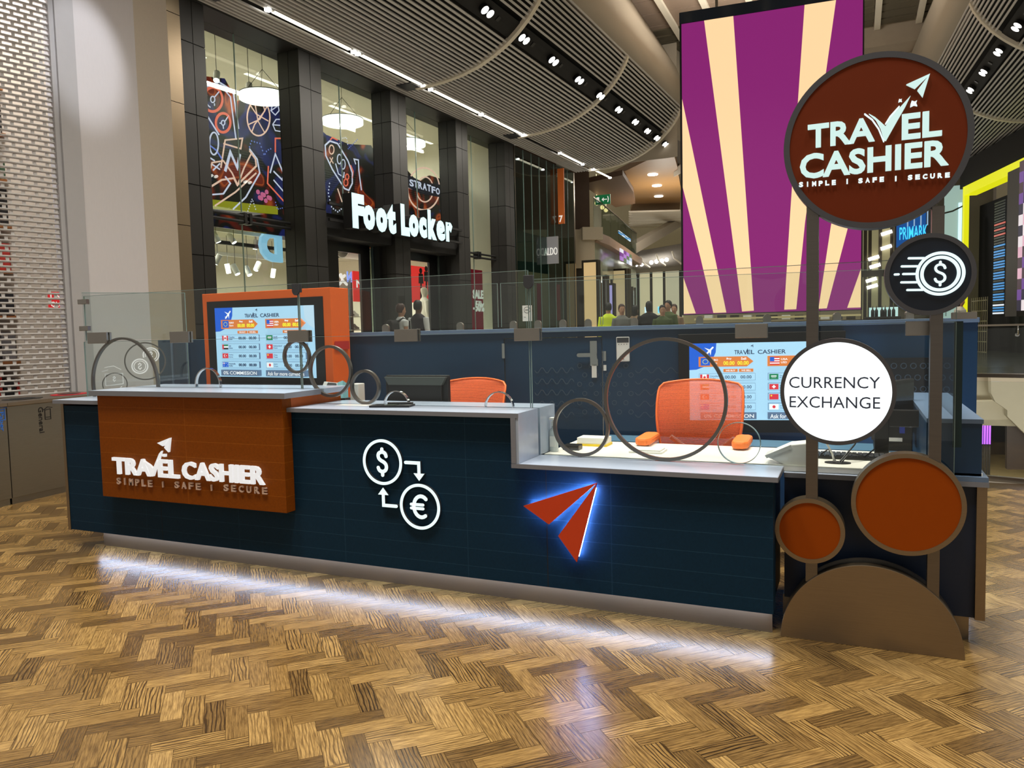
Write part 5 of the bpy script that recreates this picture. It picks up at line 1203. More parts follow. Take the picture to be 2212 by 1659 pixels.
for s_, k in (('UNI', .55), ('QLO', .1)):
    m = MB().use(SILW); m.text(s_, p0[0] + wd * .1, p0[1] + hh * k, wd * .8, hh * .34, -0.3, -0.295, Fsh, .02); m.build('lettering', None, t)
# recycling bins
db = (Vector((-7.24, 5.9, 0)) - Vector((-7.12, 4.2, 0))).normalized()
Fb = Fr((-7.16, 4.55, 0), tuple(db))
BST = steel('bin_steel', (140, 139, 132), 0.36, (1, 1, 40))
def rbin(lab, a0, a1, word, col, rims):
    t = thing('recycling_bin', lab, 'bin', tuple(Fb.p((a0 + a1) / 2, 0, -.3)))
    m = MB(); m.box(a0 + .003, a1 - .003, 0.06, 0.92, -0.62, 0.0, Fb); m.build('body', BST, t, bevel=.004)
    m = MB(); m.box(a0, a1, 0.92, 0.955, -0.65, 0.02, Fb); m.build('top_plate', STEEL, t, bevel=.004)
    m = MB(); m.box(a0 + .01, a1 - .01, 0.0, 0.06, -0.6, -0.02, Fb); m.build('plinth', BST, t)
    Ft_ = Fr(Fb.p(0, 0.956, 0), tuple(db), tuple(-Fb.n))
    for cx, mat in rims:
        m = MB(); m.use(mat); m.ell(cx, 0.28, .19, .14, 0, .004, Ft_, 36); m.use(BLACKM); m.ell(cx, 0.28, .12, .09, .004, .006, Ft_, 30); m.build('aperture', None, t)
    if word:
        Fv = Fr(Fb.p(word[1], word[2], 0.001), (0, 0, -1), tuple(db))
        m = MB().use(col); m.text(word[0], 0, 0, word[3], 0.052, 0, .002, Fv, 0.01); m.build('lettering', None, t)
        m = MB().use(col)
        x, y = word[4], word[5]
        for pts in ([(x, y), (x, y + .09), (x + .06, y + .10), (x + .06, y), (x, y)], [(x - .01, y + .095), (x + .03, y + .12), (x + .08, y + .11)], [(x - .03, y - .01), (x - .02, y + .03), (x + .02, y + .03)] if 'Pa' in word[0] else [(x + .01, y + .02), (x + .05, y + .02)]):
            m.stroke(pts, .007, .001, .003, Fb)
        m.build('icon', None, t)
blu = M('bin_blue', (40, 110, 210), noise=.03); redm = M('bin_red', (190, 30, 44), noise=.04)
sx = Fb.uv(aP(15, 900, Fb.o, Fb.n))[0]
pg = Fb.uv(aP(82, 880, Fb.o, Fb.n)); pp = Fb.uv(aP(0, 890, Fb.o, Fb.n))
rbin('left stainless recycling bin marked Paper in blue', sx - 1.1, sx, ('Paper', pp[0] - .02, pp[1], .18, sx - .08, .80), blu, ((sx - .55, blu),))
pi2 = Fb.uv(aP(97, 895, Fb.o, Fb.n))
rbin('right stainless recycling bin marked General in black behind the counter end', sx, sx + 1.25, ('General', pg[0], pg[1], .25, pi2[0] + .0, pi2[1] - .05), BLACK, ((sx + .38, BLACK), (sx + .9, redm)))
# ------------------------------------------------------------------ slatted soffit on the left
PROF = [(0.53, 6.93), (1.17, 6.93), (1.7, 6.96), (2.18, 7.03), (2.6, 7.14), (3.0, 7.31), (3.3, 7.48), (3.55, 7.67), (3.8, 7.90), (4.0, 8.14), (4.15, 8.38), (4.25, 8.62)]
def prof_walk(step):
    L = [0]
    for a, b in zip(PROF, PROF[1:]): L.append(L[-1] + math.hypot(b[0] - a[0], b[1] - a[1]))
    out = []; q = 0.0
    while q < L[-1]:
        j = max(i for i in range(len(L) - 1) if L[i] <= q); f = (q - L[j]) / (L[j + 1] - L[j]); a, b = PROF[j], PROF[j + 1]
        tn = Vector((b[0] - a[0], b[1] - a[1])).normalized()
        out.append((Vector((a[0] + (b[0] - a[0]) * f, a[1] + (b[1] - a[1]) * f)), tn, q)); q += step
    return out, L[-1]
CH0, CH1 = 2.92, 3.32                                      # arc length of the black lighting channel
def soffit(fr, s0, s1, label, flip=1, ribs=(), strips=(), twins=(), gname='left', sign=1):
    """fr: a along the mall, b up, n = distance from the shop fronts"""
    pt = lambda s, n, z: fr.p(s, z, n * sign)
    walk, LL = prof_walk(0.098)
    m = MB()
    up = [(p + Vector((-t.y, t.x)) * 0.20) for p, t, q in walk]
    m.sheet([[pt(s, p.x, p.y) for s in (s0, s1)] for p in up], False)
    o = m.build('ceiling_' + gname, BLACKG, None, solid=0.02); o['kind'] = 'structure'
    m = MB()
    for p, t, q in walk:
        if CH0 - .05 < q < CH1 + .02 or abs(q - 0.62) < 0.06: continue
        nn = Vector((-t.y, t.x)); a = p; b = p + t * 0.044; c = b + nn * 0.03; d = a + nn * 0.03
        m.hexa([pt(s0, *a), pt(s0, *b), pt(s0, *c), pt(s0, *d)], [pt(s1, *a), pt(s1, *b), pt(s1, *c), pt(s1, *d)])
    m.build('slats', SLAT, o)
    cp = [w for w in walk if CH0 - .05 < w[2] < CH1 + .02]
    m = MB(); m.sheet([[pt(s, *(p + Vector((-t.y, t.x)) * 0.05)) for s in (s0, s1)] for p, t, q in cp], False); m.build('light_channel', BLACKM, o, solid=0.01)
    for rs in ribs:
        m = MB()
        for (p, t, q), (p2, t2, q2) in zip(walk[5:], walk[6:]):
            nn, n2 = Vector((-t.y, t.x)), Vector((-t2.y, t2.x))
            A = [p - nn * .03, p + nn * .06]; B = [p2 - n2 * .03, p2 + n2 * .06]
            m.hexa([pt(rs, *A[0]), pt(rs + .12, *A[0]), pt(rs + .12, *A[1]), pt(rs, *A[1])], [pt(rs, *B[0]), pt(rs + .12, *B[0]), pt(rs + .12, *B[1]), pt(rs, *B[1])])
        m.build('rib', RIBM, o)
    nn_ = 0
    ORD = ['first', 'second', 'third', 'fourth', 'fifth', 'sixth', 'seventh', 'eighth', 'ninth', 'tenth', 'eleventh', 'twelfth', 'thirteenth', 'fourteenth']
    for a, b in strips:
        t = thing('strip_light', '%s warm light strip from the near end of the %s slatted ceiling' % (ORD[nn_], gname), 'light', tuple(pt((a + b) / 2, 1.22, 6.93)), 'light strips in the %s slatted ceiling' % gname); nn_ += 1
        m = MB(); q = [pt(s, n, z) for z in (6.925, 6.95) for s, n in ((a, 1.19), (b, 1.19), (b, 1.26), (a, 1.26))]; m.hexa(q[:4], q[4:]); m.build('diffuser', STRIPL, t)
        for s in (a - .12, b + .12):
            c = pt(s, 1.225, 6.92); m = MB(); m.ell(c.x, c.y, .055, .055, c.z - .012, c.z + .03, W0, 16); m.build('spot_lens', SPOT, t)
    for k, s in enumerate(twins):
        p, t_, q = cp[len(cp) // 2]
        c = pt(s, p.x, p.y)
        t = thing('twin_downlight', '%s twin downlight from the near end of the %s slatted ceiling' % (ORD[k], gname), 'light', tuple(c), 'twin downlights in the %s slatted ceiling' % gname)
        nv = Vector((t_.y, -t_.x)); aim = (pt(s, p.x + nv.x, p.y + nv.y) - c).normalized()
        for j in (-.105, .105):
            cc = pt(s + j, p.x, p.y) - aim * 0.03; m = MB(); m.tube([cc, cc + aim * .07], .095, 14); m.build('housing', BLACK, t)
            m = MB(); m.tube([cc + aim * .071, cc + aim * .076], .084, 14); m.build('lens', SPOT, t)
            if j > 0: m = MB(); m.box(-.05, .05, -.05, .05, 0, .05, Fr(cc + fr.u * 0.42, tuple(fr.u), tuple(fr.u.cross(aim)))); m.build('bracket', BLACK, t)
    return o
def s_at(px, py):                                          # position along the soffit of a lamp seen in the channel (n 3.25, z 7.42)
    return Fa.uv(aZ(px, py, 7.42))[0]
TW = [s_at(*p) for p in ((1110, 35), (1180, 95), (1237, 143), (1285, 185), (1320, 220), (1350, 250), (1378, 277), (1397, 297), (1408, 313), (1419, 327))]
sL = lambda x, y: Fa.uv(aZ(x, y, 6.93))[0]
soffit(Fa, -6.0, 15.9, 'left', 1, (-0.05, 5.35, 10.4, 15.81), ((-4.6, -0.35), (sL(588, 27), sL(758, 107)), (sL(783, 120), sL(908, 183)), (sL(935, 197), sL(1030, 245)), (sL(1040, 251), sL(1118, 291)), (sL(1195, 335), sL(1230, 357)), (sL(1254, 371), sL(1280, 387))), TW, 'left')
for k, s in enumerate((-0.05, 5.35, 10.4)):
    m = MB(); m.box(s - .35, s + .1, 6.915, 6.935, 0.75, 1.15, Fa); tag(m.build('access_plate', DGREY), 'grey access plate at the %s rib of the left slatted ceiling' % ('nearest', 'second', 'third')[k], 'plate', 'access plates in the left slatted ceiling')
# plaster bulkhead above the slats
m = MB(); rows = []
for k in range(13):
    s = -6 + 22.3 * k / 12; f = min(1, max(0, (s - 6) / 10))
    rows.append([Fa.p(s, 8.6, 4.22), Fa.p(s, 9.2, 4.26), Fa.p(s, 10.0, 4.18 - .25 * f), Fa.p(s, 10.9, 4.0 - .6 * f)])
rows.append([Fa.p(16.6, 8.6, 3.9), Fa.p(16.8, 9.2, 3.9), Fa.p(16.8, 10.0, 3.6), Fa.p(16.6, 10.9, 3.2)])
m.sheet(rows); m.sheet([[Fa.p(16.6, z, n) for z in (7.2, 8.6, 10.9)] for n in (-0.5, 3.9)]); struct(m, 'wall_left', PLASTER, solid=.05)
m = MB(); m.sheet([[Fa.p(s, z, n) for z in (8.0, 9.0, 10.0, 11.0)] for s, n in ((16.9, 3.55), (18.5, 3.75), (20.5, 3.55), (22.5, 2.9), (24.0, 1.8))]); struct(m, 'wall_left', PLASTER, solid=.05)

# ------------------------------------------------------------------ dark glass shopfront with a blade sign
t = thing('glass_shopfront', 'tall dark reflective glass shopfront with fine vertical joints behind the ALDO sign', 'shopfront', tuple(Fa.p(13.5, UPF, 0.5)))
m = MB(); m.box(11.2, 15.75, UPF, 6.9, 0.49, 0.505, Fa); m.build('glass_sheet', DARKGL, t)
for k in range(9):
    s = 11.22 + k * 0.566; m = MB(); m.box(s - .008, s + .008, UPF, 6.9, 0.485, 0.512, Fa); m.build('joint', GEDGE if k else STEEL, t)
m = MB(); m.box(15.7, 15.78, UPF, 6.9, -.5, 0.52, Fa); m.build('end_post', STEEL, t)
m = MB(); m.box(11.2, 15.75, 3.4, 4.6, 0.0, 0.05, Fa).box(11.25, 15.7, 4.6, 6.9, -1.5, -1.45, Fa); m.build('back_lining', M('teal_dark_lining', (70, 92, 92), rough=0.6, noise=.2, nscale=2), t)
m = MB(); m.box(11.3, 15.7, UPF, 7.2, -3.6, -3.5, Fa); struct(m, 'wall_back', M('shop_wall_dark', (104, 104, 92), rough=0.8, noise=.1))
for k, (s, z0, z1, w_) in enumerate(((11.8, 2.2, 2.9, .8), (13.0, 0.7, 2.6, .9), (14.3, 0.8, 3.0, .7))):
    t = thing('display_case', ('pale blue lit case inside the dark glass shopfront', 'tall grey green lit wall case inside the dark glass shopfront', 'tall warm lit wall case inside the dark glass shopfront')[k], 'display case', tuple(Fa.p(s + w_ / 2, UPF, -2.2)))
    m = MB(); m.box(s, s + w_, z0, z1, -2.2, -2.1, Fa); m.build('lit_panel', E('lit_display_%d' % k, ((170, 210, 215), (120, 125, 110), (150, 140, 110))[k], .7), t)
    m = MB(); m.box(s, s + w_, UPF, z1 + .1, -2.5, -2.21, Fa); m.build('cabinet', DGREY, t)
for k, (px, py, w_) in enumerate(((1120, 522, .5), (1157, 525, .7), (1212, 531, .6))):
    s, z = fA(px, py, -.6); m = MB(); m.box(s - w_ / 2, s + w_ / 2, z - .02, z + .02, -.64, -.6, Fa); tag(m.build('light_bar', E('bar_light', (240, 250, 255), 3) if k == 0 else MATS['bar_light']), '%s light bar behind the dark glass shopfront' % ('left', 'middle', 'right')[k], 'light', 'light bars in the dark glass shopfront')
for px, py, w_ in ((1165, 650, 'left'), (1207, 650, 'right')):
    s, z = fA(px, py, .3); m = MB(); m.box(s - .13, s + .13, z - .65, z + .55, .28, .3, Fa); tag(m.build('sale_banner', DRED), '%s dark red banner behind the dark glass shopfront' % w_, 'banner')
sb, zb = fA(1188, 540, 0.95)
Fal = Fr(aP(1188, 540, Fa.p(13.4, 0, 0), d87), tuple(n87))
t = thing('blade_sign', 'square grey blade sign reading ALDO', 'sign', tuple(Fal.o))
def al(x, y): return Fal.uv(aP(x, y, Fal.o, Fal.n))
q0, q1 = al(1171, 571), al(1204, 510)
m = MB(); m.box(q0[0], q1[0], q0[1], q1[1], -.08, 0, Fal); m.build('panel', M('sign_grey', (150, 152, 158), rough=.5, noise=.03), t)
m = MB(); a, b = al(1176, 552), al(1204, 534); m.text('ALDO', a[0], a[1], b[0] - a[0], b[1] - a[1], 0, .02, Fal, .0); m.build('lettering', SILW, t)
sx_, _ = fA(1211, 420, 1.0)
Fob = Fr(Fa.p(14.3, 0, .75), tuple(n87))
def ob(x, y): return Fob.uv(aP(x, y, Fob.o, Fob.n))
q0, q1 = ob(1206, 484), ob(1217, 363)
t = thing('hanging_banner', 'narrow orange vertical banner numbered 7 beside the dark glass shopfront', 'banner', tuple(Fob.p(q0[0], q0[1])))
m = MB(); m.box(q0[0], q1[0], q0[1], q1[1], -.05, 0, Fob); m.build('panel', M('banner_orange', (226, 116, 44), noise=.04), t)
m = MB(); m.text('7', q0[0] + .03, q0[1] + .05, (q1[0] - q0[0]) * .6, .22, 0, .01, Fob, .02); m.build('lettering', SILW, t)

# ------------------------------------------------------------------ balcony and shops at the far left bend
def cpt(x, y, z): p = aZ(x, y, z); return Vector((p.x, p.y, 0))
curve = [cpt(1243, 503, 5.0), cpt(1283, 505, 5.0), cpt(1303, 515, 5.0), cpt(1320, 526, 5.0), cpt(1337, 536, 5.0), cpt(1352, 546, 5.0), cpt(1365, 554, 5.0), cpt(1376, 561, 5.0)]
curve[0] = Vector((-11.5, 26.4, 0))
def ribbon(m, z0, z1, off=0.0, th=0.08):
    nrm = []
    for i in range(len(curve)):
        t_ = (curve[min(i + 1, len(curve) - 1)] - curve[max(i - 1, 0)]).normalized(); nrm.append(Vector((t_.y, -t_.x, 0)))
    A = [c + n * off for c, n in zip(curve, nrm)]; B = [c + n * (off - th) for c, n in zip(curve, nrm)]
    for i in range(1 if off > -2 else 1, len(curve) - 1):
        b4 = [Vector((p.x, p.y, z0)) for p in (A[i], A[i + 1], B[i + 1], B[i])]; t4 = [Vector((p.x, p.y, z1)) for p in (A[i], A[i + 1], B[i + 1], B[i])]
        m.hexa(b4, t4)
    return A
t = thing('balcony', 'curved upper balcony with brown edge and glass balustrade at the far bend', 'balcony', tuple(curve[3] + Vector((0, 0, 4.4))))
m = MB(); ribbon(m, 4.72, 5.05, 0.25, .4); m.build('brown_edge', M('balcony_brown', (150, 122, 100), rough=.5, noise=.08), t)
m = MB(); ribbon(m, 5.05, 6.3, 0.0, .02); m.build('balustrade_glass', DARKGL, t)
m = MB(); ribbon(m, 6.3, 6.34, 0.02, .06); m.build('handrail', STEEL, t)
m = MB(); ribbon(m, 3.55, 4.72, -0.05, .06); m.build('glass_fascia', M('fascia_glass', (150, 160, 140), rough=.12, noise=.2, nscale=1.2), t)
m = MB(); ribbon(m, 5.0, 8.6, -2.6, .1); struct(m, 'wall_far', M('upper_dark', (46, 38, 32), rough=.6, noise=.3, nscale=1))
m = MB(); ribbon(m, UPF, 3.55, -.12, .1); struct(m, 'wall_far', E('far_shop_wall', (196, 180, 140), .55))
c0, c1 = curve[1], Vector((-10.4, 26.2, 0))
Fc = Fr((c0.x, c0.y, 0), tuple((c1 - c0).normalized() * -1))
Lc = (c1 - c0).length
t = thing('cream_corner_block', 'cream stone corner block with brown wood wall above it near the black column', 'wall block', tuple(c0))
m = MB(); m.box(-Lc - 1, 0, 3.75, 5.15, -0.3, 0.1, Fc).box(-.5, .25, 4.75, 5.2, -.3, .35, Fc); m.build('stone_block', M('cream_stone', (196, 186, 164), rough=.6, noise=.05), t)
m = MB(); m.box(-Lc - 1, -.1, 5.15, 8.2, -0.4, -.2, Fc); m.build('wood_wall', WOODD, t)
t = thing('black_column', 'black column below the cream corner block', 'column', tuple(c0))
m = MB(); m.box(-.75, -.15, UPF, 3.75, -.2, .0, Fc); m.build('shaft', BLACKC, t)
m = MB(); m.box(-.4, -.25, 3.5, 3.56, 0.0, .01, Fc); m.build('lit_plate', SILW, t)
MULL = M('mullion_bronze', (60, 54, 44), rough=.4, metal=.5)
for k in range(1, 7):
    p, q = curve[k], curve[k + 1]; pm = (p + q) / 2
    Fk_ = Fr((p.x, p.y, 0), tuple((q - p).normalized())); Lk_ = (q - p).length
    t = thing('shop_bay', '%s lit shop bay along the far curved shopfront counted from the black column' % ('first', 'second', 'third', 'fourth', 'fifth', 'sixth')[k - 1], 'shopfront', tuple(pm + Vector((0, 0, UPF))), 'lit shop bays at the far bend')
    m = MB()
    for f in (0.0, .5): m.box(Lk_ * f, Lk_ * f + .12, UPF, 3.55, -.06, .04, Fk_)
    m.build('mullion', MULL, t)
    m = MB(); m.box(Lk_ * .04, Lk_ * .46, .6, 3.4, -.1, -.05, Fk_); m.build('lit_panel', E('bay_%d' % k, ((255, 236, 200), (236, 244, 255), (200, 180, 240), (255, 230, 190), (255, 240, 214), (230, 240, 230))[k - 1], (1.9, 2.2, .9, 1.4, 1.8, 1.2)[k - 1]), t)
    m = MB(); m.box(Lk_ * .56, Lk_ * .96, 0.9, 3.3, -.1, -.05, Fk_); m.build('poster_panel', M('bay_poster_%d' % k, ((120, 90, 60), (60, 50, 44), (90, 70, 80), (50, 56, 50), (110, 96, 70), (80, 80, 80))[k - 1], noise=.3, nscale=6), t)
for nm, lb, ct, x0_, x1_, y0_, y1_, Y_, c_, e_ in (('vitrine', 'warm lit shop window beside the black column at the far bend', 'shop window', 1263, 1288, 566, 700, 26.0, (226, 192, 136), .7), ('light_column', 'bright white vertical light column at the far shop bays', 'light', 1300, 1308, 598, 700, 29.3, (255, 250, 236), 2.2),
        ('video_column', 'pale violet video column at the far shop bays', 'screen', 1314, 1323, 616, 692, 30.2, (170, 160, 215), .9), ('vitrine', 'cream lit projecting shop window right of the violet column', 'shop window', 1325, 1350, 584, 690, 31.5, (206, 184, 134), .6), ('light_column', 'thin dotted white light column at the far end of the shop bays', 'light', 1352, 1356, 584, 690, 32.5, (255, 248, 230), 1.6)):
    p, q = aY(x0_, y1_, Y_), aY(x1_, y0_, Y_); F_ = Fr((0, Y_, 0))
    t = thing(nm, lb, ct, ((p.x + q.x) / 2, Y_, UPF))
    m = MB(); m.box(p.x, q.x, UPF, q.z, -.25, 0, F_); m.build('lit_panel', E(nm + '_%d' % x0_, c_, e_), t)
    m = MB(); m.box(p.x - .06, p.x, UPF, q.z + .08, -.3, .05, F_).box(q.x, q.x + .06, UPF, q.z + .08, -.3, .05, F_).box(p.x, q.x, q.z, q.z + .08, -.3, .05, F_); m.build('frame', MULL, t)
def mini_screen(lab, px0, px1, k, fx=None):
    a = cpt(px0[0], px0[1], 4.4) if fx is None else fx[0]
    P0_, P1_ = aP(*px0, curve[2], (curve[4] - curve[2]).cross(Vector((0, 0, 1))).normalized()), aP(*px1, curve[2], (curve[4] - curve[2]).cross(Vector((0, 0, 1))).normalized())
    F_ = Fr((P0_.x, P0_.y, P1_.z), tuple(Vector((P1_.x - P0_.x, P1_.y - P0_.y, 0)).normalized())); L_ = math.hypot(P1_.x - P0_.x, P1_.y - P0_.y); H_ = P0_.z - P1_.z
    m = MB()
    cols = k
    for i in range(4):
        for j in range(3):
            m.use(cols[(i * 2 + j * 3) % len(cols)]); m.box(L_ * i / 4, L_ * (i + 1) / 4, H_ * j / 3, H_ * (j + 1) / 3, .36, .40, F_)
    return tag(m.build('video_screen', None), lab, 'screen')
VA = [E('video_a%d' % i, c, .8) for i, c in enumerate(((170, 120, 200), (235, 235, 245), (90, 110, 80), (120, 60, 140), (180, 190, 210)))]
VB = [E('video_b%d' % i, c, .8) for i, c in enumerate(((70, 160, 220), (40, 70, 140), (200, 230, 250), (30, 40, 60)))]
mini_screen('violet video screen on the glass fascia under the far balcony', (1319, 537), (1346, 575), VA)
mini_screen('blue video screen behind the far balcony glass', (1316, 499), (1343, 523), VB)
for k, (px, py) in enumerate(((1289, 439), (1301, 448), (1309, 454))):
    p = aP(px, py, curve[2] + Vector((-1.2, 0, 0)), (curve[4] - curve[2]).cross(Vector((0, 0, 1))).normalized())
    m = MB(); m.sphere(p, .10); m.tube([p + Vector((0, 0, .1)), (p.x, p.y, 8.5)], .012, 5); tag(m.build('bulb_lamp', E('amber_bulb', (255, 214, 150), 4) if k == 0 else MATS['amber_bulb']), '%s hanging amber bulb lamp behind the far balcony' % ('first', 'second', 'third')[k], 'lamp', 'amber bulbs behind the far balcony')
F_ex = Fr(aP(1302, 431, curve[2], (0, 1, 0)), (1, 0, 0))
t = thing('exit_sign', 'green emergency exit sign hanging above the far balcony', 'sign', tuple(F_ex.o))
m = MB(); m.box(-.30, .30, -.18, .18, -.04, 0, F_ex); m.build('panel', E('exit_green', (30, 120, 70), .5), t)
m = MB().use(SILW); m.stroke([(-.02, 0), (.16, 0)], .03, 0, .01, F_ex); m.stroke([(.03, .05), (-.02, 0), (.03, -.05)], .03, 0, .01, F_ex); m.box(-.24, -.14, -.1, .1, 0, .01, F_ex); m.stroke([(.2, -.1), (.23, 0), (.2, .1)], .03, 0, .01, F_ex); m.build('pictogram', None, t)
# wooden ceilings over the far concourse
m = MB(); m.poly([(p.x, p.y) for p in (cpt(1292, 398, 8.2), cpt(1452, 320, 8.2), cpt(1463, 360, 8.2), cpt(1472, 415, 8.2), cpt(1468, 455, 8.2), cpt(1362, 457, 8.2), cpt(1372, 425, 8.2), cpt(1345, 385, 8.2))], 8.2, 8.45); struct(m, 'ceiling', WOODB)
m = MB(); m.poly([(p.x, p.y) for p in (cpt(1255, 398, 7.5), cpt(1345, 378, 7.5), cpt(1368, 415, 7.5), cpt(1372, 440, 7.5), cpt(1330, 448, 7.5))], 7.5, 7.7); struct(m, 'ceiling', M('brown_wood_dark', (96, 68, 44), rough=.5, noise=.25, nscale=3, stretch=(.4, 8, 1)))
for k, (px, py) in enumerate(((1410, 377), (1419, 401), (1423, 424))):
    p = aZ(px, py, 8.19); m = MB(); m.ell(p.x, p.y, .22, .22, 8.17, 8.2, W0, 14); tag(m.build('downlight', SPOT), '%s round downlight in the brown wood ceiling from the near end' % ('first', 'second', 'third', 'fourth')[k], 'light', 'downlights in the wood ceiling')
m = MB()
for k in range(7):
    a, b = cpt(1358, 459 + k * 5, 7.6), cpt(1470, 456 + k * 5.2, 7.6); a.z = b.z = 7.6
    m.hexa([a, b, b + Vector((0, .9, 0)), a + Vector((0, .9, 0))], [x + Vector((0, 0, .08)) for x in (a, b, b + Vector((0, .9, 0)), a + Vector((0, .9, 0)))])
struct(m, 'ceiling', M('white_louvre_ceiling', (226, 216, 196), rough=.6))
# far end of the concourse
def fpl(x, y, Y=46): p = aY(x, y, Y); return p
a = fpl(1340, 540); b = fpl(1500, 540)
m = MB(); m.box(-26, 22, UPF, 12, 0, .2, Fr((0, 48, 0))); struct(m, 'wall_far', M('far_wall', (196, 184, 150), rough=.8))
t = thing('ceiling', None, None, tuple(fpl(1420, 560))); t['kind'] = 'structure'
m = MB(); rows = []
for k in range(9):
    x = 1366 + 16 * k; f = k / 8
    p, q = aY(x, 545 - 22 * f, 44), aY(x, 578 - 12 * f, 44); r_ = aY(x, 590 - 8 * f, 45.5)
    rows.append([p, (p + q) / 2 + Vector((0, -.3, 0)), q, r_])
m.sheet(rows); m.build('band', M('grey_plaster', (146, 140, 132), rough=.7), t, solid=.05)
for k, (px, py) in enumerate(((1374, 572), (1386, 571), (1407, 567), (1418, 565), (1430, 563), (1440, 561))):
    p = aY(px, py, 43.4); m = MB(); m.sphere(p, .11); m.build('spot_lens', SPOT, t)
for k, px in enumerate((1384, 1418, 1452)):
    m = MB(); m.tube([aY(px, 555 - k * 6, 43.5), aY(px + 4, 567 - k * 5, 43.3), aY(px + 20, 578 - k * 4, 43.6)], .05, 6); m.build('rib', RIBM, t)
m = MB(); m.box(0, 8, -.25, .25, -.5, 0, Fr(aY(1368, 540, 38), tuple((aY(1475, 478, 46) - aY(1368, 540, 38)).normalized()), (0, 0, 1))); tag(m.build('beam', PLASTER), 'pale sloping roof beam near the far end of the concourse', 'beam')
for k, (x0, x1, y0, y1, c, e) in enumerate(((1362, 1384, 597, 672, (180, 190, 170), .5), (1386, 1412, 585, 690, (214, 200, 160), .75), (1414, 1440, 582, 690, (226, 214, 176), .8), (1442, 1475, 580, 690, (206, 196, 164), .7))):
    p, q = fpl(x0, y1, 47), fpl(x1, y0, 47)
    t = thing('far_shopfront', ('sparkling lit shop window at the far left of the concourse end', 'cream lit shopfront second from left at the concourse end', 'cream lit shopfront third from left at the concourse end', 'cream lit shopfront beside the purple screen at the concourse end')[k], 'shopfront', (p.x, 47, UPF))
    m = MB(); m.box(p.x, q.x, UPF, q.z, 0, .3, Fr((0, 47, 0))); m.build('lit_front', E('far_front_%d' % k, c, e), t)
    m = MB(); m.box(q.x - .15, q.x, UPF, q.z, .3, .4, Fr((0, 47, 0))).box(p.x, q.x, q.z, q.z + .3, .3, .45, Fr((0, 47, 0))); m.build('frame', MULL, t)
    m = MB(); m.box(p.x + .3, q.x - .4, UPF + 2.0, UPF + 2.4, .31, .4, Fr((0, 47, 0))); m.build('sign_band', E('far_sign_%d' % k, ((200, 255, 220), (210, 240, 255), (120, 220, 255), (255, 255, 255))[k], 1.2), t)

# ------------------------------------------------------------------ atrium roof
m = MB(); m.box(-9.5, 7.5, -8, 40, 11.15, 11.3); struct(m, 'ceiling', CEILB)
m = MB()
for Y in [x * 1.0 for x in range(-6, 26)]: m.box(-6.1, 3.4, Y + .02, Y + .98, 11.10, 11.15)
struct(m, 'ceiling', TAUPE)
for X in (-6.35, -5.3, -4.14, -2.9, -1.75, -.6, .6, 1.8, 3.0):
    m = MB(); m.box(X - .09, X + .09, -6, 28.4, 11.0, 11.12); tag(m.build('roof_rib', RIBM), 'pale roof rib of the atrium ceiling', 'rib', 'roof ribs of the atrium ceiling')
m = MB()
for k in range(5):
    for X in (-6.25, -5.2, -4.04, -2.8, -1.65, -.5, .7, 1.9): m.box(X, X + .98, 25.3 + k * .6, 25.3 + k * .6 + .48, 11.06, 11.12)
tag(m.build('ceiling_louvre', LOUV), 'dark olive louvre band across the atrium ceiling', 'louvre', None)
m = MB(); m.box(-7, 4.5, 28.5, 29.6, 10.5, 11.2).box(-7, 4.5, 29.6, 30.0, 10.2, 10.6); struct(m, 'trim_3', CEILB)
m = MB()
for k in range(4): m.box(-6, 4, 30.6 + k * .8, 31.2 + k * .8, 11.06, 11.12)
tag(m.build('ceiling_louvre', LOUV), 'second dark louvre band beyond the roof beam', 'louvre')
m = MB(); m.box(-7.5, 5.5, 39, 39.3, 6.5, 11.2); struct(m, 'wall_far', PLASTER)
t = thing('gridded_window', 'tall bluish gridded window high above the far bend', 'window', tuple(aY(1466, 240, 34)))
p, q = aY(1462, 300, 34), aY(1490, 175, 34); m = MB(); m.box(p.x, q.x, p.z, q.z, 0, .1, Fr((0, 34, 0))); m.build('pane', E('dusk_blue', (120, 124, 150), .5), t)
m = MB()
for k in range(1, 8): m.box(p.x, q.x, p.z + (q.z - p.z) * k / 8 - .02, p.z + (q.z - p.z) * k / 8 + .02, .1, .14, Fr((0, 34, 0)))
m.build('glazing_bar', MULL, t)

# ------------------------------------------------------------------ hanging purple screen
sd = Vector((math.cos(4.1 * D2R), math.sin(4.1 * D2R), 0))
Fp_ = Fr((0, 12, 0), tuple(sd))
def pS(x, y): return Fp_.uv(aP(x, y, Fp_.o, Fp_.n))
x0, x1 = pS(1474, 300)[0], pS(1862, 300)[0]; z0, z1 = pS(1660, 674)[1], pS(1640, 26)[1]
t = thing('hanging_screen', 'tall hanging LED screen showing purple and cream rays', 'screen', tuple(Fp_.p((x0 + x1) / 2, z0, -.2)))
m = MB(); m.box(x0 - .03, x1 + .02, z0 - .01, z1 + .16, -.36, -.004, Fp_); m.build('cabinet', BLACK, t)
m = MB(); m.box(x0 - .03, x1 + .02, z1 + .005, z1 + .165, -.004, .01, Fp_); m.build('glossy_top_band', M('gloss_blue_black', (24, 44, 62), rough=.08, noise=.3, nscale=2, coat=.5), t)
PUR = E('screen_purple', (134, 32, 112), 0.95); CRM = E('screen_cream', (255, 216, 164), 0.98)
m = MB().use(PUR); m.box(x0, x1, z0, z1, -.004, .0, Fp_); m.use(CRM)
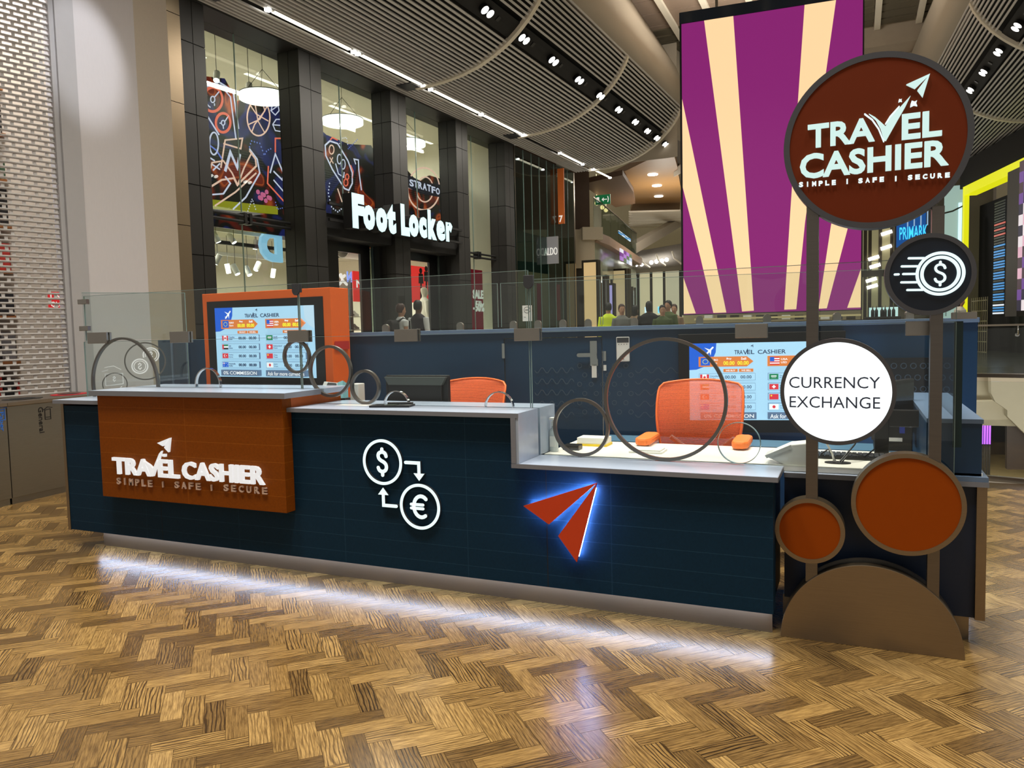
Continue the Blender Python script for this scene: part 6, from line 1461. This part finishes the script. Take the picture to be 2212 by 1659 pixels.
for r_ in ([(1521, 43), (1584, 33), (1628.5, 671), (1603, 673)], [(1738, 10), (1806, -1), (1739, 480), (1720, 668), (1694, 669), (1707, 460)], [(1862, 165), (1862, 378), (1831, 494), (1786, 666), (1768, 667), (1795, 487)], [(1862, 580), (1862, 664), (1830, 665)],
           [(1473.5, 214), (1545, 560), (1569, 675), (1541, 676), (1514, 560), (1474, 405)], [(1476, 600), (1503, 677), (1477, 678)]):
    m.poly([(min(max(a, x0), x1), min(max(b, z0), z1)) for a, b in (pS(*q) for q in r_)], 0, .003, Fp_)
m.build('display', None, t)
for k in (0.2, 0.8):
    c = Fp_.p(x0 + (x1 - x0) * k, z1 + .15, -.18); MB().tube([c, (c.x, c.y, 11.1)], .02, 6).build('suspension_cable', STEEL, t)

# ------------------------------------------------------------------ right side of the mall
dR = Vector((math.sin(-3.6 * D2R), math.cos(-3.6 * D2R), 0))
Fr_ = Fr((6.75, 17.0, 0), tuple(-dR))                     # n = towards the mall axis
def sR(px, py): return Fr_.uv(aZ(px, py, 7.42))[0]
TR = [sR(*p) for p in ((2187, 80), (2150, 132), (2116, 175), (2088, 212), (2066, 243))]
lo = sR(2300, -80)
def sRib(px, py): return Fr_.uv(aZ(px, py, 8.0))[0]
soffit(Fr_, -16.5, 8.0, 'right', 1, (sRib(2124, 60), -9.0, -16.4), ((-6.5, -3.0), (-10.2, -7.0), (-14.0, -10.6)), TR, 'right')
m = MB(); rows = []
for k in range(9):
    s = -18 + 26 * k / 8; rows.append([Fr_.p(s, 8.6, 4.22), Fr_.p(s, 9.3, 4.4), Fr_.p(s, 10.2, 4.35), Fr_.p(s, 11.15, 4.0)])
m.sheet(rows); struct(m, 'wall_right', PLASTER, solid=.05)
# black shop with a yellow lit frame
dY = Vector((math.sin(-12 * D2R), math.cos(-12 * D2R), 0))
py0 = aZ(2085, 405, 6.0)
Fy = Fr((py0.x, py0.y, 0), tuple(-dY))                     # n towards the mall axis
def pY(x, y, off=0.0): return Fy.uv(aP(x, y, Fy.o + Fy.n * off, Fy.n))
YEL = E('yellow_frame', (226, 226, 20), .95)
t = thing('black_shopfront', 'black shopfront framed in glowing yellow on the right', 'shopfront', tuple(Fy.p(3, UPF, 0)))
m = MB(); m.box(0, 14, 5.72, 6.02, -.35, .05, Fy); m.build('yellow_lintel', YEL, t)
m = MB(); m.box(-.06, .1, UPF, 6.02, -.1, .05, Fy); m.build('yellow_jamb', YEL, t)
m = MB(); m.box(-14, 14, UPF, 5.72, -1.5, -1.4, Fy); m.build('black_lining', BLACKM, t)
m = MB(); m.box(-.5, 14, 6.02, 6.9, -.6, .0, Fy); m.build('upper_fascia', BLACKG, t)
for k, (xa, xb, c) in enumerate(((2147, 2170, (46, 120, 190)),)):
    sa, sb_ = pY(xa, 520, -.4)[0], pY(xb, 520, -.4)[0]
    F2 = Fy; lo_, hi_ = min(sa, sb_), max(sa, sb_)
    tt = thing('led_curtain', 'blue striped LED curtain hanging in the black shopfront', 'screen', tuple(Fy.p((sa + sb_) / 2, 1.6, -.4)))
    m = MB()
    z = 1.7; r_ = 0
    EA = [E('led_row_%d' % i, cc, .9) for i, cc in enumerate(((60, 140, 205), (30, 70, 110), (230, 240, 250), (190, 90, 80), (24, 26, 32)))]
    while z < 5.2:
        k2 = 2 if z < 2.2 and r_ % 3 == 0 else (0 if z < 3.9 and r_ % 4 else (3 if 4.0 < z < 4.6 and r_ % 2 else 4))
        m.use(EA[k2]); m.box(lo_, hi_, z, z + .05, -.42, -.4, Fy); z += .085; r_ += 1
    m.build('led_rows', None, tt)
sa, sb_ = pY(2174, 520, .3)[0], pY(2199, 520, .3)[0]
t = thing('dark_post', 'dark square post in front of the black shopfront', 'post', tuple(Fy.p((sa + sb_) / 2, UPF, .3)))
m = MB(); m.box(min(sa, sb_), max(sa, sb_), 1.6, 5.7, .0, .3, Fy); m.build('shaft', M('post_grey', (58, 56, 52), noise=.1), t)
sa, sb_ = pY(2200, 520, .35)[0], pY(2240, 520, .35)[0]; lo_, hi_ = min(sa, sb_), max(sa, sb_)
tt = thing('video_column', 'bright video column at the right edge of the photo', 'screen', tuple(Fy.p((sa + sb_) / 2, 1.8, .35)))
m = MB(); VC = [E('video_c%d' % i, c, .8) for i, c in enumerate(((40, 36, 60), (230, 180, 200), (110, 70, 150), (240, 230, 235), (70, 50, 60)))]
for i in range(4):
    for j in range(14): m.use(VC[(i * 3 + j * 2 + (j // 4)) % 5]); m.box(lo_ + (hi_ - lo_) * i / 4, lo_ + (hi_ - lo_) * (i + 1) / 4, 1.75 + j * .29, 1.75 + (j + 1) * .29, .3, .36, Fy)
m.build('display', None, tt)
t = thing('slatted_gate', 'pale slatted gate inside the black shopfront below the LED curtain', 'gate', tuple(Fy.p(-.5, UPF, -.6)))
sa, sb_ = pY(2098, 650, -.6)[0], pY(2132, 650, -.6)[0]; lo_, hi_ = min(sa, sb_), max(sa, sb_)
m = MB()
for k in range(9): x = lo_ + (hi_ - lo_) * k / 8; m.box(x, x + .03, UPF, 2.3, -.62, -.6, Fy)
for k in range(6): z = UPF + .35 * k; m.box(lo_, hi_, z, z + .03, -.62, -.6, Fy)
m.build('bars', M('gate_beige', (150, 140, 120), noise=.05), t)
# pale glass shop next to it, blue store sign and cafe windows
Yb = 33.0; Fb_ = Fr((0, Yb, 0))
def pB(x, y): return aY(x, y, Yb)
m = MB(); m.box(0.2, 4.6, UPF, 9.5, -.7, -.3, Fb_); struct(m, 'wall_right', M('far_stone', (120, 110, 92), rough=.7))
def flatbox(name, lab, cat, x0, x1, y0, y1, mat, d=.1, Y=Yb):
    p, q = aY(x0, y1, Y), aY(x1, y0, Y); m = MB(); m.box(p.x, q.x, p.z, q.z, 0, d, Fr((0, Y, 0))); return tag(m.build(name, mat), lab, cat)
t = thing('pale_glass_shopfront', 'pale green glass shopfront left of the yellow frame', 'shopfront', tuple(aY(2055, 690, 31)))
p, q = aY(2036, 700, 31), aY(2086, 400, 31); m = MB(); m.box(p.x, q.x, UPF, q.z, 0, .1, Fr((0, 31, 0))); m.build('lit_glass', E('pale_green_glass', (176, 208, 200), .62), t)
m = MB(); p2 = aY(2070, 470, 30.9); m.box(p2.x, p2.x + .1, 2.5, p2.z + .5, 0.1, .16, Fr((0, 31, 0))); m.build('light_tube', E('cyan_tube', (200, 245, 255), 1.3), t)
m = MB(); m.tube([aY(2038, 461, 30.85), aY(2058, 456, 30.85), aY(2084, 443, 30.85)], .03, 5); m.build('cable', DGREY, t)
t = thing('store_sign', 'blue lit PRIMARK sign behind the two dark discs', 'sign', tuple(pB(1968, 500)))
p, q = pB(1936, 535), pB(2000, 452); m = MB(); m.box(p.x, q.x, p.z, q.z, 0, .15, Fb_); m.build('panel', E('store_blue', (8, 78, 150), .8), t)
m = MB().use(E('store_cyan', (70, 210, 255), 1.1)); m.text('PRIMARK', p.x + .1, p.z + (q.z - p.z) * .14, (q.x - p.x) * .95, (q.z - p.z) * .34, .15, .2, Fr((0, Yb, 0), (1, .0, .05), (0, 0, 1)), .01); m.build('lettering', None, t)
m = MB()
for k in range(5): m.use(E('sky_streak', (170, 205, 235), .7) if k == 0 else MATS['sky_streak']); m.box(p.x + .35 + .22 * k, p.x + .39 + .22 * k, p.z + (q.z - p.z) * .55, q.z, .15, .17, Fb_)
m.build('reflection_stripe', None, t)
p, q = pB(1862, 690), pB(1932, 480)
t = thing('cafe_front', 'tall beige lit cafe window between the purple screen and the navy disc', 'shopfront', (p.x, Yb, UPF))
m = MB(); m.box(p.x, q.x, UPF, q.z, -.1, 0, Fb_); m.build('lit_wall', E('cafe_beige', (150, 142, 104), .62), t)
m = MB()
for x in (1865, 1875, 1897, 1922): a = pB(x, 600); m.box(a.x, a.x + .12, UPF, q.z, 0, .1, Fb_)
a = pB(1870, 592); m.box(p.x, q.x, a.z - .12, a.z + .12, 0, .12, Fb_); m.build('mullion', MULL, t)
for x, y in ((1915, 504), (1914, 535), (1887, 558), (1882, 605), (1884, 619), (1890, 575)):
    a = pB(x, y); m = MB(); m.tube([a + Vector((-.18, -.15, -.05)), a + Vector((.18, -.15, .05))], .06, 8); m.build('lamp', SPOT, t)
t = thing('bar_counter', 'dark bar counter with a glowing shelf of bottles beneath the purple screen', 'counter', tuple(aY(1900, 700, 24)))
p, q = aY(1868, 712, 24), aY(1945, 683, 24); ZBAR = q.z; m = MB(); m.box(p.x, q.x, UPF, ZBAR, -.6, .3, Fr((0, 24, 0))); m.build('body', BLACKC, t)
p, q = aY(1878, 684, 24), aY(1942, 662, 24); m = MB(); m.box(p.x, q.x, ZBAR, q.z, -.6, -.5, Fr((0, 24, 0))); m.build('lit_shelf', E('bar_lit', (206, 240, 236), .9), t)
for k, x in enumerate((1885, 1893, 1905, 1912, 1921, 1930)):
    a = aY(x, 683, 23.9); a.z = ZBAR; m = MB(); m.loft([((a.x, a.y, a.z), .045, .045), ((a.x, a.y, a.z + .17), .045, .045), ((a.x, a.y, a.z + .22), .016, .016), ((a.x, a.y, a.z + .30), .016, .016)], 10); tag(m.build('bottle', M('bottle_dark', (22, 26, 24), rough=.2) if k == 0 else MATS['bottle_dark']), '%s dark bottle from the left on the glowing bar shelf' % ('first', 'second', 'third', 'fourth', 'fifth', 'sixth')[k], 'bottle', 'bottles on the glowing bar shelf')
t = thing('food_counter', 'long low dark counter with lit strips under the purple screen', 'counter', tuple(aY(1640, 705, 22)))
p, q = aY(1480, 712, 22), aY(1870, 683, 22); m = MB(); m.box(p.x, q.x, UPF, q.z - .08, -.6, 0, Fr((0, 22, 0))); m.build('body', BLACKC, t)
p, q = aY(1500, 692, 22), aY(1860, 681, 22)
m = MB(); m.box(p.x, q.x, p.z, p.z + .05, 0, .02, Fr((0, 22, 0))); m.build('lit_strip', E('counter_strip', (190, 170, 120), .6), t)
for k in range(12):
    a = aY(1520 + 28 * k, 690, 22.0); m = MB(); m.box(a.x, a.x + .22, a.z, a.z + .12, -.3, -.1, Fr((0, 22, 0))); m.build('tray', (WHITE, DGREY, MULL)[k % 3], t)
# floor opening with glass balustrades and the level below
def balustrade(name, lab, fr, L, zf, n):
    t = thing(name, lab, 'balustrade', tuple(fr.p(L / 2, zf)))
    m = MB(); m.box(0, L, zf + .02, zf + .93, -.008, .008, fr); m.build('glass_sheet', GLASS, t)
    m = MB(); m.box(-.05, L, zf + .97, zf + 1.005, -.03, .05, fr); m.build('handrail', STEEL, t)
    m = MB(); m.box(0, L, zf - .03, zf + .04, -.03, .03, fr); m.build('floor_channel', STEEL, t)
    for k in range(n):
        x = L * (k + .62) / n; m = MB(); m.tube([fr.p(x, zf + .80, -.0), fr.p(x, zf + .80, .07), fr.p(x, zf + .97, .05)], .014, 8); m.ell(x, zf + .80, .035, .035, .0, .03, fr, 16); m.build('bracket', CHROME, t)
    return t
pa, pb = aZ(2111, 1036, 0), aZ(2212, 1046, 0)
Fbal = Fr((0.95, 8.45, 0), (1, -.28, 0)); balustrade('glass_balustrade', 'near glass balustrade with steel handrail at the floor opening on the right', Fbal, 4.5, 0.0, 4)
balustrade('glass_balustrade', 'far glass balustrade with a thin rail across the floor opening', Fr((0.95, 17.0, 0), (1, .1, 0)), 9, UPF, 3)
CRE = M('cream_soffit', (214, 206, 184), rough=.6, noise=.04)
m = MB(); m.box(0.9, 10, 17.0, 17.3, -0.5, UPF); struct(m, 'trim_4', CRE)
t = thing('stair_fascia', 'cream sloping fascia panels inside the floor opening', 'fascia', (2.5, 15, -1.5))
def pxz(pts, Y): return [(aY(x, y, Y).x, aY(x, y, Y).z) for x, y in pts]
m = MB(); m.poly(pxz([(2140, 812), (2300, 812), (2300, 1010), (2212, 935), (2176, 900), (2176, 886), (2150, 868), (2141, 850)], 15.6), -.3, 0, Fr((0, 15.6, 0))); m.build('curved_panel', CRE, t)
m = MB(); m.poly(pxz([(2060, 868), (2176, 866), (2176, 906), (2060, 909)], 15.9), -.3, 0, Fr((0, 15.9, 0))); m.build('lower_panel', CRE, t)
m = MB(); m.poly(pxz([(2060, 808), (2150, 808), (2150, 872), (2060, 872)], 16.4), -.2, 0, Fr((0, 16.4, 0))); m.build('rear_panel', CRE, t)
m = MB(); m.poly(pxz([(2175, 895), (2300, 895), (2300, 1016), (2175, 1014)], 17.2), -.2, 0, Fr((0, 17.2, 0))); m.build('brown_wall', M('brown_stone', (70, 48, 34), rough=.4, noise=.1), t)
m = MB(); m.box(-4, 14, 8.6, 40, -4.6, -4.5); struct(m, 'floor', M('lower_floor', (190, 168, 120), rough=.2, noise=.15, nscale=2))
m = MB(); m.box(-4, 14, 40, 40.2, -4.5, UPF); struct(m, 'wall_far', M('lower_dark_wall', (24, 20, 22), rough=.5))
m = MB(); m.box(0.85, .95, 8.4, 17, -4.5, 0.0); m.box(0.9, 6, 8.28, 8.36, -.4, -.01, Fr((0, 0, 0), (1, 0, 0), (0, 1, 0))); struct(m, 'trim_5', M('slab_edge', (120, 116, 108), rough=.6))
for k in range(5):
    a = aY(2116 + k * 5.5, 937, 30.4); m = MB(); m.use(E('violet_neon', (176, 92, 255), 1.3) if k == 0 else MATS['violet_neon']).box(a.x - .024, a.x + .024, a.z - .35, a.z + .35, 0, .06, Fr((0, 30.4, 0))); m.use(BLACKM).box(a.x - .03, a.x + .03, -4.5, a.z - .35, -.06, .0, Fr((0, 30.4, 0))); tag(m.build('neon_tube', None), '%s vertical violet light tube on the level below, from the left' % ('first', 'second', 'third', 'fourth', 'fifth')[k], 'light', 'violet light tubes on the level below')
# ------------------------------------------------------------------ people
SKIN = M('skin', (178, 132, 106), rough=.6, noise=.03); SKIND = M('skin_dark', (110, 76, 58), rough=.6, noise=.03)
HAIRB = M('hair_black', (18, 15, 14), rough=.6, noise=.2, nscale=60); HAIRBR = M('hair_brown', (62, 34, 26), rough=.6, noise=.2, nscale=60)
def fuse(mb, voxel=0.022):
    """one continuous skin around the lofted limbs"""
    me = bpy.data.meshes.new('tmp'); me.from_pydata(mb.v, [], mb.f); ob = bpy.data.objects.new('tmp', me); COL.objects.link(ob)
    md = ob.modifiers.new('r', 'REMESH'); md.mode = 'VOXEL'; md.voxel_size = voxel
    m2 = ob.modifiers.new('s', 'SMOOTH'); m2.iterations = 4; m2.factor = .5
    dg = bpy.context.evaluated_depsgraph_get(); r = bpy.data.meshes.new_from_object(ob.evaluated_get(dg))
    out = MB(); out.v = [tuple(v.co) for v in r.vertices]; out.f = [tuple(p.vertices) for p in r.polygons]; out.m = [0] * len(out.f); out.sm = [True] * len(out.f)
    bpy.data.objects.remove(ob); bpy.data.meshes.remove(r); bpy.data.meshes.remove(me)
    return out
def person(lab, loc, h, rz, top, legs, hair, skin=None, pose='stand', hairlen=0, vest=None, scale_w=1.0, arms=None, hat=None):
    """local: faces -Y, stands on z = 0; h = body height"""
    k = h / 1.75; skin = skin or SKIN; w_ = scale_w
    t = thing('person', lab, 'person', loc, None, rz)
    S = lambda *p: (p[0] * k, p[1] * k, p[2] * k)
    def R(x, y, z, a, b): return (S(x, y, z), a * k, b * k)
    step = .16 if pose == 'walk' else .02
    hipz = .90 if pose != 'sit' else .52
    dz = hipz - .90
    b = MB()
    b.loft([R(0, 0, hipz - .08, .15 * w_, .10), R(0, 0, hipz + .05, .165 * w_, .115), R(0, 0, hipz + .2, .145 * w_, .10), R(0, -.01, hipz + .36, .165 * w_, .115), R(0, 0, hipz + .48, .175 * w_, .105), R(0, .01, hipz + .545, .12 * w_, .075), R(0, .01, hipz + .58, .06, .058), R(0, 0, hipz + .64, .054, .056)], 18)
    b.loft([R(0, -.005, hipz + .60, .05, .055), R(0, -.012, hipz + .64, .062, .075), R(0, -.008, hipz + .70, .074, .092), R(0, 0, hipz + .76, .078, .098), R(0, .005, hipz + .81, .070, .088), R(0, .008, hipz + .845, .035, .045)], 16)
    b.tube([S(0, -.09, hipz + .715), S(0, -.118, hipz + .69), S(0, -.10, hipz + .68)], .012 * k, 6)
    for s in (-1, 1): b.sphere(S(.078 * s, .01, hipz + .71), .022 * k, (.5, .9, 1.3), 8, 6)
    A = arms or {}
    hands = []
    for s in (-1, 1):
        sh = (.185 * s * w_, 0, hipz + .50); el = A.get(s, {}).get('el', (.235 * s * w_, .02, hipz + .22)); wr = A.get(s, {}).get('wr', (.245 * s * w_, -.05, hipz - .02))
        b.tube([S(*sh), S((sh[0] + el[0]) / 2, (sh[1] + el[1]) / 2, (sh[2] + el[2]) / 2), S(*el), S((el[0] + wr[0]) / 2, (el[1] + wr[1]) / 2, (el[2] + wr[2]) / 2), S(*wr)], 0, 10, [.056 * k, .05 * k, .041 * k, .038 * k, .028 * k])
        d = (Vector(wr) - Vector(el)).normalized(); x = Vector((0, 1, 0)) - d * d.y; x.normalize()
        c = Vector(wr)
        b.tube([S(*c), S(*(c + d * .05)), S(*(c + d * .095))], 0, 8, [.028 * k, .036 * k, .03 * k])
        for f in range(4):
            o = c + d * .085 + x * (.027 - .018 * f); b.tube([S(*o), S(*(o + d * .045)), S(*(o + d * (.085 - .008 * abs(f - 1)) + Vector((-.014 * s, 0, 0))))], .0095 * k, 6)
        o = c + d * .03 + x * .03; b.tube([S(*o), S(*(o + d * .03 + x * .022)), S(*(o + d * .065 + x * .026))], .0105 * k, 6)
        hands.append(c)
    for s in (-1, 1):
        if pose == 'sit': pts = [(.09 * s, 0, hipz), (.10 * s, -.22, hipz + .01), (.10 * s, -.44, hipz - .01), (.10 * s, -.46, .27), (.10 * s, -.44, .07)]
        else: y = step * s; pts = [(.09 * s * w_, 0, hipz - .02), (.095 * s * w_, y * .35 - .01, .68), (.095 * s, y * .55 - .02, .49), (.095 * s, y * .9 + .01, .28), (.095 * s, y * 1.15 + .02, .08)]
        b.tube([S(*p) for p in pts], 0, 12, [.092 * k, .084 * k, .062 * k, .056 * k, .042 * k])
        f = pts[-1]; b.tube([S(f[0], f[1] + .05, .035), S(f[0], f[1] - .08, .035), S(f[0] + .01 * s, f[1] - .17, .028)], 0, 8, [.036 * k, .04 * k, .03 * k])
    fuse(b, .018 * k).build('body', skin, t, world=False)
    # face: eyes and mouth
    m = MB()
    for s in (-1, 1): m.sphere(S(.03 * s, -.088, hipz + .735), .009 * k, (1, .6, .7), 8, 6)
    m.build('eyes', HAIRB, t, world=False)
    m = MB(); m.sphere(S(0, -.093, hipz + .65), .02 * k, (1, .3, .25), 8, 6); m.build('mouth', M('lips', (150, 84, 76)) if 'lips' not in MATS else MATS['lips'], t, world=False)
    # clothing shells
    c = MB(); g = 1.10
    c.loft([R(0, 0, hipz - .06, .17 * w_ * g, .122 * g), R(0, 0, hipz + .2, .155 * w_ * g, .112 * g), R(0, -.01, hipz + .36, .168 * w_ * g, .118 * g), R(0, 0, hipz + .48, .178 * w_ * g, .11 * g), R(0, .01, hipz + .55, .125 * w_, .085), R(0, .01, hipz + .585, .07, .066)], 18)
    sleeves = MB()
    for s in (-1, 1):
        sh = (.178 * s * w_, 0, hipz + .50); el = A.get(s, {}).get('el', (.235 * s * w_, .02, hipz + .22)); wr = A.get(s, {}).get('wr', (.245 * s * w_, -.05, hipz - .02))
        q = [S(*sh), S((sh[0] + el[0]) / 2, (sh[1] + el[1]) / 2, (sh[2] + el[2]) / 2), S(*el)]; rr = [.072 * k, .064 * k, .056 * k]
        if not A.get('short'): q.append(S(*(Vector(el) * .08 + Vector(wr) * .92))); rr.append(.044 * k)
        else: q = q[:2]; rr = rr[:2]
        sleeves.tube(q, 0, 12, rr)
    if vest: fuse(sleeves, .02 * k).build('shirt_sleeves', top, t, world=False); cc = fuse(c, .02 * k).build('vest', vest, t, world=False)
    else:
        c2 = MB(); c2.v = c.v + sleeves.v; n0 = len(c.v); c2.f = c.f + [tuple(i + n0 for i in f) for f in sleeves.f]
        fuse(c2, .02 * k).build('top', top, t, world=False)
    m = MB()
    for s in (-1, 1):
        if pose == 'sit': pts = [(.09 * s, 0, hipz), (.10 * s, -.22, hipz + .01), (.10 * s, -.44, hipz - .01), (.10 * s, -.46, .27), (.10 * s, -.44, .10)]
        else: y = step * s; pts = [(.09 * s * w_, 0, hipz), (.095 * s * w_, y * .35 - .01, .68), (.095 * s, y * .55 - .02, .49), (.095 * s, y * .9 + .01, .28), (.095 * s, y * 1.15 + .02, .10)]
        m.tube([S(*p) for p in pts], 0, 12, [.108 * k, .097 * k, .076 * k, .07 * k, .062 * k])
    m.loft([R(0, 0, hipz - .12, .17 * w_, .12), R(0, 0, hipz, .185 * w_, .13), R(0, 0, hipz + .08, .165 * w_, .118)], 16)
    fuse(m, .02 * k).build('trousers', legs, t, world=False)
    m = MB()
    for s in (-1, 1):
        y = (pts_y(s, step, pose)); m.tube([S(.10 * s, y + .07, .04), S(.10 * s, y - .08, .04), S(.11 * s, y - .19, .03)], 0, 10, [.046 * k, .05 * k, .04 * k])
    m.build('shoes', BLACK, t, world=False)
    if hair is not None:
        m = MB()
        m.loft([R(0, .030 + .0, hipz + .665 - hairlen, .068, .070), R(0, .03, hipz + .70, .083, .088), R(0, .02, hipz + .765, .088, .100), R(0, .015, hipz + .825, .078, .095), R(0, .015, hipz + .868, .038, .05)], 18)
        m.build('hair', hair, t, world=False)
    if hat is not None:
        m = MB(); m.loft([R(0, .005, hipz + .775, .09, .108), R(0, .005, hipz + .83, .085, .10), R(0, .01, hipz + .872, .04, .05)], 18); m.poly([(S(x, y, 0)[0], S(x, y, 0)[1]) for x, y in ((-.07, -.08), (-.05, -.17), (.05, -.17), (.07, -.08))], (hipz + .775) * k, (hipz + .787) * k); m.build('cap', hat, t, world=False)
    return t
def pts_y(s, step, pose): return -.44 if pose == 'sit' else step * s * 1.15 + .02
PV = M('vest_plum', (34, 22, 34), rough=.8, noise=.05); WS = M('shirt_white', (206, 206, 208), rough=.8, noise=.03); DK = M('trousers_dark', (24, 24, 28), rough=.8); JKT = M('jacket_black', (22, 20, 22), rough=.8)
def stand(px, py, h):
    """where a person of height h stands whose head top is seen at this pixel"""
    p = aZ(px, py, UPF + h); return (p.x, p.y, UPF)
def look(frm, deg): return deg * D2R
p1 = stand(903, 650, 1.78); person('man in a dark plum vest and white sleeves seen from behind', p1, 1.78, 175 * D2R, WS, DK, HAIRB, SKIND, vest=PV)
p2 = stand(866, 657, 1.70); c_ = person('schoolchild in a white shirt wearing a black backpack, seen from behind', p2, 1.70, 150 * D2R, WS, DK, HAIRBR, arms={'short': 1})
t = thing('backpack', 'black backpack with a pinkish front pocket on the schoolchild by the shop sign', 'bag', (p2[0], p2[1], UPF))
Fk2 = Fr((p2[0], p2[1], UPF), (math.cos(150 * D2R), math.sin(150 * D2R), 0)); kk = 1.70 / 1.75
m = MB(); m.poly([(x * kk, z * kk) for x, z in ((-.16, .98), (.16, .98), (.17, 1.2), (.14, 1.36), (.07, 1.42), (-.07, 1.42), (-.14, 1.36), (-.17, 1.2))], -.30, -.12, Fk2); m.build('body', M('bag_black', (30, 24, 26), rough=.8), t, bevel=.03)
m = MB(); m.poly([(x * kk, z * kk) for x, z in ((-.10, 1.0), (.10, 1.0), (.11, 1.14), (.06, 1.2), (-.06, 1.2), (-.11, 1.14))], -.345, -.29, Fk2); m.build('front_pocket', M('bag_pinkish', (150, 112, 116), rough=.7), t, bevel=.015)
m = MB()
for s in (-1, 1): m.tube([Fk2.p(.10 * s, 1.38 * kk, -.14), Fk2.p(.11 * s, 1.45 * kk, -.02), Fk2.p(.115 * s, 1.38 * kk, .12), Fk2.p(.13 * s, 1.10 * kk, .12), Fk2.p(.15 * s, 1.02 * kk, -.10)], .022, 8)
m.build('strap', MATS['bag_black'], t)
# shop mannequin
MANN = M('mannequin_cream', (226, 218, 196), rough=.5, noise=.02)
pm = aP(916, 620, Fa.p(7.0, 0, -1.1), n87)
t = person('cream faceless mannequin in a white draped top in the second shop door', (pm.x, pm.y, pm.z - 1.9), 1.9, 140 * D2R, M('tee_white', (232, 226, 210), rough=.8), M('shorts_light', (200, 196, 186), rough=.8), None, MANN, scale_w=1.1)
t.name = 'mannequin'; t['category'] = 'mannequin'
for ch in list(t.children):
    if ch.name.split('.')[0] in ('eyes', 'mouth', 'shoes'): bpy.data.objects.remove(ch)
m = MB(); m.box(pm.x - .4, pm.x + .4, pm.y - .4, pm.y + .4, UPF, pm.z - 1.9); tag(m.build('display_podium', SHOPW), 'white podium under the mannequin in the second shop door', 'podium')
# people on the far concourse
HV = M('high_vis_yellow', (222, 244, 40), rough=.7); GRN = M('jacket_olive', (70, 84, 40), rough=.8); GRY = M('jacket_grey', (110, 110, 108), rough=.8); TAN = M('jacket_tan', (140, 112, 90), rough=.8)
person('worker in a yellow high visibility jacket by the far shop bays', stand(1314, 655, 1.75), 1.75, 200 * D2R, HV, DK, HAIRB)
person('person in a black hooded coat, the largest figure on the far concourse', stand(1402, 652, 1.75), 1.75, 190 * D2R, JKT, DK, HAIRB, hairlen=.06, scale_w=1.25)
person('person in a grey top between the high visibility worker and the far lit shop bays', stand(1343, 658, 1.68), 1.68, 30 * D2R, GRY, DK, HAIRBR)
person('person in a tan top walking between the shop bays and the black coat', stand(1372, 660, 1.7), 1.7, 170 * D2R, TAN, DK, HAIRB, pose='walk', hairlen=.1)
person('person in an olive jacket, leftmost of the group beside the purple screen', stand(1431, 660, 1.62), 1.62, 20 * D2R, GRN, DK, HAIRB)
person('person in an olive jacket, middle of the group beside the purple screen', stand(1443, 650, 1.78), 1.78, -20 * D2R, GRN, DK, HAIRB)
person('person in a tan jacket, rightmost of the group beside the purple screen', stand(1456, 658, 1.7), 1.7, 0, TAN, DK, HAIRBR)
person('woman in a pale grey coat walking past the black shopfront on the right', stand(2075, 640, 1.72), 1.72, 60 * D2R, M('coat_pale', (186, 184, 176), rough=.8), M('trousers_grey', (120, 120, 116)), HAIRB, pose='walk', hairlen=.08)
